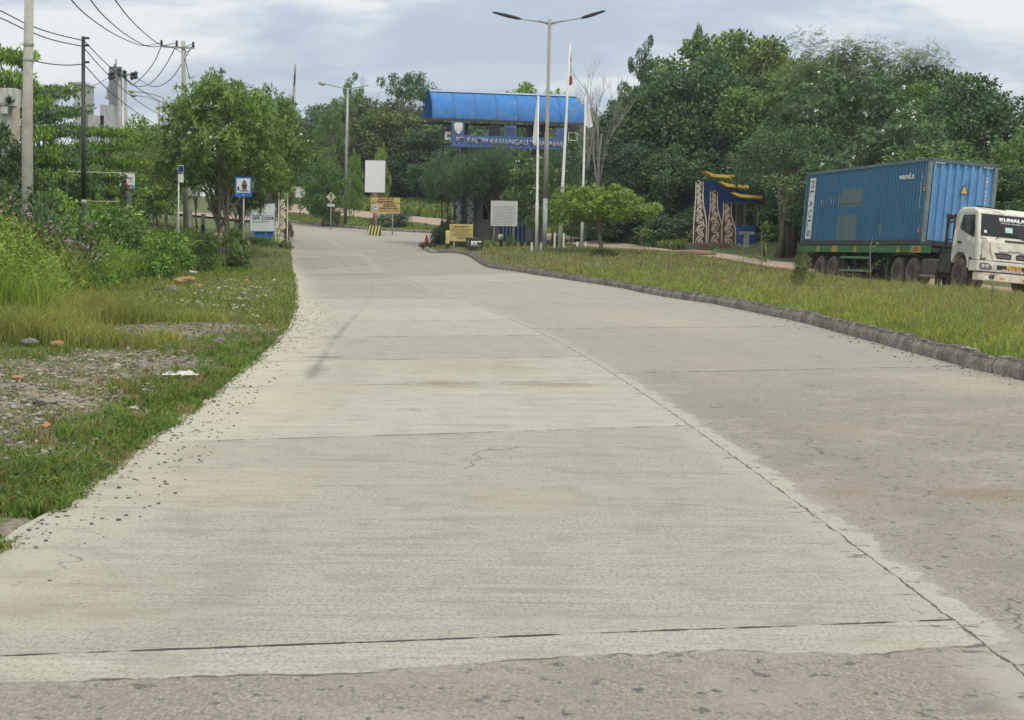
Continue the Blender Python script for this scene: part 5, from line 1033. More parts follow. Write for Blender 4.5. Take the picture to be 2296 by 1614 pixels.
# caution sign near island
root, s, w, z0, z1 = sign_board('caution_board', 'yellow HATI HATI caution board on two white posts at the island tip', 'sign', 1007.5, 1060, 502.5, 541, 86, mat('caution_yellow', (.62, .49, .18), .6, dirt=(.42, .34, .16), damt=.3), posts=(1018, 1047), pm=WHITE, pr=.035, rz=.05)
text('HATI HATI !!', 'lettering', TXT, root, s.x(1034), -.022, s.z(508.5), 34*s.k, 4*s.k, bold=.03); mb = MB(); mb.box(-w*.46, w*.46, -.022, -.017, s.z(514.6), s.z(513.6)); mb.build('divider', TXT, root)
for i, (tx, ww) in enumerate((('PENGGUNAAN KENDARAAN', 40), ('HARAP HATI-HATI', 30), ('KECEPATAN MAKSIMUM 20 KM', 44), ('DI DALAM AREA', 26), ('TERMINAL', 20))): text(tx, 'lettering', TXT, root, s.x(1034), -.022, s.z(518+i*4.1), ww*s.k, 2.3*s.k)
s = S(1003, 537, 92); mb = MB(); mb.m = 0; mb.lathe([(.10, -.2), (.10, .32), (.0, .32)], 12); mb.m = 1; mb.lathe([(.115, .30), (.115, .95), (.09, 1.0), (0, 1.0)], 12); o = mb.build('bollard', [BLACKP, YELP], None, S(1003, 552, 92).loc, smooth=False); tag(o, 'black bollard with a pale yellow top left of the caution board', 'bollard')
# notice board
root, s, w, z0, z1 = sign_board('notice_board', 'large white notice board with rows of small print on two posts', 'sign', 1101.5, 1158, 452, 505, 84, mat('notice_white', (.62, .64, .62), .6, var=.05, dirt=(.42, .44, .40), damt=.4), posts=(1108, 1151), pm=GALV, pr=.035, thick=.05, rz=.04, frame=WHITE)
mb = MB()
for i in range(13): mb.box(-w*.45, w*.45*(1 if i % 3 else .8), -.031, -.027, z1-.25-i*.072, z1-.238-i*.072)
mb.build('printed_lines', mat('print_grey', (.20, .21, .22), .7), root)
# letter stones
for (u, v, Y, w_, h_, label, tx) in ((1066, 578, 78, .62, .55, 'black stone block painted with white letters KKT', 'KKT'), (1059, 568, 81, .6, .55, 'black stone block with worn white letters behind the KKT block', 'IPCTK')):
    loc = at(u, v, Y); root = thing('letter_stone', label, 'stone block', loc, .1, 'letter blocks on the island'); mb = MB(); mb.box(-w_/2, w_/2, 0, .4, -.1, h_); mb.build('block', mat('stone_black', (.04, .042, .045), .85, dirt=(.13, .13, .11), damt=.5), root, bevel=.03); text(tx, 'lettering', WHITE, root, .02, -.006, h_*.55, w_*.78, .24, bold=.06)
# left boards
root, s, w, z0, z1 = sign_board('safety_board', 'white board with a red and a blue panel behind the thin pipe frame', 'sign', 268.5, 302, 389, 423, 58, SIGNW, posts=(288,), pr=.09, pm=mat('dull_green_post', (.09, .12, .10), .8))
mb = MB(); mb.box(s.x(279), s.x(292), -.022, -.017, s.z(422), s.z(414)); mb.build('red_panel', RED, root); mb = MB(); mb.box(s.x(293), s.x(301), -.022, -.017, s.z(422), s.z(414)); mb.build('blue_panel', mat('cyan_panel', (.05, .35, .6), .5), root)
text('KAWASAN', 'lettering', TXT, root, s.x(289), -.022, s.z(399), 14*s.k, 2.6*s.k, bold=.04); text('PELABUHAN', 'lettering', RED, root, s.x(289), -.022, s.z(407), 20*s.k, 2.2*s.k)
root, s, w, z0, z1 = sign_board('parking_board', 'small dark blue and white board beside the concrete pole', 'sign', 399, 411.5, 371, 409, 73, SIGNW, posts=(400,), pr=.03, pm=WHITE)
mb = MB(); mb.box(s.x(400), s.x(411), -.022, -.017, s.z(390), s.z(372.5)); mb.build('blue_panel', mat('navy_panel', (.01, .035, .16), .5), root); text('Truck', 'lettering', SIGNW, root, s.x(406), -.026, s.z(387), 8*s.k, 3*s.k, bold=.04)
# stakes
for u, v0, v1, Y, m, lab in ((459.5, 480, 542, 80, WHITE, 'thin white stake beside the short black and white post'), (396.5, 452, 512, 90, WHITE, 'thin white stake left of the concrete pole'), (338, 470, 505, 100, WHITE, 'thin pale stake among the dusty trees')):
    s = S(u, v1, Y); mb = MB(); mb.tube([(0, 0, -.2), (0, 0, s.z(v0))], .028, 6); o = mb.build('stake', m, None, s.loc); tag(o, lab, 'stake')
s = S(455, 540, 80); mb = MB(); mb.tube([(0, 0, -.2), (0, 0, s.z(504))], .085, 10); mb.m = 1; mb.tube([(0, 0, s.z(504)), (0, 0, s.z(480))], .085, 10); o = mb.build('marker_post', [BLACKP, CONC], None, s.loc); tag(o, 'short thick post, black below and grey above, on the left lawn', 'post')
# concrete drum at pole foot + pinkish stone
s = S(421, 500, 96); mb = MB(); mb.lathe([(.30, -.2), (.30, .2), (.22, 1.05), (.16, 1.15), (0, 1.15)], 16); o = mb.build('pole_footing', CONC, None, s.loc, smooth=False); tag(o, 'tapered grey concrete footing beside the old concrete pole', 'footing')
s = S(490, 530, 88); mb = MB(); mb.box(-.2, .2, -.15, .15, -.1, .42); o = mb.build('boundary_stone', mat('pink_stone', (.55, .42, .35), .8), None, s.loc, bevel=.03); tag(o, 'small pinkish stone block behind the tree stems', 'stone block')

# ------------------------------------------------------------------ carved filigree panels
def spiral(cx, cz, r_, turns, a0, sg=1, n=22): return [(cx+r_*(1-i/n*.9)*math.cos(a0+sg*turns*6.283*i/n), cz+r_*(1-i/n*.9)*math.sin(a0+sg*turns*6.283*i/n)) for i in range(n+1)]
def filigree(mb, wf, z0, z1, r, w=.035, y0=-.03, y1=0.0, border=True, dens=1.0):
    n = 14
    if border:
        for sg in (0, 1): mb.ribbon([(wf(z0+(z1-z0)*i/n)[sg], z0+(z1-z0)*i/n) for i in range(n+1)], w*1.3, y0, y1)
    z = z0+.12; sg = 1
    while z < z1-.12:
        a, b = wf(z); wd = b-a; rr = min(.23, wd*.30); cols_ = max(1, int(wd/.42))
        for c in range(cols_):
            cx = a+wd*(c+.5)/cols_+r.normal()*.02; mb.ribbon(spiral(cx, z, rr*r.uniform(.8, 1.1), 1.35, r.uniform(0, 6.28), sg), w, y0, y1); sg = -sg
            mb.ribbon([(cx+sg*rr, z), (cx+sg*rr*.7, z+rr*.9), (cx-sg*rr*.2, z+rr*1.5), (cx-sg*rr*.9, z+rr*1.7)], w*.9, y0-.004, y1)
            mb.ribbon([(cx-sg*rr*.9, z-rr*.3), (cx-sg*rr*.2, z-rr*1.1), (cx+sg*rr*.5, z-rr*1.2)], w*.8, y0-.002, y1)
        z += rr*1.75/dens
FIL = mat('filigree_white', (.66, .62, .52), .7, dirt=(.4, .34, .28), damt=.4); FILP = mat('filigree_pink', (.50, .41, .34), .8, dirt=(.3, .24, .19), damt=.5); BRN = mat('carved_brown', (.10, .05, .035), .9, dirt=(.05, .04, .03), damt=.5); DBL = mat('carved_navy', (.05, .065, .08), .9)
# carved post at road edge
s = S(633, 545, 94); root = thing('carved_post', 'tall carved post with white scrollwork over brown and yellow at the road edge', 'ornamental post', s.loc); r = np.random.default_rng(2); zt = s.z(432); wd = 11*s.k
mb = MB(); mb.box(-.12, .12, .0, .3, -.1, zt); mb.build('column', BRN, root); mb = MB()
for v0, v1 in ((484, 473), (505, 512)): mb.box(-.14, .14, -.008, .31, s.z(max(v0, v1)), s.z(min(v0, v1)))
mb.build('yellow_band', YEL, root); mb = MB(); filigree(mb, lambda z: (-wd*(.75 if z > 1.2 else 1.35), wd), .1, zt, r, .045, -.05, -.015); mb.build('scrollwork', mat('scroll_cream', (.80, .76, .62), .7), root); mb = MB(); mb.box(-wd*1.6, wd*1.1, -.2, .4, -.1, .12); mb.build('plinth', mat('cream_plinth', (.6, .52, .38), .8), root, bevel=.02)
s = S(629, 560, 88); mb = MB(); mb.tube([(0, 0, -.2), (0, 0, s.z(545))], .09, 12); mb.m = 1; mb.tube([(0, 0, s.z(545)), (0, 0, s.z(533)), (0, 0, s.z(532))], [.085, .085, .03], 12); o = mb.build('bollard', [BLACKP, YELP], None, s.loc); tag(o, 'black bollard with yellow top at the foot of the carved post', 'bollard')
# barrier boom
s = S(640, 548, 105); root = thing('barrier_boom', 'raised boom barrier pole with faded black and orange bands standing almost upright', 'barrier', s.loc); p0 = Vector(s.p(640, 470, .3)); p1 = Vector(s.p(662.5, 142, .3))
mb = MB(); nb = 13
for i in range(nb):
    mb.m = i % 2; a_, b_ = p0.lerp(p1, i/nb), p0.lerp(p1, (i+1)/nb); rr = .085-.035*i/nb; mb.tube([a_, b_], [rr, rr-.003], 10, cap=(i in (0, nb-1)))
mb.build('boom', [mat('boom_orange', (.52, .36, .18), .7, dirt=(.35, .2, .1), damt=.4), BLACKP], root, smooth=True); mb = MB(); mb.box(-.25, .15, .1, .55, -.1, s.z(505)); mb.build('cabinet', BRN, root, bevel=.02); mb = MB(); mb.bar((-.1, .3, s.z(505)), p0.lerp(p1, .04), .12); mb.build('pivot_arm', DARK, root)
mb = MB(); mb.tube([p1, Vector(s.p(662, 300, .3)), Vector(s.p(658, 400, .3)), Vector(s.p(655, 460, .3))], .008, 4); mb.build('cord', WIRE, root)

# ------------------------------------------------------------------ gate with barrel roof
GX = 1137; s = S(GX, 552, 101); rzg = R(13); root = thing('entrance_gate', 'entrance gate with a blue barrel roof and blue letter board', 'gate', s.loc, rzg); k = s.k/math.cos(rzg)
ROOFB = mat('blue_roof_sheet', (.05, .21, .55), .85, .0, var=.10, scale=.8, dirt=(.15, .29, .50), damt=.5)
ROOFE = mat('deep_blue', (.01, .09, .50), .5)
def gx(u): return (u-GX)*k
def gz(v): return s.z(v)
z0, z1 = gz(277), gz(214); yh = 1.7
def arc(x0, x1, t0, t1, n=40, name='roof_sheet', m=ROOFB):
    mb = MB(); vs = []
    for x in (x0, x1):
        for i in range(n+1):
            t = t0+(t1-t0)*i/n; vs.append((x, -yh*math.cos(t), z0+(z1-z0)*math.sin(t)))
    mb.add(vs, [(i, n+1+i, n+2+i, i+1) for i in range(n)]); o = mb.build(name, m, root); return o
xl, xr = gx(958), gx(1281); n_s = 7
for i in range(n_s): arc(xl+(xr-xl)*i/n_s+.012, xl+(xr-xl)*(i+1)/n_s-.012+(0), 0, math.pi*.97)
arc(xr+.01, gx(1300), 0, math.pi*.24); arc(xl-.06, xl-.01, -.02, math.pi, name='roof_end_trim')
mb = MB()
for i in range(1, n_s): x = xl+(xr-xl)*i/n_s; mb.tube([(x, -yh*1.012*math.cos(t), z0+(z1-z0)*1.012*math.sin(t)) for t in np.linspace(.02, 2.6, 14)], .026, 4)
mb.build('roof_seams', mat('seam_blue', (.06, .14, .32), .5), root)
RIM = mat('ridge_grey', (.34, .42, .55), .5, dirt=(.25, .3, .38), damt=.4); mb = MB(); vs = []
for x in (xl, xr):
    for t in np.linspace(1.15, 1.95, 8): vs.append((x, -yh*1.015*math.cos(t), z0+(z1-z0)*1.02*math.sin(t)+.03))
mb.add(vs, [(i, 8+i, 9+i, i+1) for i in range(7)]); mb.build('ridge_cap', RIM, root, smooth=True)
STEEL = mat('gate_steel', (.055, .06, .07), .7, dirt=(.16, .13, .1), damt=.4); BEAM = mat('letter_blue', (.07, .13, .33), .6, var=.1, dirt=(.14, .19, .33), damt=.4)
mb = MB(); mb.box(xl-.1, gx(1300), -yh-.05, -yh+.07, z0-.14, z0-.01); mb.box(xl-.1, gx(1312), yh-.07, yh+.05, z0-.14, z0-.01)
for x in (xl+.1, gx(1060), gx(1215), xr-.1): mb.box(x-.05, x+.05, -yh+.07, yh-.07, z0-.12, z0-.03)
mb.build('eave_beam', STEEL, root)
def gb(u): return gx(u-15)
by = -1.74
mb = MB(); mb.box(gb(1013), gb(1262), by, by+.18, gz(338.5), gz(313)); mb.build('letter_board', BEAM, root, bevel=.01)
for u0_, u1_, v0_ in ((1013, 1040, 283), (1127, 1153, 288), (1239, 1262, 290)): mb = MB(); mb.box(gb(u0_), gb(u1_), by+.004, by+.17, gz(312.8), gz(v0_)); mb.build('emblem_panel', BEAM, root, bevel=.01)
LET = mat('letter_grey', (.42, .44, .45), .6)
for tx, ua, ub in (('PT.', 1022, 1042), ('KALTIM', 1046, 1091), ('KARIANGAU', 1096, 1178), ('TERMINAL', 1182, 1258)): text(tx, 'lettering', LET, root, gb((ua+ub)/2), by-.02, gz(325+((ua+ub)/2-1140)*.018), (ub-ua)*k, 12.5*s.k, bold=.02, thick=.03)
c_x, c_z = gb(1027), gz(296.5); sh = [(-.26, .2), (-.13, .3), (0, .27), (.13, .3), (.26, .2), (.24, -.08), (.12, -.28), (0, -.37), (-.12, -.28), (-.24, -.08)]; mb = MB(); mb.prism([(c_x+a, c_z+b) for a, b in sh], 'y', by-.02, by-.003); mb.build('shield_emblem', mat('shield_white', (.80, .80, .76), .5, dirt=(.5, .4, .3), damt=.4), root)
mb = MB(); mb.box(gb(1131), gb(1149), by-.008, by-.001, gz(309), gz(294)); mb.build('faded_poster', mat('faded_poster', (.05, .08, .17), .6), root); mb = MB(); mb.box(gb(1094), gb(1118), by, by+.2, gz(311.5), gz(289)); mb.build('screen_box', mat('screen_dark', (.012, .016, .028), .3), root, bevel=.01)
mb = MB(); mb.bar((gb(1056), -.9, gz(286)), (gb(1096), -1.5, gz(311)), .05); mb.bar((gb(1218), -.6, gz(298)), (gb(1186), -1.1, gz(314)), .05); mb.bar((gb(1092), -.4, gz(285)), (gb(1088), -.8, gz(311)), .04); mb.bar((gb(1078), -.2, gz(283)), (gb(1100), -.2, gz(305)), .03); mb.build('brace', mat('brace_pale', (.38, .36, .30), .7), root)
for u0_, u1_ in ((1043, 1057), (1192, 1204), (1212, 1226)): mb = MB(); mb.box(gb(u0_), gb(u1_), -.5, .3, -.1, z0-.12); mb.build('column', mat('gate_column', (.13, .12, .125), .85, dirt=(.06, .05, .05), damt=.5), root)
# signal lamps with plates
def lamp_plate(u, label, plate, pole):
    rt_ = thing('signal_lamp', label, 'traffic signal', S(u, 552, 99).loc, 0, 'signal lamps at the gate'); q = S(u, 552, 99)
    mb = MB(); mb.lathe([(0, -.22), (.21, -.2), (.21, .1), (0, .1)], 20, (0, 0, q.z(290)), 'y'); mb.build('lamp_housing', BLACKP, rt_); mb = MB(); mb.lathe([(0, -.235), (.14, -.23), (.14, -.221), (0, -.221)], 18, (0, 0, q.z(290)), 'y'); mb.build('lens', mat('dead_lens', (.05, .035, .03), .25), rt_)
    if plate: mb = MB(); mb.box(-.23, .23, -.18, -.13, q.z(315.5), q.z(298)); mb.build('plate', WHITE, rt_); text('IN', 'lettering', TXT, rt_, 0, -.187, q.z(306.8), .27, .22, bold=.04)
    else: mb = MB(); [mb.bar(a, b, .03) for a, b in (((-.25, -.15, q.z(317)), (.25, -.15, q.z(317))), ((-.25, -.15, q.z(300)), (.25, -.15, q.z(300))), ((.25, -.15, q.z(317)), (.25, -.15, q.z(300))), ((-.25, -.15, q.z(317)), (-.25, -.15, q.z(300))))]; mb.build('empty_frame', WHITE, rt_)
    mb = MB(); xx = pole; mb.tube([(xx, 0, -.2), (xx, 0, q.z(283)), ], .035, 8); mb.bar((xx, 0, q.z(284)), (0, 0, q.z(284)), .05); mb.bar((xx, 0, q.z(296)), (0, 0, q.z(296)), .04); mb.build('pole', DARK, rt_)
lamp_plate(1003, 'signal lamp over a white IN plate left of the letter board', True, -.36); lamp_plate(1279, 'signal lamp over an empty white frame right of the letter board', False, .0)

# ------------------------------------------------------------------ booth
s = S(1130, 552, 100); root = thing('guard_booth', 'grey lilac guard booth with a dark window and blue ribbed shutters', 'booth', s.loc, R(8)); X = lambda u: s.x(u)/math.cos(R(8)); Zz = s.z
WALL = mat('lilac_wall', (.33, .32, .345), .85, dirt=(.22, .21, .22), damt=.4)
mb = MB(); mb.box(X(1066), X(1190), 0, 2.6, -.1, Zz(447)); mb.build('wall', WALL, root, bevel=.02); mb = MB(); mb.box(X(1062), X(1196), -.3, 2.9, Zz(446.5), Zz(440)); mb.build('roof', mat('booth_roof', (.2, .2, .2), .8), root)
mb = MB(); mb.box(X(1079), X(1100), -.05, -.004, Zz(495), Zz(451)); mb.build('window_frame', mat('window_frame_lilac', (.42, .42, .45), .6), root); mb = MB(); mb.box(X(1081), X(1098), -.062, -.053, Zz(493), Zz(453)); mb.build('window_pane', mat('dark_glass', (.012, .016, .025), .12), root)
mb = MB(); mb.m = 0; mb.box(X(1120), X(1176), -.03, -.004, Zz(543), Zz(470)); mb.m = 1
for u in (1125, 1133, 1141, 1150, 1159, 1168): mb.box(X(u), X(u+3), -.055, -.033, Zz(543), Zz(470))
mb.build('ribbed_shutter', [mat('shutter_blue', (.02, .06, .20), .6), mat('shutter_pale', (.30, .38, .52), .6)], root)
for lab, u0_, u1_, m_ in (('broad carved column left of the booth window, left one of the pair', 1015, 1037, DBL), ('broad carved column directly left of the booth wall', 1040, 1066, DBL), ('narrow carved column at the right side of the booth', 1194, 1214, DBL)):
    q = S((u0_+u1_)/2, 552, 98); r_ = thing('carved_column', lab, 'column', q.loc, 0, 'carved columns at the booth'); wd = (u1_-u0_)*q.k; mb = MB(); mb.box(-wd/2, wd/2, 0, .5, q.z(508), q.z(440)); mb.build('shaft', m_, r_); mb = MB(); filigree(mb, lambda z: (-wd*.46, wd*.46), q.z(506), q.z(444), np.random.default_rng(int(u0_)), .04, -.03, -.004, border=False); mb.build('scrollwork', mat('scroll_pale', (.45, .48, .50), .7), r_)
    mb = MB(); st = mat('dark_stone_steps', (.06, .05, .045), .95, var=.3)
    for i in range(4): mb.box(-wd*(.5+.12*(i)), wd*(.5+.12*i), -.06*i-.02, .55, q.z(509+i*10+9.6), q.z(509+i*10))
    mb.box(-wd*.9, wd*.9, -.26, .55, -.15, q.z(549)+.01); mb.build('stepped_base', st, r_, bevel=.015)
q = S(1122, 540, 91); mb = MB(); mb.lathe([(.02, -.1), (.02, .55), (.02, .56)], 8); mb.m = 1; mb.lathe([(.0, .52), (.12, .58), (.16, .68), (.12, .79), (0, .84)], 16); o = mb.build('globe_lamp', [DARK, PETAL], None, q.loc, smooth=True); tag(o, 'small white globe lamp in front of the ribbed shutters', 'lamp')

# ------------------------------------------------------------------ ornamental gate on the right
s = S(1625, 552, 90); root = thing('ornamental_gate', 'blue ornamental gate wall with three yellow eaves and openwork panels', 'gate', s.loc, R(4)); X = s.x; Zz = s.z
BW = mat('gate_blue', (.015, .085, .33), .7, var=.1, dirt=(.02, .05, .14), damt=.5, streak=True); YE = mat('eave_yellow', (.70, .46, .07), .6, dirt=(.45, .28, .08), damt=.35)
mb = MB(); mb.box(X(1572), X(1611), .12, .5, -.2, Zz(406)); mb.box(X(1611), X(1637), .12, .5, -.2, Zz(416)); mb.box(X(1637), X(1669), .12, .5, Zz(455), Zz(429)); mb.box(X(1669), X(1699), .12, .5, Zz(455), Zz(447)); mb.build('wall', BW, root, bevel=.01)
mb = MB(); mb.box(X(1637), X(1697), .12, .5, -.2, Zz(505)); mb.build('lower_wall', BW, root, bevel=.01)
mb = MB(); mb.box(X(1637), X(1700), .08, .54, Zz(455)+.002, Zz(452)); mb.build('lintel', mat('lintel_blue', (.06, .16, .36), .7), root)
for u in (1650, 1669, 1699): mb = MB(); mb.box(X(u)-.03, X(u)+.03, .2, .3, Zz(505), Zz(455)); mb.build('mullion', mat('mullion_brown', (.30, .24, .18), .7), root)
for a_, b_ in ((1638, 1648), (1653, 1667)): mb = MB(); mb.box(X(a_), X(b_), .32, .36, Zz(505), Zz(458)); mb.build('brown_board', mat('board_brown', (.10, .075, .06), .85), root)
for (ua, va), (ub, vb), (uc, vc) in (((1569, 387), (1591, 397), (1637, 398.5)), ((1602, 408.5), (1625, 418), (1671, 420)), ((1630, 432), (1656, 441), (1702, 442.5))):
    t_ = 6.0*s.k; mb = MB(); mb.prism([(X(ua), Zz(va)), (X(ua+8), Zz(va+.6)), (X(ub), Zz(vb-4)), (X(uc), Zz(vc-3.5)), (X(uc), Zz(vc+3)), (X(ub-2), Zz(vb+2.5)), (X(ua+10), Zz(va+6))], 'y', -.55, .65); mb.build('eave', YE, root, bevel=.01)
for i, (ua, ub, vt, wt, wb) in enumerate(((1555, 1580, 409, 16, 26), (1588, 1612, 430, 16, 28), (1618, 1645, 454, 18, 29))):
    x0 = X(ua); zt = Zz(vt); 
    def wf(z, x0=x0, zt=zt, wt=wt, wb=wb): f = 1-max(0, min(1, z/zt)); q_ = max(0, min(1, (f-.25)/.45)); q_ = q_*q_*(3-2*q_); return (x0-q_*3*s.k, x0+(wt+(wb-wt)*q_)*s.k)
    pts = [wf(zt*j/16)[0] for j in range(17)]; ptr = [wf(zt*j/16)[1] for j in range(17)]; out_ = [(pts[j], zt*j/16) for j in range(17)]+[(ptr[j], zt*j/16) for j in range(16, -1, -1)]
    mb = MB(); mb.prism(out_, 'y', -.10, .06); o = mb.build('panel_back', BRN, root); mb = MB(); filigree(mb, wf, .06, zt-.02, np.random.default_rng(i+5), .05, -.15, -.103, dens=1.35); mb.build('openwork_panel', FIL if i == 0 else FILP, root)
g_ = S(1570, 552, 89); o = MB(); o.box(-1.2, 1.1, 0, .35, -.1, .35); o = o.build('stone_plinth', mat('mossy_stone', (.12, .10, .08), .95), None, S(1590, 556, 88.5).loc, bevel=.03); tag(o, 'low dark stone plinth in front of the openwork panels', 'plinth')
q = S(1645+28, 545, 88); rt_ = thing('stone_bench', 'small T shaped concrete stand before the blue lower wall', 'stand', q.loc); mb = MB(); mb.box(-.12, .12, -.1, .1, -.1, .62); mb.build('leg', CONC, rt_); mb = MB(); mb.box(-.38, .38, -.14, .14, .625, .78); mb.build('top', CONC, rt_, bevel=.01)
q = S(1560, 570, 84); mb = MB(); mb.tube([(-1.0, 0, .12), (0, .02, .13), (1.0, 0, .1)], [.13, .14, .12], 10); o = mb.build('log', mat('log_wood', (.30, .20, .15), .95, var=.25), None, q.loc, smooth=True); tag(o, 'reddish log lying beside the dirt road left of the ornamental gate', 'log')

# ------------------------------------------------------------------ flagpoles and lamps
def flagpole(u0_, v0_, u1_, v1_, Y, m, label, flag, rad=.065):
    s = S(u1_, v1_, Y); rt_ = thing('flagpole', label, 'flagpole', s.loc, 0, 'white flagpoles on the median'); top = Vector(s.p(u0_, v0_)); bot = Vector((0, 0, -.2)); mb = MB()
    fr = (0, .33, .335, .66, .665, 1); rd = (rad, rad, rad*.78, rad*.78, rad*.6, rad*.55); mb.tube([bot.lerp(top, f) for f in fr], rd, 10); mb.build('pole', m, rt_, smooth=True)
    for dx in (-.22, .2): mb = MB(); mb.box(dx-.045, dx+.045, -.05, .05, -.15, .75 if u1_ > 1230 and u1_ < 1290 else .38); mb.build('support', WHITE, rt_)
    p = bot.lerp(top, flag[0]); h = flag[1]; V = []; nz_, nx_ = 16, 9
    for i in range(nz_+1):
        f = i/nz_; wd = flag[2]*(.25+.9*f**.8)*(1 if f < .93 else 1-(f-.93)*8)
        for j in range(nx_+1): g__ = j/nx_; V.append((p.x+flag[3]*(g__*wd)+.0+(-h*f)*(top.x/ top.z), .05*math.sin(g__*14+f*3)+.03, p.z-h*f-.15*g__*f))
    gi = np.arange(len(V)).reshape(nz_+1, nx_+1); Q = np.stack([gi[:-1, :-1], gi[:-1, 1:], gi[1:, 1:], gi[1:, :-1]], -1).reshape(-1, 4); o = np_mesh('flag', V, Q, flag[4], rt_, smooth=True)
    if len(flag) > 5:
        o.data.materials.append(flag[5]); mi = [(1 if ((q_ // nx_) < 5 or (q_//nx_) > 11) else 0) for q_ in range(nz_*nx_)]; o.data.polygons.foreach_set('material_index', mi)
FLW = mat('flag_white', (.80, .81, .82), .7, var=.04)
flagpole(1206.5, 215, 1202.5, 567, 76, WHITE, 'shorter white flagpole left of the tall lamp post, a white flag hanging limp', (.98, 1.9, .36, -.6, FLW), .075)
flagpole(1278, 96, 1253, 568, 80, WHITE, 'tallest leaning white flagpole with a torn red and white flag', (.965, 1.5, .36, .5, FLW, mat('flag_red', (.50, .08, .08), .7)), .085)
flagpole(1312.5, 215, 1303, 566, 86, WHITE, 'white flagpole behind the spreading tree with a white flag at its top', (.97, 1.2, .42, .9, FLW), .075)
s = S(1220, 568, 80); root = thing('street_lamp', 'tall rusty lamp post with two long arms and slim dark lamps', 'street lamp', s.loc, 0, None); zt = s.z(50)
lean = s.p(1232, 50)[0]; mb = MB(); mb.tube([(0, 0, -.2), (lean*.1, 0, zt*.22)], [.12, .112], 12); mb.m = 1; mb.tube([(lean*.1, 0, zt*.22), (lean*.33, 0, zt*.5), (lean*.34, 0, zt*.502), (lean, 0, zt)], [.112, .10, .085, .075], 12); mb.build('pole', [mat('pole_bluegrey', (.36, .42, .43), .6, dirt=(.25, .2, .17), damt=.4), RUSTP], root, smooth=True)
for sg, ue, ve, ul, vl in ((-1, 1168, 43, 1103, 27), (1, 1302, 41, 1357, 24)):
    a_ = Vector((lean, 0, s.z(59))); b_ = Vector(s.p(ue, ve, 0)); c_ = Vector(s.p(ul, vl, 0)); mb = MB(); mb.tube([a_, a_.lerp(b_, .35), b_], [.035, .03, .025], 8); mb.prism([(a_.x, a_.z-.1), (a_.x+sg*.55, a_.z+.08), (a_.x+sg*.55, a_.z+.13), (a_.x, a_.z+.04)], 'y', -.02, .02); mb.build('arm', RUSTP, root)
    d = (c_-b_); mb = MB(); mb.tube([b_, b_.lerp(c_, .12), b_.lerp(c_, .5), b_.lerp(c_, .92), c_], [.028, .07, .085, .05, .02], 8); o = mb.build('lamp_head', DARK, root, smooth=True)
# single lamp with two arms far
s = S(774, 477, 126); root = thing('street_lamp', 'grey lamp post with a round lamp on its left arm and a bare right arm', 'street lamp', s.loc); lx = s.p(779.5, 201)[0]; mb = MB(); mb.tube([(0, 0, -.2), (lx*.5, 0, s.z(330)), (lx, 0, s.z(201))], [.13, .11, .08], 10); mb.build('pole', GALV, root, smooth=True)
mb = MB(); mb.tube([(lx, 0, s.z(203)), s.p(750, 193, 0), s.p(726, 188, 0)], .045, 6); mb.build('arm', GALV, root); mb = MB(); mb.tube([(lx, 0, s.z(203)), s.p(800, 196, 0), s.p(826, 191, 0)], .04, 6); mb.build('arm', GALV, root)
mb = MB(); mb.tube([s.p(730, 189, 0), s.p(725, 188, 0), s.p(718, 186, 0), s.p(714, 185, 0)], [.07, .15, .17, .08], 10); mb.build('lamp_head', mat('lamp_cover', (.5, .46, .42), .5), root, smooth=True)
for (ub_, vb_, ut, vt, ua, va, Y, lab, lm_) in ((372, 480, 366, 222, 300, 205, 104, 'taller left lamp post with a cream lamp head over the side road', mat('cream_lamp', (.5, .42, .3), .5)), (359, 480, 356, 230, 305, 214, 112, 'shorter left lamp post with a grey lamp head just left of the taller one', GALV)):
    s = S(ub_, vb_, Y); root = thing('street_lamp', lab, 'street lamp', s.loc, 0, 'lamp posts along the side road'); tx_ = s.p(ut, vt)[0]; mb = MB(); mb.tube([(0, 0, -.2), (tx_, 0, s.z(vt))], [.10, .07], 8); mb.build('pole', GALV, root, smooth=True); mb = MB(); mb.tube([(tx_, 0, s.z(vt)), (s.x((ut+ua)/2), 0, s.z((vt+va)/2-1)), s.p(ua, va, 0)], .035, 6); mb.build('arm', GALV, root)
    mb = MB(); mb.tube([s.p(ua+2, va, 0), s.p(ua-3, va+.5, 0), s.p(ua-9, va-1, 0), s.p(ua-13, va-2, 0)], [.05, .12, .12, .05], 8); mb.build('lamp_head', lm_, root, smooth=True)

# ------------------------------------------------------------------ utility poles and wires
s = S(62, 520, 46); root = thing('utility_pole', 'thick pale round concrete pole at the far left, cut by the top of the photo', 'utility pole', s.loc); mb = MB(); mb.tube([(s.x(62.5), 0, -.3), s.p(61, 300, 0), s.p(66, -60, 0)], [.155, .145, .115], 20); mb.build('pole', CONC, root, smooth=True)
for v_ in (100, 134): mb = MB(); mb.lathe([(.137, -.03), (.15, -.03), (.15, .03), (.137, .03)], 20, s.p(64, v_, 0)); mb.build('steel_band', GALV, root)
mb = MB(); mb.tube([s.p(55, 100, -.05), s.p(46, 98, -.05), s.p(43, 104, -.05)], .012, 5); mb.tube([s.p(43, 104, -.05), s.p(54, 121, -.1)], .01, 5); mb.build('bracket', GALV, root)
s = S(188, 520, 52); root = thing('utility_pole', 'slim black steel pole with three wire clamps left of the tall tower', 'utility pole', s.loc); mb = MB(); mb.tube([(0, 0, -.3), (0, 0, s.z(460))], [.078, .076], 12); mb.m = 1; mb.tube([(0, 0, s.z(460)), (0, 0, s.z(448))], [.077, .077], 12); mb.m = 0; mb.tube([(0, 0, s.z(448)), s.p(187, 248, 0), s.p(187, 247, 0), s.p(186.5, 82, 0)], [.076, .074, .058, .055], 12); mb.build('pole', [BLACKP, GALV], root, smooth=True)
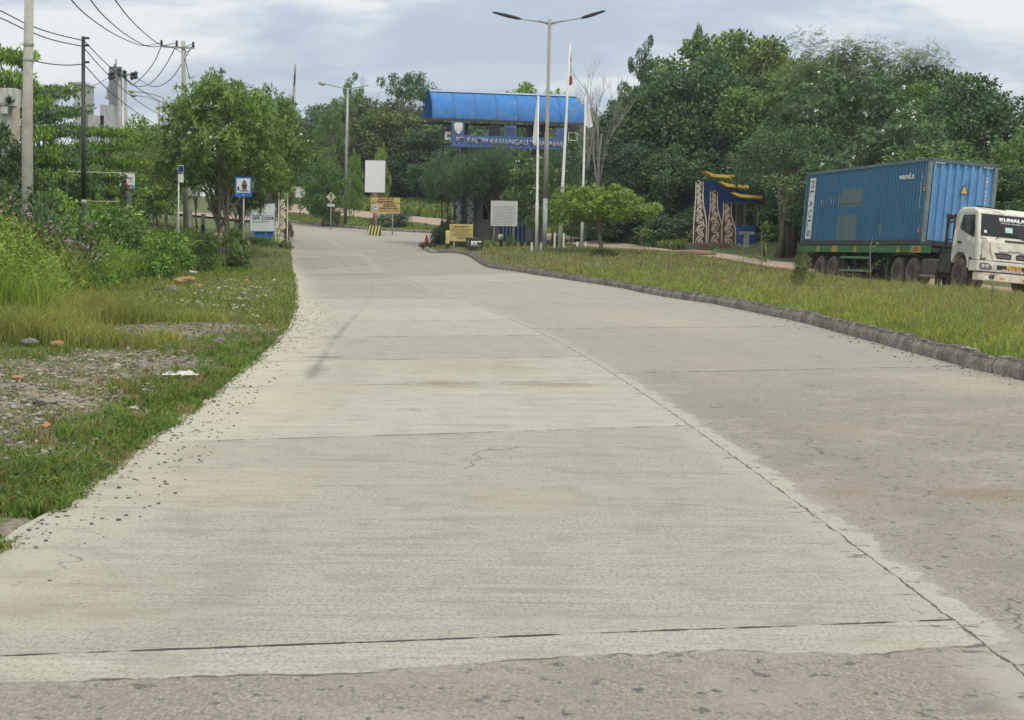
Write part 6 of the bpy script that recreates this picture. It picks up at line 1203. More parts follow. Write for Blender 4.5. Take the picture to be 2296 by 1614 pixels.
for v_ in (91, 107, 144): mb = MB(); mb.box(.04, .16, -.03, .03, s.z(v_)-.03, s.z(v_)+.03); mb.build('clamp', DARK, root)
s = S(417, 515, 92); root = thing('utility_pole', 'old grey concrete pole with a crossarm and three insulators', 'utility pole', s.loc); tx_ = s.p(411, 98)[0]; mb = MB(); mb.tube([(0, 0, -.3), (tx_, 0, s.z(98))], [.15, .115], 10); mb.build('pole', CONC, root, smooth=True)
mb = MB(); mb.bar(s.p(360, 104, -.12), s.p(436, 108, -.12), .08, .10); mb.build('crossarm', CONC, root); mb = MB(); mb.bar(s.p(393, 109, -.12), (tx_, -.05, s.z(126)), .04); mb.bar(s.p(428, 111, -.12), (tx_, -.05, s.z(126)), .04); mb.build('brace', GALV, root)
for u_, v_ in ((362, 97), (396, 98), (433, 101)): mb = MB(); mb.lathe([(.02, -.2), (.05, -.12), (.09, -.06), (.05, -.02), (.085, .04), (.045, .08), (.07, .13), (.02, .18)], 12, s.p(u_, v_, -.12)); mb.build('insulator', DARK, root)
s = S(285, 300, 135); root = thing('utility_pole', 'distant pole with a crossarm and clustered insulators in front of the white tower', 'utility pole', s.loc); mb = MB(); mb.tube([(0, 0, -.3), s.p(281, 162, 0)], [.15, .12], 10); mb.tube([(s.x(276), 0, -.3), s.p(267, 168, 0)], [.14, .12], 8); mb.build('pole', CONC, root, smooth=True)
mb = MB(); mb.bar(s.p(246, 169, -.15), s.p(306, 167, -.15), .14); mb.build('crossarm', GALV, root)
for u_, v_ in ((247, 170), (254, 168), (267, 161), (279, 165), (296, 170), (304, 168)): mb = MB(); mb.lathe([(.03, -.35), (.2, -.2), (.12, 0), (.2, .15), (.03, .3)], 10, s.p(u_, v_, -.2)); mb.build('insulator', DARK, root)
wires = [
 ('uppermost left wire running from the frame edge to the black pole', [(-60, 5, 42), (0, 24, 45), (62, 55, 46.5), (120, 75, 49), (187, 91, 52)]), ('second left wire running from the frame edge to the black pole', [(-60, 22, 42), (0, 40, 45), (62, 69, 46.5), (120, 90, 49), (187, 104, 52)]),
 ('short sagging wire between the concrete pole and the black pole', [(64, 134, 46), (110, 143, 48), (150, 146, 50), (187, 144, 52)]),
 ('lowest of the three overhead wires sagging to the crossarm', [(120, -60, 40), (160, 0, 48), (199, 38, 56), (259, 78, 70), (319, 102, 84), (360, 96, 92)]), ('middle of the three overhead wires sagging to the crossarm', [(165, -60, 40), (203, 0, 48), (239, 42, 56), (289, 82, 70), (339, 105, 82), (396, 96, 92)]), ('highest of the three overhead wires sagging to the crossarm', [(215, -60, 40), (258, 0, 48), (289, 40, 56), (319, 70, 68), (359, 100, 80), (400, 108, 86), (432, 99, 92)]),
 ('first wire drooping from the crossarm towards the distant pole', [(362, 102, 92), (345, 140, 100), (325, 166, 110), (305, 185, 122), (293, 190, 128), (282, 172, 135)]), ('second wire drooping from the crossarm towards the distant pole', [(394, 104, 92), (372, 145, 100), (350, 175, 108), (330, 191, 116), (306, 193, 126), (284, 178, 135)]), ('third wire drooping from the crossarm towards the distant pole', [(428, 106, 92), (407, 143, 96), (385, 175, 104), (360, 192, 114), (335, 192, 122), (306, 174, 134)]),
 ('top wire running down from the black pole to the right', [(188, 91, 52), (225, 130, 58), (262, 163, 66), (320, 205, 78), (390, 245, 92)]), ('middle wire running down from the black pole to the right', [(188, 107, 52), (218, 142, 58), (260, 185, 66), (310, 228, 78), (366, 262, 100)]), ('bottom wire running down from the black pole to the right', [(188, 144, 52), (225, 185, 58), (260, 217, 66), (310, 255, 78), (360, 285, 92)]),
 ('faint wire at the upper left behind the layered tree', [(-20, 150, 60), (20, 125, 58), (43, 106, 46)]), ('thin stay wire beside the old concrete pole', [(413, 128, 92), (420, 155, 91), (425, 178, 90)]), ('wire from the distant pole towards the white tower', [(246, 172, 135), (225, 185, 137), (207, 194, 140)]),
]
for i, (lab, pts) in enumerate(wires):
    P = [Vector(W(*p)) for p in pts]; Q = []
    for j in range(len(P)-1):
        a_, b_, c_, d_ = P[max(0, j-1)], P[j], P[j+1], P[min(len(P)-1, j+2)]
        for t in np.linspace(0, 1, 6, endpoint=False): Q.append(.5*((2*b_)+(-a_+c_)*t+(2*a_-5*b_+4*c_-d_)*t*t+(-a_+3*b_-3*c_+d_)*t**3))
    Q.append(P[-1]); o0 = Q[0].copy(); mb = MB(); rr = .016 if pts[0][2] < 70 else .022; mb.tube([q-o0 for q in Q], rr*(1.2 if 'wires' in lab or 'drooping' in lab else 1), 5); o = mb.build('overhead_wire', WIRE, None, o0, smooth=True); tag(o, lab, 'wire', 'black overhead wires at the upper left')

# ------------------------------------------------------------------ left background structures
s = S(18, 420, 58); root = thing('ruined_pillar', 'ruined white concrete pillar with mould stains and a ledge at the left edge', 'concrete pillar', s.loc); MW = mat('mouldy_concrete', (.62, .62, .57), .9, var=.15, scale=1.5, dirt=(.10, .11, .09), damt=.85, streak=True)
mb = MB(); mb.box(s.x(-40), s.x(35), 0, .7, s.z(232), s.z(200)); mb.build('top_block', MW, root, bevel=.02); mb = MB(); mb.box(s.x(-42), s.x(37), -.06, .75, s.z(240), s.z(232.3)); mb.build('ledge', MW, root, bevel=.01); mb = MB(); mb.box(s.x(-36), s.x(26), .1, .6, -.2, s.z(240.3)); mb.build('shaft', MW, root); mb = MB(); mb.box(s.x(27), s.x(41), .0, .25, -.2, s.z(240.5)); mb.build('corner_post', mat('cream_post', (.55, .50, .40), .9, dirt=(.25, .2, .15), damt=.5), root, bevel=.02)
mb = MB(); mb.box(s.x(2), s.x(20), -.2, .05, s.z(258), s.z(242)); mb.build('bracket_block', MW, root, bevel=.01)
# tuft growing on pillar
r = np.random.default_rng(8); V = leaf_quads(np.tile([s.x(25), -.1, s.z(236)], (70, 1))+r.normal(size=(70, 3))*.03, unit(r.normal(size=(70, 3))*.6+np.array([0, 0, 1])), unit(r.normal(size=(70, 3))), .28, .03)
o = np_mesh('fern_tuft', V, quads(70), LEAF, None, (.06, .09, .04)); o.location = s.loc; tag(o, 'dark tuft of leaves growing on the ruined pillar ledge', 'plant')
# white tower
s = S(262, 280, 260); root = thing('silo_tower', 'distant dirty white silo tower with a steel ladder frame and railed top', 'tower', (s.loc[0], 260, 7)); s.loc = (s.loc[0], 260, 7)
TW = mat('tower_white', (.48, .49, .50), .8, dirt=(.25, .25, .25), damt=.7, streak=True); TG = mat('tower_steel', (.20, .215, .235), .7)
def tz(v): return s.px[2]-7+(s.v-v)*s.k
mb = MB(); mb.box(s.x(232), s.x(262), -2, 2, -1, tz(238)); mb.build('lower_block', TW, root); mb = MB(); mb.lathe([(19*s.k*.3, tz(222)), (19*s.k*.3, tz(200)), (12*s.k*.3, tz(194)), (0, tz(190))], 20, (s.x(245), 0, 0)); mb.build('silo', TW, root, smooth=False)
mb = MB(); mb.box(s.x(240), s.x(268), -1.5, 1.5, tz(224), tz(218)); mb.build('platform', TW, root); mb = MB()
for u_ in (253, 258, 262, 266, 270, 274, 277): mb.bar((s.x(u_), -1.8, tz(240)), (s.x(u_), -1.8, tz(155)), .3)
for v_ in (156, 166, 172, 179, 185, 192, 198, 205, 212, 220, 230): mb.bar((s.x(253), -1.8, tz(v_)), (s.x(277), -1.8, tz(v_)), .25)
mb.bar((s.x(253), -1.8, tz(212)), (s.x(270), -1.8, tz(172)), .2); mb.bar((s.x(270), -1.8, tz(198)), (s.x(277), -1.8, tz(172)), .2); mb.bar((s.x(266), -1.8, tz(156)), (s.x(266), -1.8, tz(138)), .15); mb.bar((s.x(262), -1.8, tz(158)), (s.x(265), -1.8, tz(148)), .3); mb.build('steel_frame', TG, root)
mb = MB(); mb.prism([(s.x(172), tz(196)), (s.x(206), tz(196)), (s.x(202), tz(190)), (s.x(175), tz(191))], 'y', -3, 3); mb.build('shed_roof', mat('shed_roof', (.40, .42, .44), .6), root); mb = MB(); mb.box(s.x(176), s.x(202), -2.5, 2.5, -1, tz(196.3)); mb.build('shed', TW, root); mb = MB(); mb.box(s.x(204), s.x(240), -2, 2, -1, tz(262)); mb.build('side_building', TW, root)
# thin pipe frame
s = S(268, 520, 55); root = thing('pipe_frame', 'thin rusty pipe frame with a creeper on its right post', 'frame', s.loc); PF = mat('thin_pipe', (.12, .12, .09), .7, dirt=(.35, .34, .26), damt=.4); mb = MB(); mb.tube([s.p(151, 385, 0), s.p(301, 388.5, 0)], .018, 6); mb.build('top_rail', mat('rail_pale', (.42, .42, .34), .7), root); mb = MB(); mb.tube([s.p(192, 451, 0), s.p(270, 452, 0)], .016, 6); mb.build('mid_rail', mat('rail_pale', (.42, .42, .34), .7), root)
for u_ in (151, 276): mb = MB(); mb.tube([(s.x(u_), 0, -.2), s.p(u_, 386, 0)], .022, 6); mb.build('upright', PF, root)
P = np.stack([s.x(277)+r.normal(size=400)*.07, r.normal(size=400)*.06, s.z(455)+r.random(400)*(s.z(392)-s.z(455))], 1); V = leaf_quads(P, unit(r.normal(size=(400, 3))), unit(r.normal(size=(400, 3))), .09, .05); o = np_mesh('creeper', V, quads(400), LEAF, None, (.10, .13, .05)); o.location = s.loc; tag(o, 'creeper climbing the right upright of the thin pipe frame', 'creeper')
# transformer box on old pole
s = S(417, 400, 91.4); mb = MB(); mb.box(-.08, .22, -.18, .18, s.z(412), s.z(388)); o = mb.build('pole_box', CONC, None, (s.loc[0], s.loc[1], s.loc[2]), bevel=.02); tag(o, 'pale box fixed to the old concrete pole beside the navy board', 'box')

# ------------------------------------------------------------------ container, trailer, truck (local: x forward, y away from the camera, z up, ground 0)
EU = (R(-4.2), R(-.215), R(-80.32)); MR = (Matrix.Rotation(EU[2], 3, 'Z') @ Matrix.Rotation(EU[1], 3, 'Y') @ Matrix.Rotation(EU[0], 3, 'X'))
P0 = Vector((13.635, 57.213, 1.5415)); ORG = P0+MR @ Vector((0, 0, -1.45))
def vroot(name, label, cat, off):
    o = thing(name, label, cat, ORG+MR @ Vector(off)); o.rotation_euler = EU; return o
def corr_mat():
    m, t, out = nt('container_paint'); n = N(t); b = n.new('ShaderNodeBsdfPrincipled'); tcn = n.new('ShaderNodeTexCoord'); v = tcn.outputs['Object']; sp = n.new('ShaderNodeSeparateXYZ'); n.l(v, sp.inputs[0]); X_, Y_, Z_ = sp.outputs
    f = n.noise(v, 1.1, 6, .65); f2 = n.noise(n.mapping(v, (3, 3, .35)), 1.5, 6, .7); c = n.mix(n.ramp(f, .3, .7), (.016, .115, .245), (.028, .16, .32)); c = n.mix(n.ramp(f2, .5, .72, 0, .5), c, (.07, .17, .23))
    # front end panel: brighter light on this face put into a lighter blue
    fe = n.math('GREATER_THAN', X_, -.12); c = n.mix(fe, c, n.mix(n.ramp(f, .3, .7), (.11, .28, .54), (.17, .37, .63)))
    def rect(x0, x1, z0, z1):
        w = n.math('MULTIPLY', n.math('SUBTRACT', n.noise(v, 2.5, 4, .6), .5), .18); xx = n.math('ADD', X_, w); zz = n.math('ADD', Z_, w)
        a = n.math('MULTIPLY', n.math('GREATER_THAN', xx, x0), n.math('LESS_THAN', xx, x1)); d = n.math('MULTIPLY', n.math('GREATER_THAN', zz, z0), n.math('LESS_THAN', zz, z1)); return n.math('MULTIPLY', n.math('MULTIPLY', a, d), n.math('LESS_THAN', Y_, .1))
    pc = n.mix(n.ramp(f2, .35, .65), (.10, .165, .165), (.17, .22, .20))
    for q in ((-8.15, -5.95, 1.42, 2.12), (-8.55, -8.1, 1.45, 1.85), (-8.35, -6.25, .16, 1.10), (-4.15, -3.8, .42, .75)): c = n.mix(n.math('MULTIPLY', rect(*q), .85), c, pc)
    c = n.mix(n.math('MULTIPLY', rect(-8.15, -5.95, 1.52, 1.57), .8), c, (.04, .05, .05))
    rs = n.noise(v, 3.0, 7, .75); c = n.mix(n.ramp(rs, .66, .74, 0, .7), c, (.14, .085, .05))
    sc = n.noise(n.mapping(v, (9, 9, .8)), 1, 4, .7); c = n.mix(n.ramp(sc, .72, .76, 0, .5), c, (.45, .5, .52))
    n.val(b.inputs['Base Color'], c); n.val(b.inputs['Roughness'], n.ramp(f, .3, .7, .42, .6)); n.l(b.outputs[0], out.inputs['Surface']); return m
CP = corr_mat(); CF = mat('container_frame', (.10, .17, .21), .6, var=.2, dirt=(.12, .085, .06), damt=.7); CFG = mat('container_post_grey', (.20, .26, .27), .6, dirt=(.12, .10, .07), damt=.6)
CL, CWd, CH = 12.19, 2.44, 2.9
root = vroot('shipping_container', 'long blue corrugated shipping container with grey repaint patches on the trailer', 'container', (0, 0, 1.45))
def corr(pts0, ax, z0, z1, out_):
    mb = MB(); n = len(pts0); vs = [(p[0], p[1], z) for z in (z0, z1) for p in pts0]; mb.add(vs, [((i+1, i, n+i, n+i+1) if out_ else (i, i+1, n+i+1, n+i)) for i in range(n-1)]); return mb
def wave(a, b, pitch, depth, base, sgn):
    P = []; n = int(round((b-a)/pitch)); p = (b-a)/n
    for i in range(n):
        for f, d in ((0, 0), (.36, 0), (.5, 1), (.86, 1)): P.append((a+(i+f)*p, base+sgn*depth*d))
    P.append((b, base)); return P
mb = corr(wave(-CL+.12, -.12, .278, .042, .03, 1), 'x', .17, CH-.10, True); mb.build('side_panel', CP, root)
mb = corr([(x, y) for x, y in wave(-CL+.12, -.12, .278, .036, CWd-.035, -1)], 'x', .17, CH-.10, False); mb.build('side_panel', CP, root)
mb = corr([(-y, x) for x, y in wave(.16, CWd-.12, .272, .075, .02, 1)], 'y', .17, CH-.12, True); mb.build('end_panel', CP, root)
mb = MB(); mb.box(-CL+.05, -CL+.09, .12, CWd-.12, .15, CH-.1); mb.build('door_panel', CP, root); mb = MB(); mb.box(-CL+.05, -.05, .05, CWd-.05, CH-.07, CH-.03); mb.build('roof_panel', CP, root)
mb = MB(); mb.box(-CL, 0, 0, .07, CH-.1, CH); mb.box(-CL, 0, CWd-.07, CWd, CH-.1, CH); mb.box(-.07, 0, .07, CWd-.07, CH-.12, CH-.002); mb.box(-CL, -CL+.07, .07, CWd-.07, CH-.12, CH-.002); mb.build('top_rail', CF, root)
mb = MB(); mb.box(-CL, 0, 0, .06, 0, .165); mb.box(-CL, 0, CWd-.06, CWd, 0, .165); mb.box(-.08, -.002, .06, CWd-.06, 0, .16); mb.box(-CL+.002, -CL+.08, .06, CWd-.06, 0, .16); mb.box(-CL+.1, -.1, .1, CWd-.1, .05, .1); mb.build('bottom_rail', mat('container_dirty_rail', (.035, .05, .055), .8, dirt=(.10, .08, .06), damt=.6), root)
for x0, x1, y0, y1, m_ in ((-.13, .004, -.004, .12, CFG), (-.13, .004, CWd-.13, CWd+.004, CFG), (-CL-.004, -CL+.12, -.004, .12, CF), (-CL-.004, -CL+.12, CWd-.12, CWd+.004, CF)):
    mb = MB(); mb.box(x0, x1, y0, y1, .12, CH-.115); mb.build('corner_post', m_, root)
    for z_ in (0.0, CH-.112): mb = MB(); mb.box(x0-.004, x1+.01, y0-.006, y1+.006, z_-.004, z_+.118); mb.build('corner_casting', CF, root, bevel=.008); 
    for z_ in (.06, CH-.055):
        mb = MB(); yy = y0-.008 if y0 < 1 else y1+.003; mb.box((x0+x1)/2-.035, (x0+x1)/2+.035, yy, yy+.006, z_-.03, z_+.03)
        if x1 > -1: mb.box(x1+.011, x1+.014, (y0+y1)/2-.03, (y0+y1)/2+.03, z_-.035, z_+.035)
        mb.build('casting_hole', DARK, root)
SIDEX = Matrix.Identity(4)
def side_text(tx, x, z, w, h, m_, rot=0, bold=.02):
    M = Matrix.Translation((x, .026, z)) @ Matrix.Rotation(rot, 4, 'Y'); return text(tx, 'lettering', m_, root, 0, 0, 0, w, h, bold=bold, thick=.003, M=M)
def end_text(tx, y, z, w, h, m_, rot=0, bold=.02):   # reads on the front end, seen from +x
    M = Matrix.Translation((-.012, y, z)) @ Matrix.Rotation(R(90), 4, 'Z') @ Matrix.Rotation(rot, 4, 'Y'); return text(tx, 'lettering', m_, root, 0, 0, 0, w, h, bold=bold, thick=.003, M=M)
CWH = mat('container_white', (.78, .79, .77), .6, dirt=(.4, .42, .42), damt=.35)
mb = MB(); mb.box(-11.75, -11.12, .012, .03, .24, 2.66); mb.build('logo_strip', CWH, root)
for i, (ch, rt_) in enumerate((('M', -90), ('L', -90), ('A', -90), ('U', -90), ('L', -90), ('S', -90))):
    M = Matrix.Translation((-11.43, .006, 2.42-i*.39)) @ Matrix.Rotation(R(90), 4, 'Y'); text(ch, 'lettering', mat('logo_black', (.01, .01, .012), .6), root, 0, 0, 0, .27, .36, bold=.0, thick=.003, M=M)
side_text('wanaLa', -1.95, 2.36, 1.35, .22, CWH, 0, .03)
for i in range(6): side_text('1SP7I1'[i], -8.9-(5-i)*.27+.0, 1.62, .07, .30, mat('faded_white', (.30, .42, .50), .6))
for i, z_ in enumerate(np.linspace(2.5, 1.25, 12)): side_text('TRIU80443224'[i], -.62, z_, .07, .075, CWH)
for i, z_ in enumerate((2.3, 2.2, 2.1, 1.25, .95, .6)): side_text('45G1KM'[i], -.42, z_, .05, .07, mat('faded_white2', (.35, .45, .52), .6))
for i, ch in enumerate('TRIU 8044322'):
    if ch != ' ': end_text(ch, 2.08, 2.50-i*.115, .07, .10, CWH, 0, .01)
TRI = mat('tri_yellow', (.80, .50, .14), .6)
mb = MB(); yc, zc = 1.30, 1.95; mb.add([(-.012, yc-.15, zc-.15), (-.012, yc+.15, zc-.15), (-.012, yc, zc+.19), (.0, yc-.15, zc-.15), (.0, yc+.15, zc-.15), (.0, yc, zc+.19)], [(0, 2, 1), (3, 4, 5), (0, 1, 4, 3), (1, 2, 5, 4), (2, 0, 3, 5)]); mb.build('warning_triangle', DARK, root)
mb = MB(); mb.add([(.003, yc-.11, zc-.125), (.003, yc+.11, zc-.125), (.003, yc, zc+.13), (.006, yc-.11, zc-.125), (.006, yc+.11, zc-.125), (.006, yc, zc+.13)], [(0, 2, 1), (3, 4, 5), (0, 1, 4, 3), (1, 2, 5, 4), (2, 0, 3, 5)]); mb.build('triangle_face', TRI, root)
for x_, z_ in ((-.3, 1.93), (-.45, .52)): mb = MB(); mb.prism([(x_-.1, z_-.12), (x_+.1, z_-.12), (x_+.02, z_+.12)], 'y', .008, .03); mb.build('orange_mark', mat('orange_mark', (.45, .22, .08), .6), root)
for y0 in (.18, 1.9):
    for i in range(4): mb = MB(); mb.prism([(y0+i*.09, CH-.16), (y0+.05+i*.09, CH-.16), (y0+.09+i*.09, CH-.125), (y0+.04+i*.09, CH-.125)], 'x', -.01, .012); mb.build('hazard_mark', CWH, root)

# trailer
GRN = mat('trailer_green', (.035, .17, .05), .6, dirt=(.05, .07, .04), damt=.5); GRD = mat('trailer_green_dark', (.02, .06, .03), .8, dirt=(.07, .06, .05), damt=.5); OCH = mat('ochre_paint', (.42, .27, .05), .7, dirt=(.2, .13, .05), damt=.5)
tr = vroot('semi_trailer', 'green skeletal semi trailer with ochre patches carrying the blue container', 'trailer', (0, 0, 0))
mb = MB(); mb.box(-12.3, .55, .0, .1, 1.17, 1.42); mb.box(-12.3, .55, 2.34, 2.44, 1.17, 1.42); mb.build('side_rail', GRN, tr)
mb = MB(); mb.box(-12.3, .3, .62, .78, .95, 1.40); mb.box(-12.3, .3, 1.66, 1.82, .95, 1.40)
for x in np.arange(-12.1, .4, 1.35): mb.box(x-.05, x+.05, .1, 2.34, 1.22, 1.38)
mb.build('chassis_beam', GRD, tr)
for x0, x1 in ((-10.3, -9.9), (-8.6, -7.9), (-6.3, -5.9), (-2.15, -1.85), (-.95, .0)): mb = MB(); mb.prism([(x0, 1.175), (x1, 1.175), (x1-.06, 1.415), (x0+.12, 1.415)], 'y', -.006, -.002); mb.build('ochre_patch', OCH, tr)
text('42', 'lettering', TXT, tr, -.45, -.012, 1.3, .3, .13)
for z_ in (.98, .50): mb = MB(); mb.box(-7.6, -4.6, .02, .07, z_-.04, z_+.04); mb.build('side_guard_rail', mat('guard_green', (.10, .24, .14), .7, dirt=(.1, .1, .07), damt=.4), tr)
for x in (-7.4, -6.2, -4.8): mb = MB(); mb.box(x-.05, x+.05, .08, .14, .35, 1.17); mb.build('side_guard_post', GRD, tr)
for x in (-3.35,): mb = MB(); mb.box(x-.08, x+.08, .2, .36, .25, 1.17); mb.box(x-.18, x+.18, .12, .44, .1, .25); mb.build('landing_leg', GRD, tr); mb = MB(); mb.box(x-.08, x+.08, 2.08, 2.24, .1, 1.17); mb.build('landing_leg', GRD, tr)
mb = MB(); mb.bar((-4.6, .3, 1.15), (-3.4, .3, .5), .06); mb.bar((-1.6, .35, 1.15), (-2.6, .35, .7), .05); mb.build('brace', GRD, tr)
WD = mat('wheel_dust', (.045, .038, .032), .9, var=.25, dirt=(.12, .10, .08), damt=.4)
def wheel(x, y, par, name='wheel', w=.52, r_=.51, out=-1, z=None):
    c = (x, y, r_ if z is None else z); mb = MB(); pr = [(r_*.60, 0), (r_*.92, .0), (r_, .06), (r_, w*.42), (r_*.93, w*.47), (r_*.93, w*.53), (r_, w*.58), (r_, w-.06), (r_*.92, w), (r_*.6, w)]
    mb.lathe(pr, 32, c, 'y'); o = mb.build(name, RUBBER, par, smooth=False)
    mb = MB(); mb.lathe([(r_*.60, -.004), (r_*.57, .03), (r_*.5, .16), (r_*.28, .17), (r_*.26, .04), (r_*.16, .02), (0, .02)] if out < 0 else [(r_*.6, w+.004), (r_*.5, w-.1), (0, w-.1)], 24, c, 'y'); q = mb.build('rim', WD, o, smooth=False)
    mb = MB(); n = 40
    for i in range(n):          # tread blocks
        a = 2*math.pi*i/n; 
        for y0_ in (.07, w-.2): 
            M = Matrix.Translation(c) @ Matrix.Rotation(a, 4, 'Y'); mb.box(r_-.012, r_+.012, y0_, y0_+.13, -.025, .025, M)
    mb.build('tread', RUBBER, o)
for x in (-9.75, -8.4): wheel(x, .0, tr); wheel(x, 1.92, tr, out=1)
mb = MB(); [mb.tube([(x, .3, .51), (x, 2.2, .51)], .07, 8) for x in (-9.75, -8.4)]; mb.box(-10.3, -7.9, .6, .75, .7, .95); mb.box(-10.3, -7.9, 1.7, 1.85, .7, .95); mb.build('axle', DARK, tr)
mb = MB()
for i, x in enumerate((-11.3,)): mb.box(x-.03, x+.03, .1, .6, .5, 1.1); mb.box(x-.03, x+.03, 1.85, 2.35, .5, 1.1)
mb.build('mud_flap', RUBBER, tr)

# tractor
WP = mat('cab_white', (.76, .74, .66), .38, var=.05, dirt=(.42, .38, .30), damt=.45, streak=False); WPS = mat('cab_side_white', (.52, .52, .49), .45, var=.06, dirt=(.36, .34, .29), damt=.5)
GL = mat('truck_glass', (.018, .022, .026), .08, var=.3, scale=1.4); CH_ = mat('chassis_black', (.035, .032, .03), .8, dirt=(.12, .10, .08), damt=.6)
tk = vroot('truck', 'white tractor truck with a KUMALA windscreen banner at the right edge of the photo', 'truck', (0, 0, 0))
mb = MB(); mb.box(-2.9, 4.0, .72, .84, .72, 1.0); mb.box(-2.9, 4.0, 1.6, 1.72, .72, 1.0); mb.box(-1.9, -.2, .5, 1.95, 1.0, 1.14); mb.build('chassis', CH_, tk)
# cab shell, built as a prism with a wheel arch, slightly narrowing roof
prof = [(2.30, 1.0), (2.32, 1.6), (2.36, 2.42), (2.44, 2.58), (2.62, 2.66), (3.55, 2.64), (3.80, 2.56), (3.88, 2.48), (4.16, 1.70), (4.22, 1.55), (4.24, .98), (3.62, .98), (3.60, .72), (3.50, .72)]
for a in np.linspace(R(22), R(158), 9): prof.append((2.95+.62*math.cos(a), .62+.62*math.sin(a)))
mb = MB(); n_ = len(prof)
def wprof(ins, y, m_=0):
    return [(x, y, z) for x, z in prof]
Y0, Y1 = .04, 2.40; vs = []
for y, f in ((Y0, 1), (Y0+.06, 0), (Y1-.06, 0), (Y1, 1)):
    for x, z in prof: t = max(0, (z-1.6)/1.0); yy = y+(.07*t if y < 1 else -.07*t); vs.append((x-(.03 if f and x > 4 else 0), yy, z-(.03 if f and z > 2.5 else 0)))
mb.add(vs, [tuple(range(n_)), tuple(range(3*n_, 4*n_))[::-1]]+[(k*n_+i, (k+1)*n_+i, (k+1)*n_+(i+1) % n_, k*n_+(i+1) % n_) for k in range(3) for i in range(n_)]); mb.m = 0
cab = mb.build('cab', WP, tk, bevel=.03)
def side(z, off=0.0): t = max(0, (z-1.6)/1.0); return Y0+.07*t-off
def spoly(pts, d0, d1):
    mb = MB(); n = len(pts); mb.add([(x, side(z, d0), z) for x, z in pts]+[(x, side(z, d1), z) for x, z in pts], [tuple(range(n)), tuple(range(n, 2*n))[::-1]]+[(i, i+n, (i+1) % n+n, (i+1) % n) for i in range(n)]); return mb
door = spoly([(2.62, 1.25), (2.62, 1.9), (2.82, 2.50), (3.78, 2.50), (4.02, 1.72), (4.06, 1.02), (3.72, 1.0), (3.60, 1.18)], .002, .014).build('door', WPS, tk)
spoly([(2.92, 2.40), (3.72, 2.40), (3.90, 1.80), (3.86, 1.68), (2.80, 1.96), (2.80, 2.05)], .017, .026).build('window_seal', DARK, door)
spoly([(2.96, 2.37), (3.70, 2.37), (3.86, 1.80), (3.83, 1.72), (2.84, 1.99), (2.84, 2.06)], .028, .032).build('window', GL, door)
mb = MB(); mb.box(2.80, 3.0, -.02, .02, 1.50, 1.56); mb.build('handle', DARK, door); mb = MB(); mb.box(3.72, 3.86, .005, .03, .98, 1.06); mb.build('side_marker', DARK, tk)
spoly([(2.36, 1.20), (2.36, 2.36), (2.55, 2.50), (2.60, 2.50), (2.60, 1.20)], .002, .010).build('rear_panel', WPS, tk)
# front details (front plane slopes between (3.88,2.48) and (4.16,1.70))
def fx(z):
    if z >= 1.70: return 3.88+(2.48-z)/.78*.28
    if z >= 1.55: return 4.16+(1.70-z)/.15*.06
    return 4.22+(1.55-z)/.57*.02
def fpoly(pts, d0, d1):
    mb = MB(); n = len(pts); mb.add([(fx(z)+d0, y, z) for y, z in pts]+[(fx(z)+d1, y, z) for y, z in pts], [tuple(range(n))[::-1], tuple(range(n, 2*n))]+[(i, (i+1) % n, (i+1) % n+n, i+n) for i in range(n)]); return mb
fpoly([(.20, 2.44), (2.24, 2.44), (2.31, 1.74), (.13, 1.74)], .004, .012).build('windscreen_seal', DARK, tk)
ws = fpoly([(.24, 2.41), (2.20, 2.41), (2.27, 1.77), (.17, 1.77)], .014, .018).build('windscreen', GL, tk)
tilt = math.atan2(.28, .78)
def ftext(tx, y, z, w, h, m_, bold=.02, par=None):
    M = Matrix.Translation((fx(z)+.026, y, z)) @ Matrix.Rotation(R(90), 4, 'Z') @ Matrix.Rotation(-tilt if z > 1.7 else 0, 4, 'X'); return text(tx, 'lettering', m_, par or tk, 0, 0, 0, w, h, bold=bold, thick=.002, M=M)
BW_ = mat('banner_white', (.85, .85, .85), .5, var=.02); ftext('KUMALA', 1.22, 2.29, .88, .13, BW_, .07); ftext('TRANS LOGISTIC', 1.22, 2.18, .86, .035, BW_, .03)
fpoly([(.96, 2.06), (1.20, 2.06), (1.20, 1.90), (.96, 1.90)], .020, .024).build('pass_sticker', mat('sticker_mint', (.50, .72, .66), .5), tk)
fpoly([(.25, 1.92), (.33, 1.92), (.33, 1.84), (.25, 1.84)], .020, .023).build('small_sticker', BW_, tk)
mb = MB(); mb.tube([(fx(1.72)+.05, .62, 1.67), (fx(1.82)+.05, .78, 1.80), (fx(1.87)+.04, .98, 1.85)], .012, 5); mb.tube([(fx(1.86)+.035, .80, 1.86), (fx(1.84)+.035, 1.35, 1.84)], .012, 5); mb.tube([(fx(1.70)+.05, 1.62, 1.66), (fx(1.80)+.04, 1.45, 1.77)], .012, 5); mb.tube([(fx(1.8)+.035, 1.05, 1.80), (fx(1.76)+.035, 1.75, 1.75)], .012, 5); mb.build('wiper', DARK, tk)
fpoly([(.93, 1.66), (1.62, 1.66), (1.62, 1.61), (.93, 1.61)], .012, .04).build('vent_strip', DARK, tk)
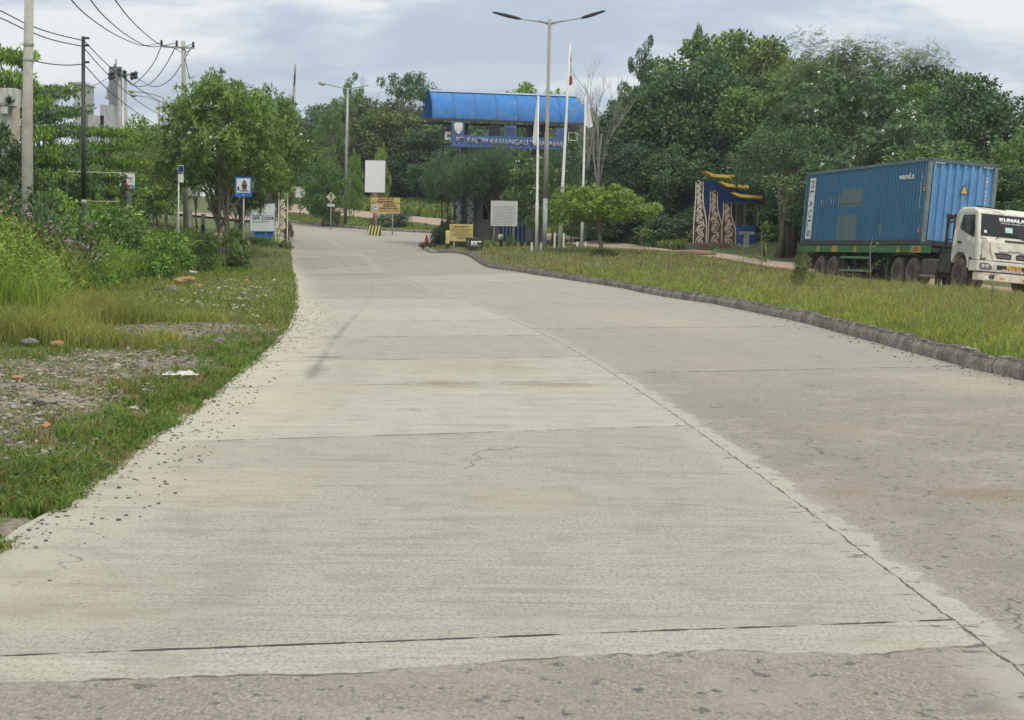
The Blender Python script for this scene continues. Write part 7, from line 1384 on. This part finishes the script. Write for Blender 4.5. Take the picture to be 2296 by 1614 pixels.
# panel and grille
fpoly([(.42, 1.57), (2.02, 1.57), (1.98, 1.28), (1.86, 1.0), (.58, 1.0), (.46, 1.28)], .006, .05).build('front_panel', WP, tk, bevel=.012)
for a, b in ((.62, 1.16), (1.30, 1.84)):
    d = .06 if a < 1 else -.06; g_ = fpoly([(a-(.04 if a < 1 else -.02), 1.24), (b-.08 if a < 1 else b+.04, 1.24), (b, 1.20), (b-.02, 1.06), (a+.06, 1.06)] if a < 1 else [(a+.08, 1.24), (b+.04, 1.24), (b-.04, 1.06), (a+.02, 1.06), (a, 1.20)], .052, .056).build('grille', DARK, tk)
    mb = MB(); mb.box(fx(1.1)+.058, fx(1.1)+.072, a+.04, b-.06, 1.11, 1.13); mb.box(fx(1.1)+.058, fx(1.1)+.072, a+.04, b-.06, 1.16, 1.175); mb.build('grille_bar', mat('chrome_dull', (.35, .34, .32), .4, .5), g_)
mb = MB(); pts = [(.72, 1.29), (.95, 1.27), (1.10, 1.33), (1.23, 1.30), (1.36, 1.33), (1.50, 1.27), (1.74, 1.29)]; mb.tube([(fx(1.3)+.062, y, z) for y, z in pts], .016, 6); mb.build('wing_trim', mat('trim_grey', (.28, .28, .27), .4, .4), tk)
text('HIGH', 'lettering', mat('badge_grey', (.3, .3, .29), .5), tk, 0, 0, 0, .14, .04, M=Matrix.Translation((fx(1.4)+.056, .72, 1.40)) @ Matrix.Rotation(R(90), 4, 'Z'), thick=.002)
# open corner vane (rusty gap) left of the panel
fpoly([(.12, 1.70), (.32, 1.66), (.30, 1.3), (.34, 1.02), (.14, .96)], .004, .012).build('corner_gap', mat('gap_dark', (.12, .11, .10), .8, dirt=(.3, .28, .24), damt=.5), tk)
fpoly([(.15, 1.66), (.34, 1.62), (.38, 1.30), (.30, 1.06), (.18, 1.04)], .014, .05).build('corner_vane', mat('vane_white', (.60, .58, .52), .5, var=.1, dirt=(.2, .18, .15), damt=.6), tk, bevel=.01)
# bumper
mb = MB(); mb.prism([(3.78, -.0), (4.28, .04), (4.36, .22), (4.38, 1.22), (4.36, 2.22), (4.28, 2.40), (3.78, 2.44)], 'z', .64, .96); bu = mb.build('bumper', WP, tk, bevel=.02)
mb = MB(); mb.prism([(3.9, .10), (4.26, .12), (4.37, .24), (4.40, 1.22), (4.37, 2.2), (4.26, 2.32), (3.9, 2.34)], 'z', .36, .615); lb = mb.build('lower_bumper', mat('lower_bumper_cream', (.72, .68, .56), .5, dirt=(.45, .4, .3), damt=.4), tk, bevel=.02)
mb = MB(); mb.prism([(3.9, .08), (4.30, .12), (4.385, .24), (4.395, 1.22), (4.385, 2.2), (4.30, 2.30), (3.9, 2.34)], 'z', .616, .639); mb.build('bumper_gap', DARK, tk)
for sg, y0_, y1_ in ((1, .12, .50), (-1, 2.32, 1.94)):
    mb = MB(); pts = [(y0_, .90), (y0_+sg*.24, .90), (y1_, .80), (y1_, .70), (y0_+sg*.04, .70), (y0_-sg*.01, .80)]
    pts = pts if sg > 0 else pts[::-1]; n = len(pts); xx = lambda y: (4.32+.17*abs(y-(.12 if sg > 0 else 2.32)) if True else 0)
    mb.add([(min(4.386, xx(y)+.015), y, z) for y, z in pts]+[(min(4.394, xx(y)+.04), y, z) for y, z in pts], [tuple(range(n))[::-1], tuple(range(n, 2*n))]+[(i, (i+1) % n, (i+1) % n+n, i+n) for i in range(n)]); o = mb.build('headlight', mat('headlight_glass', (.16, .17, .18), .15, .2), tk)
    for q, rr in ((.09, .055), (.21, .06)): mb = MB(); cy_ = y0_+sg*q; mb.lathe([(0, 0), (rr, 0), (rr*.8, .012), (0, .016)], 14, (min(4.394, xx(cy_)+.04)+.002, cy_, .80), 'x'); mb.build('lens', mat('lens_bright', (.62, .63, .64), .2, .3), o)
mb = MB(); mb.box(4.385, 4.392, .66, 1.78, .73, .86); mb.build('bumper_opening', DARK, tk); mb = MB(); mb.box(4.396, 4.408, .98, 1.46, .755, .875); mb.build('number_plate', mat('plate_yellow', (.68, .45, .06), .5, dirt=(.35, .22, .06), damt=.4), tk)
text('L 9218 UX', 'lettering', TXT, tk, 0, 0, 0, .40, .075, M=Matrix.Translation((4.412, 1.22, .815)) @ Matrix.Rotation(R(90), 4, 'Z'), thick=.002)
for y_ in (.88, .98, 1.12, 1.22, 1.36, 1.46, 1.60): mb = MB(); mb.box(4.396, 4.404, y_-.04, y_+.04, .66, .75); mb.build('reflector', mat('pale_pink_reflector', (.62, .50, .44), .5), tk)
mb = MB(); mb.box(4.36, 4.405, .44, .60, .44, .54); mb.build('fog_lamp', DARK, tk)
for y_ in (.88, 1.62): mb = MB(); mb.box(4.39, 4.41, y_-.07, y_+.07, .44, .49); mb.build('indicator', mat('faded_orange', (.60, .30, .16), .5), tk)
for y_ in (.12, .30): mb = MB(); mb.box(3.3, 3.9, y_, y_+.02, .98, 1.0); 
# roof ledge, exhaust and rack behind cab
mb = MB(); mb.bar((3.55, .16, 2.68), (3.98, .95, 2.60), .05, .04); mb.build('sun_visor_arm', DARK, tk)
mb = MB(); mb.tube([(1.65, .12, 1.0), (1.65, .12, 2.32)], .05, 8); mb.tube([(2.18, .12, 1.0), (2.18, .12, 2.38)], .04, 8); mb.bar((1.65, .12, 2.32), (2.22, .12, 2.40), .07); mb.bar((1.65, .12, 2.16), (2.22, .12, 2.22), .05); mb.bar((1.65, .12, 1.62), (2.2, .12, 1.62), .05); mb.bar((1.65, .12, 1.42), (2.2, .12, 1.42), .05); mb.bar((1.65, .12, 2.32), (1.65, 2.3, 2.32), .06); mb.tube([(1.65, 2.3, 1.0), (1.65, 2.3, 2.32)], .05, 8); mb.box(1.6, 1.78, .06, .18, 2.33, 2.45); mb.build('headboard_rack', CH_, tk)
mb = MB(); mb.tube([(2.2, .2, 1.5), (1.95, .25, 1.75), (2.1, .3, 2.1), (2.25, .3, 2.25)], .03, 6); mb.build('hose', mat('hose_brown', (.2, .12, .08), .7), tk)
mb = MB(); mb.box(1.35, 2.25, .08, .75, .55, 1.15); mb.build('air_tank_box', CH_, tk, bevel=.02); mb = MB(); mb.box(-.0, 1.2, .06, .62, .45, .98); mb.build('fuel_tank', mat('fuel_tank_dusty', (.075, .065, .055), .8, dirt=(.16, .13, .1), damt=.6), tk, bevel=.05)
mb = MB(); mb.bar((.05, .03, .42), (1.25, .03, .42), .05, .08); mb.build('side_step', mat('step_grey', (.22, .2, .18), .6), tk)
for a, b in ((-2.62, -.15),):
    mb = MB(); P = [(-2.72, .62), (-2.62, .92), (-2.42, 1.08), (-2.1, 1.13), (-.55, 1.13), (-.28, 1.08)]; P2 = [(x, z-.03) for x, z in P][::-1]; mb.prism(P+P2, 'y', -.02, .6); mb.build('mudguard', CH_, tk)
for x in (-2.0, -.72): wheel(x, .02, tk); wheel(x, 1.9, tk, out=1)
wheel(2.95, .04, tk, w=.30); wheel(2.95, 2.10, tk, w=.30, out=1); mb = MB(); mb.tube([(2.95, .3, .51), (2.95, 2.2, .51)], .07, 8); mb.box(3.0, 3.9, .5, 1.95, .4, .8); mb.tube([(-2.0, .3, .51), (-2.0, 2.2, .51)], .08, 8); mb.tube([(-.72, .3, .51), (-.72, 2.2, .51)], .08, 8); mb.build('axle', CH_, tk)
mb = MB(); mb.box(2.40, 3.5, .35, 2.1, .75, 1.3); mb.build('wheel_housing', DARK, tk)

# ------------------------------------------------------------------ air
m, t, out = nt('air'); pv = t.nodes.new('ShaderNodeVolumePrincipled'); pv.inputs['Color'].default_value = (.80, .90, 1.0, 1); pv.inputs['Density'].default_value = .00033; pv.inputs['Anisotropy'].default_value = .0
t.links.new(pv.outputs[0], out.inputs['Volume'])
mb = MB(); mb.box(-190, 190, -60, 430, -3, 45); o = mb.build('haze', m); tag(o, kind='stuff')
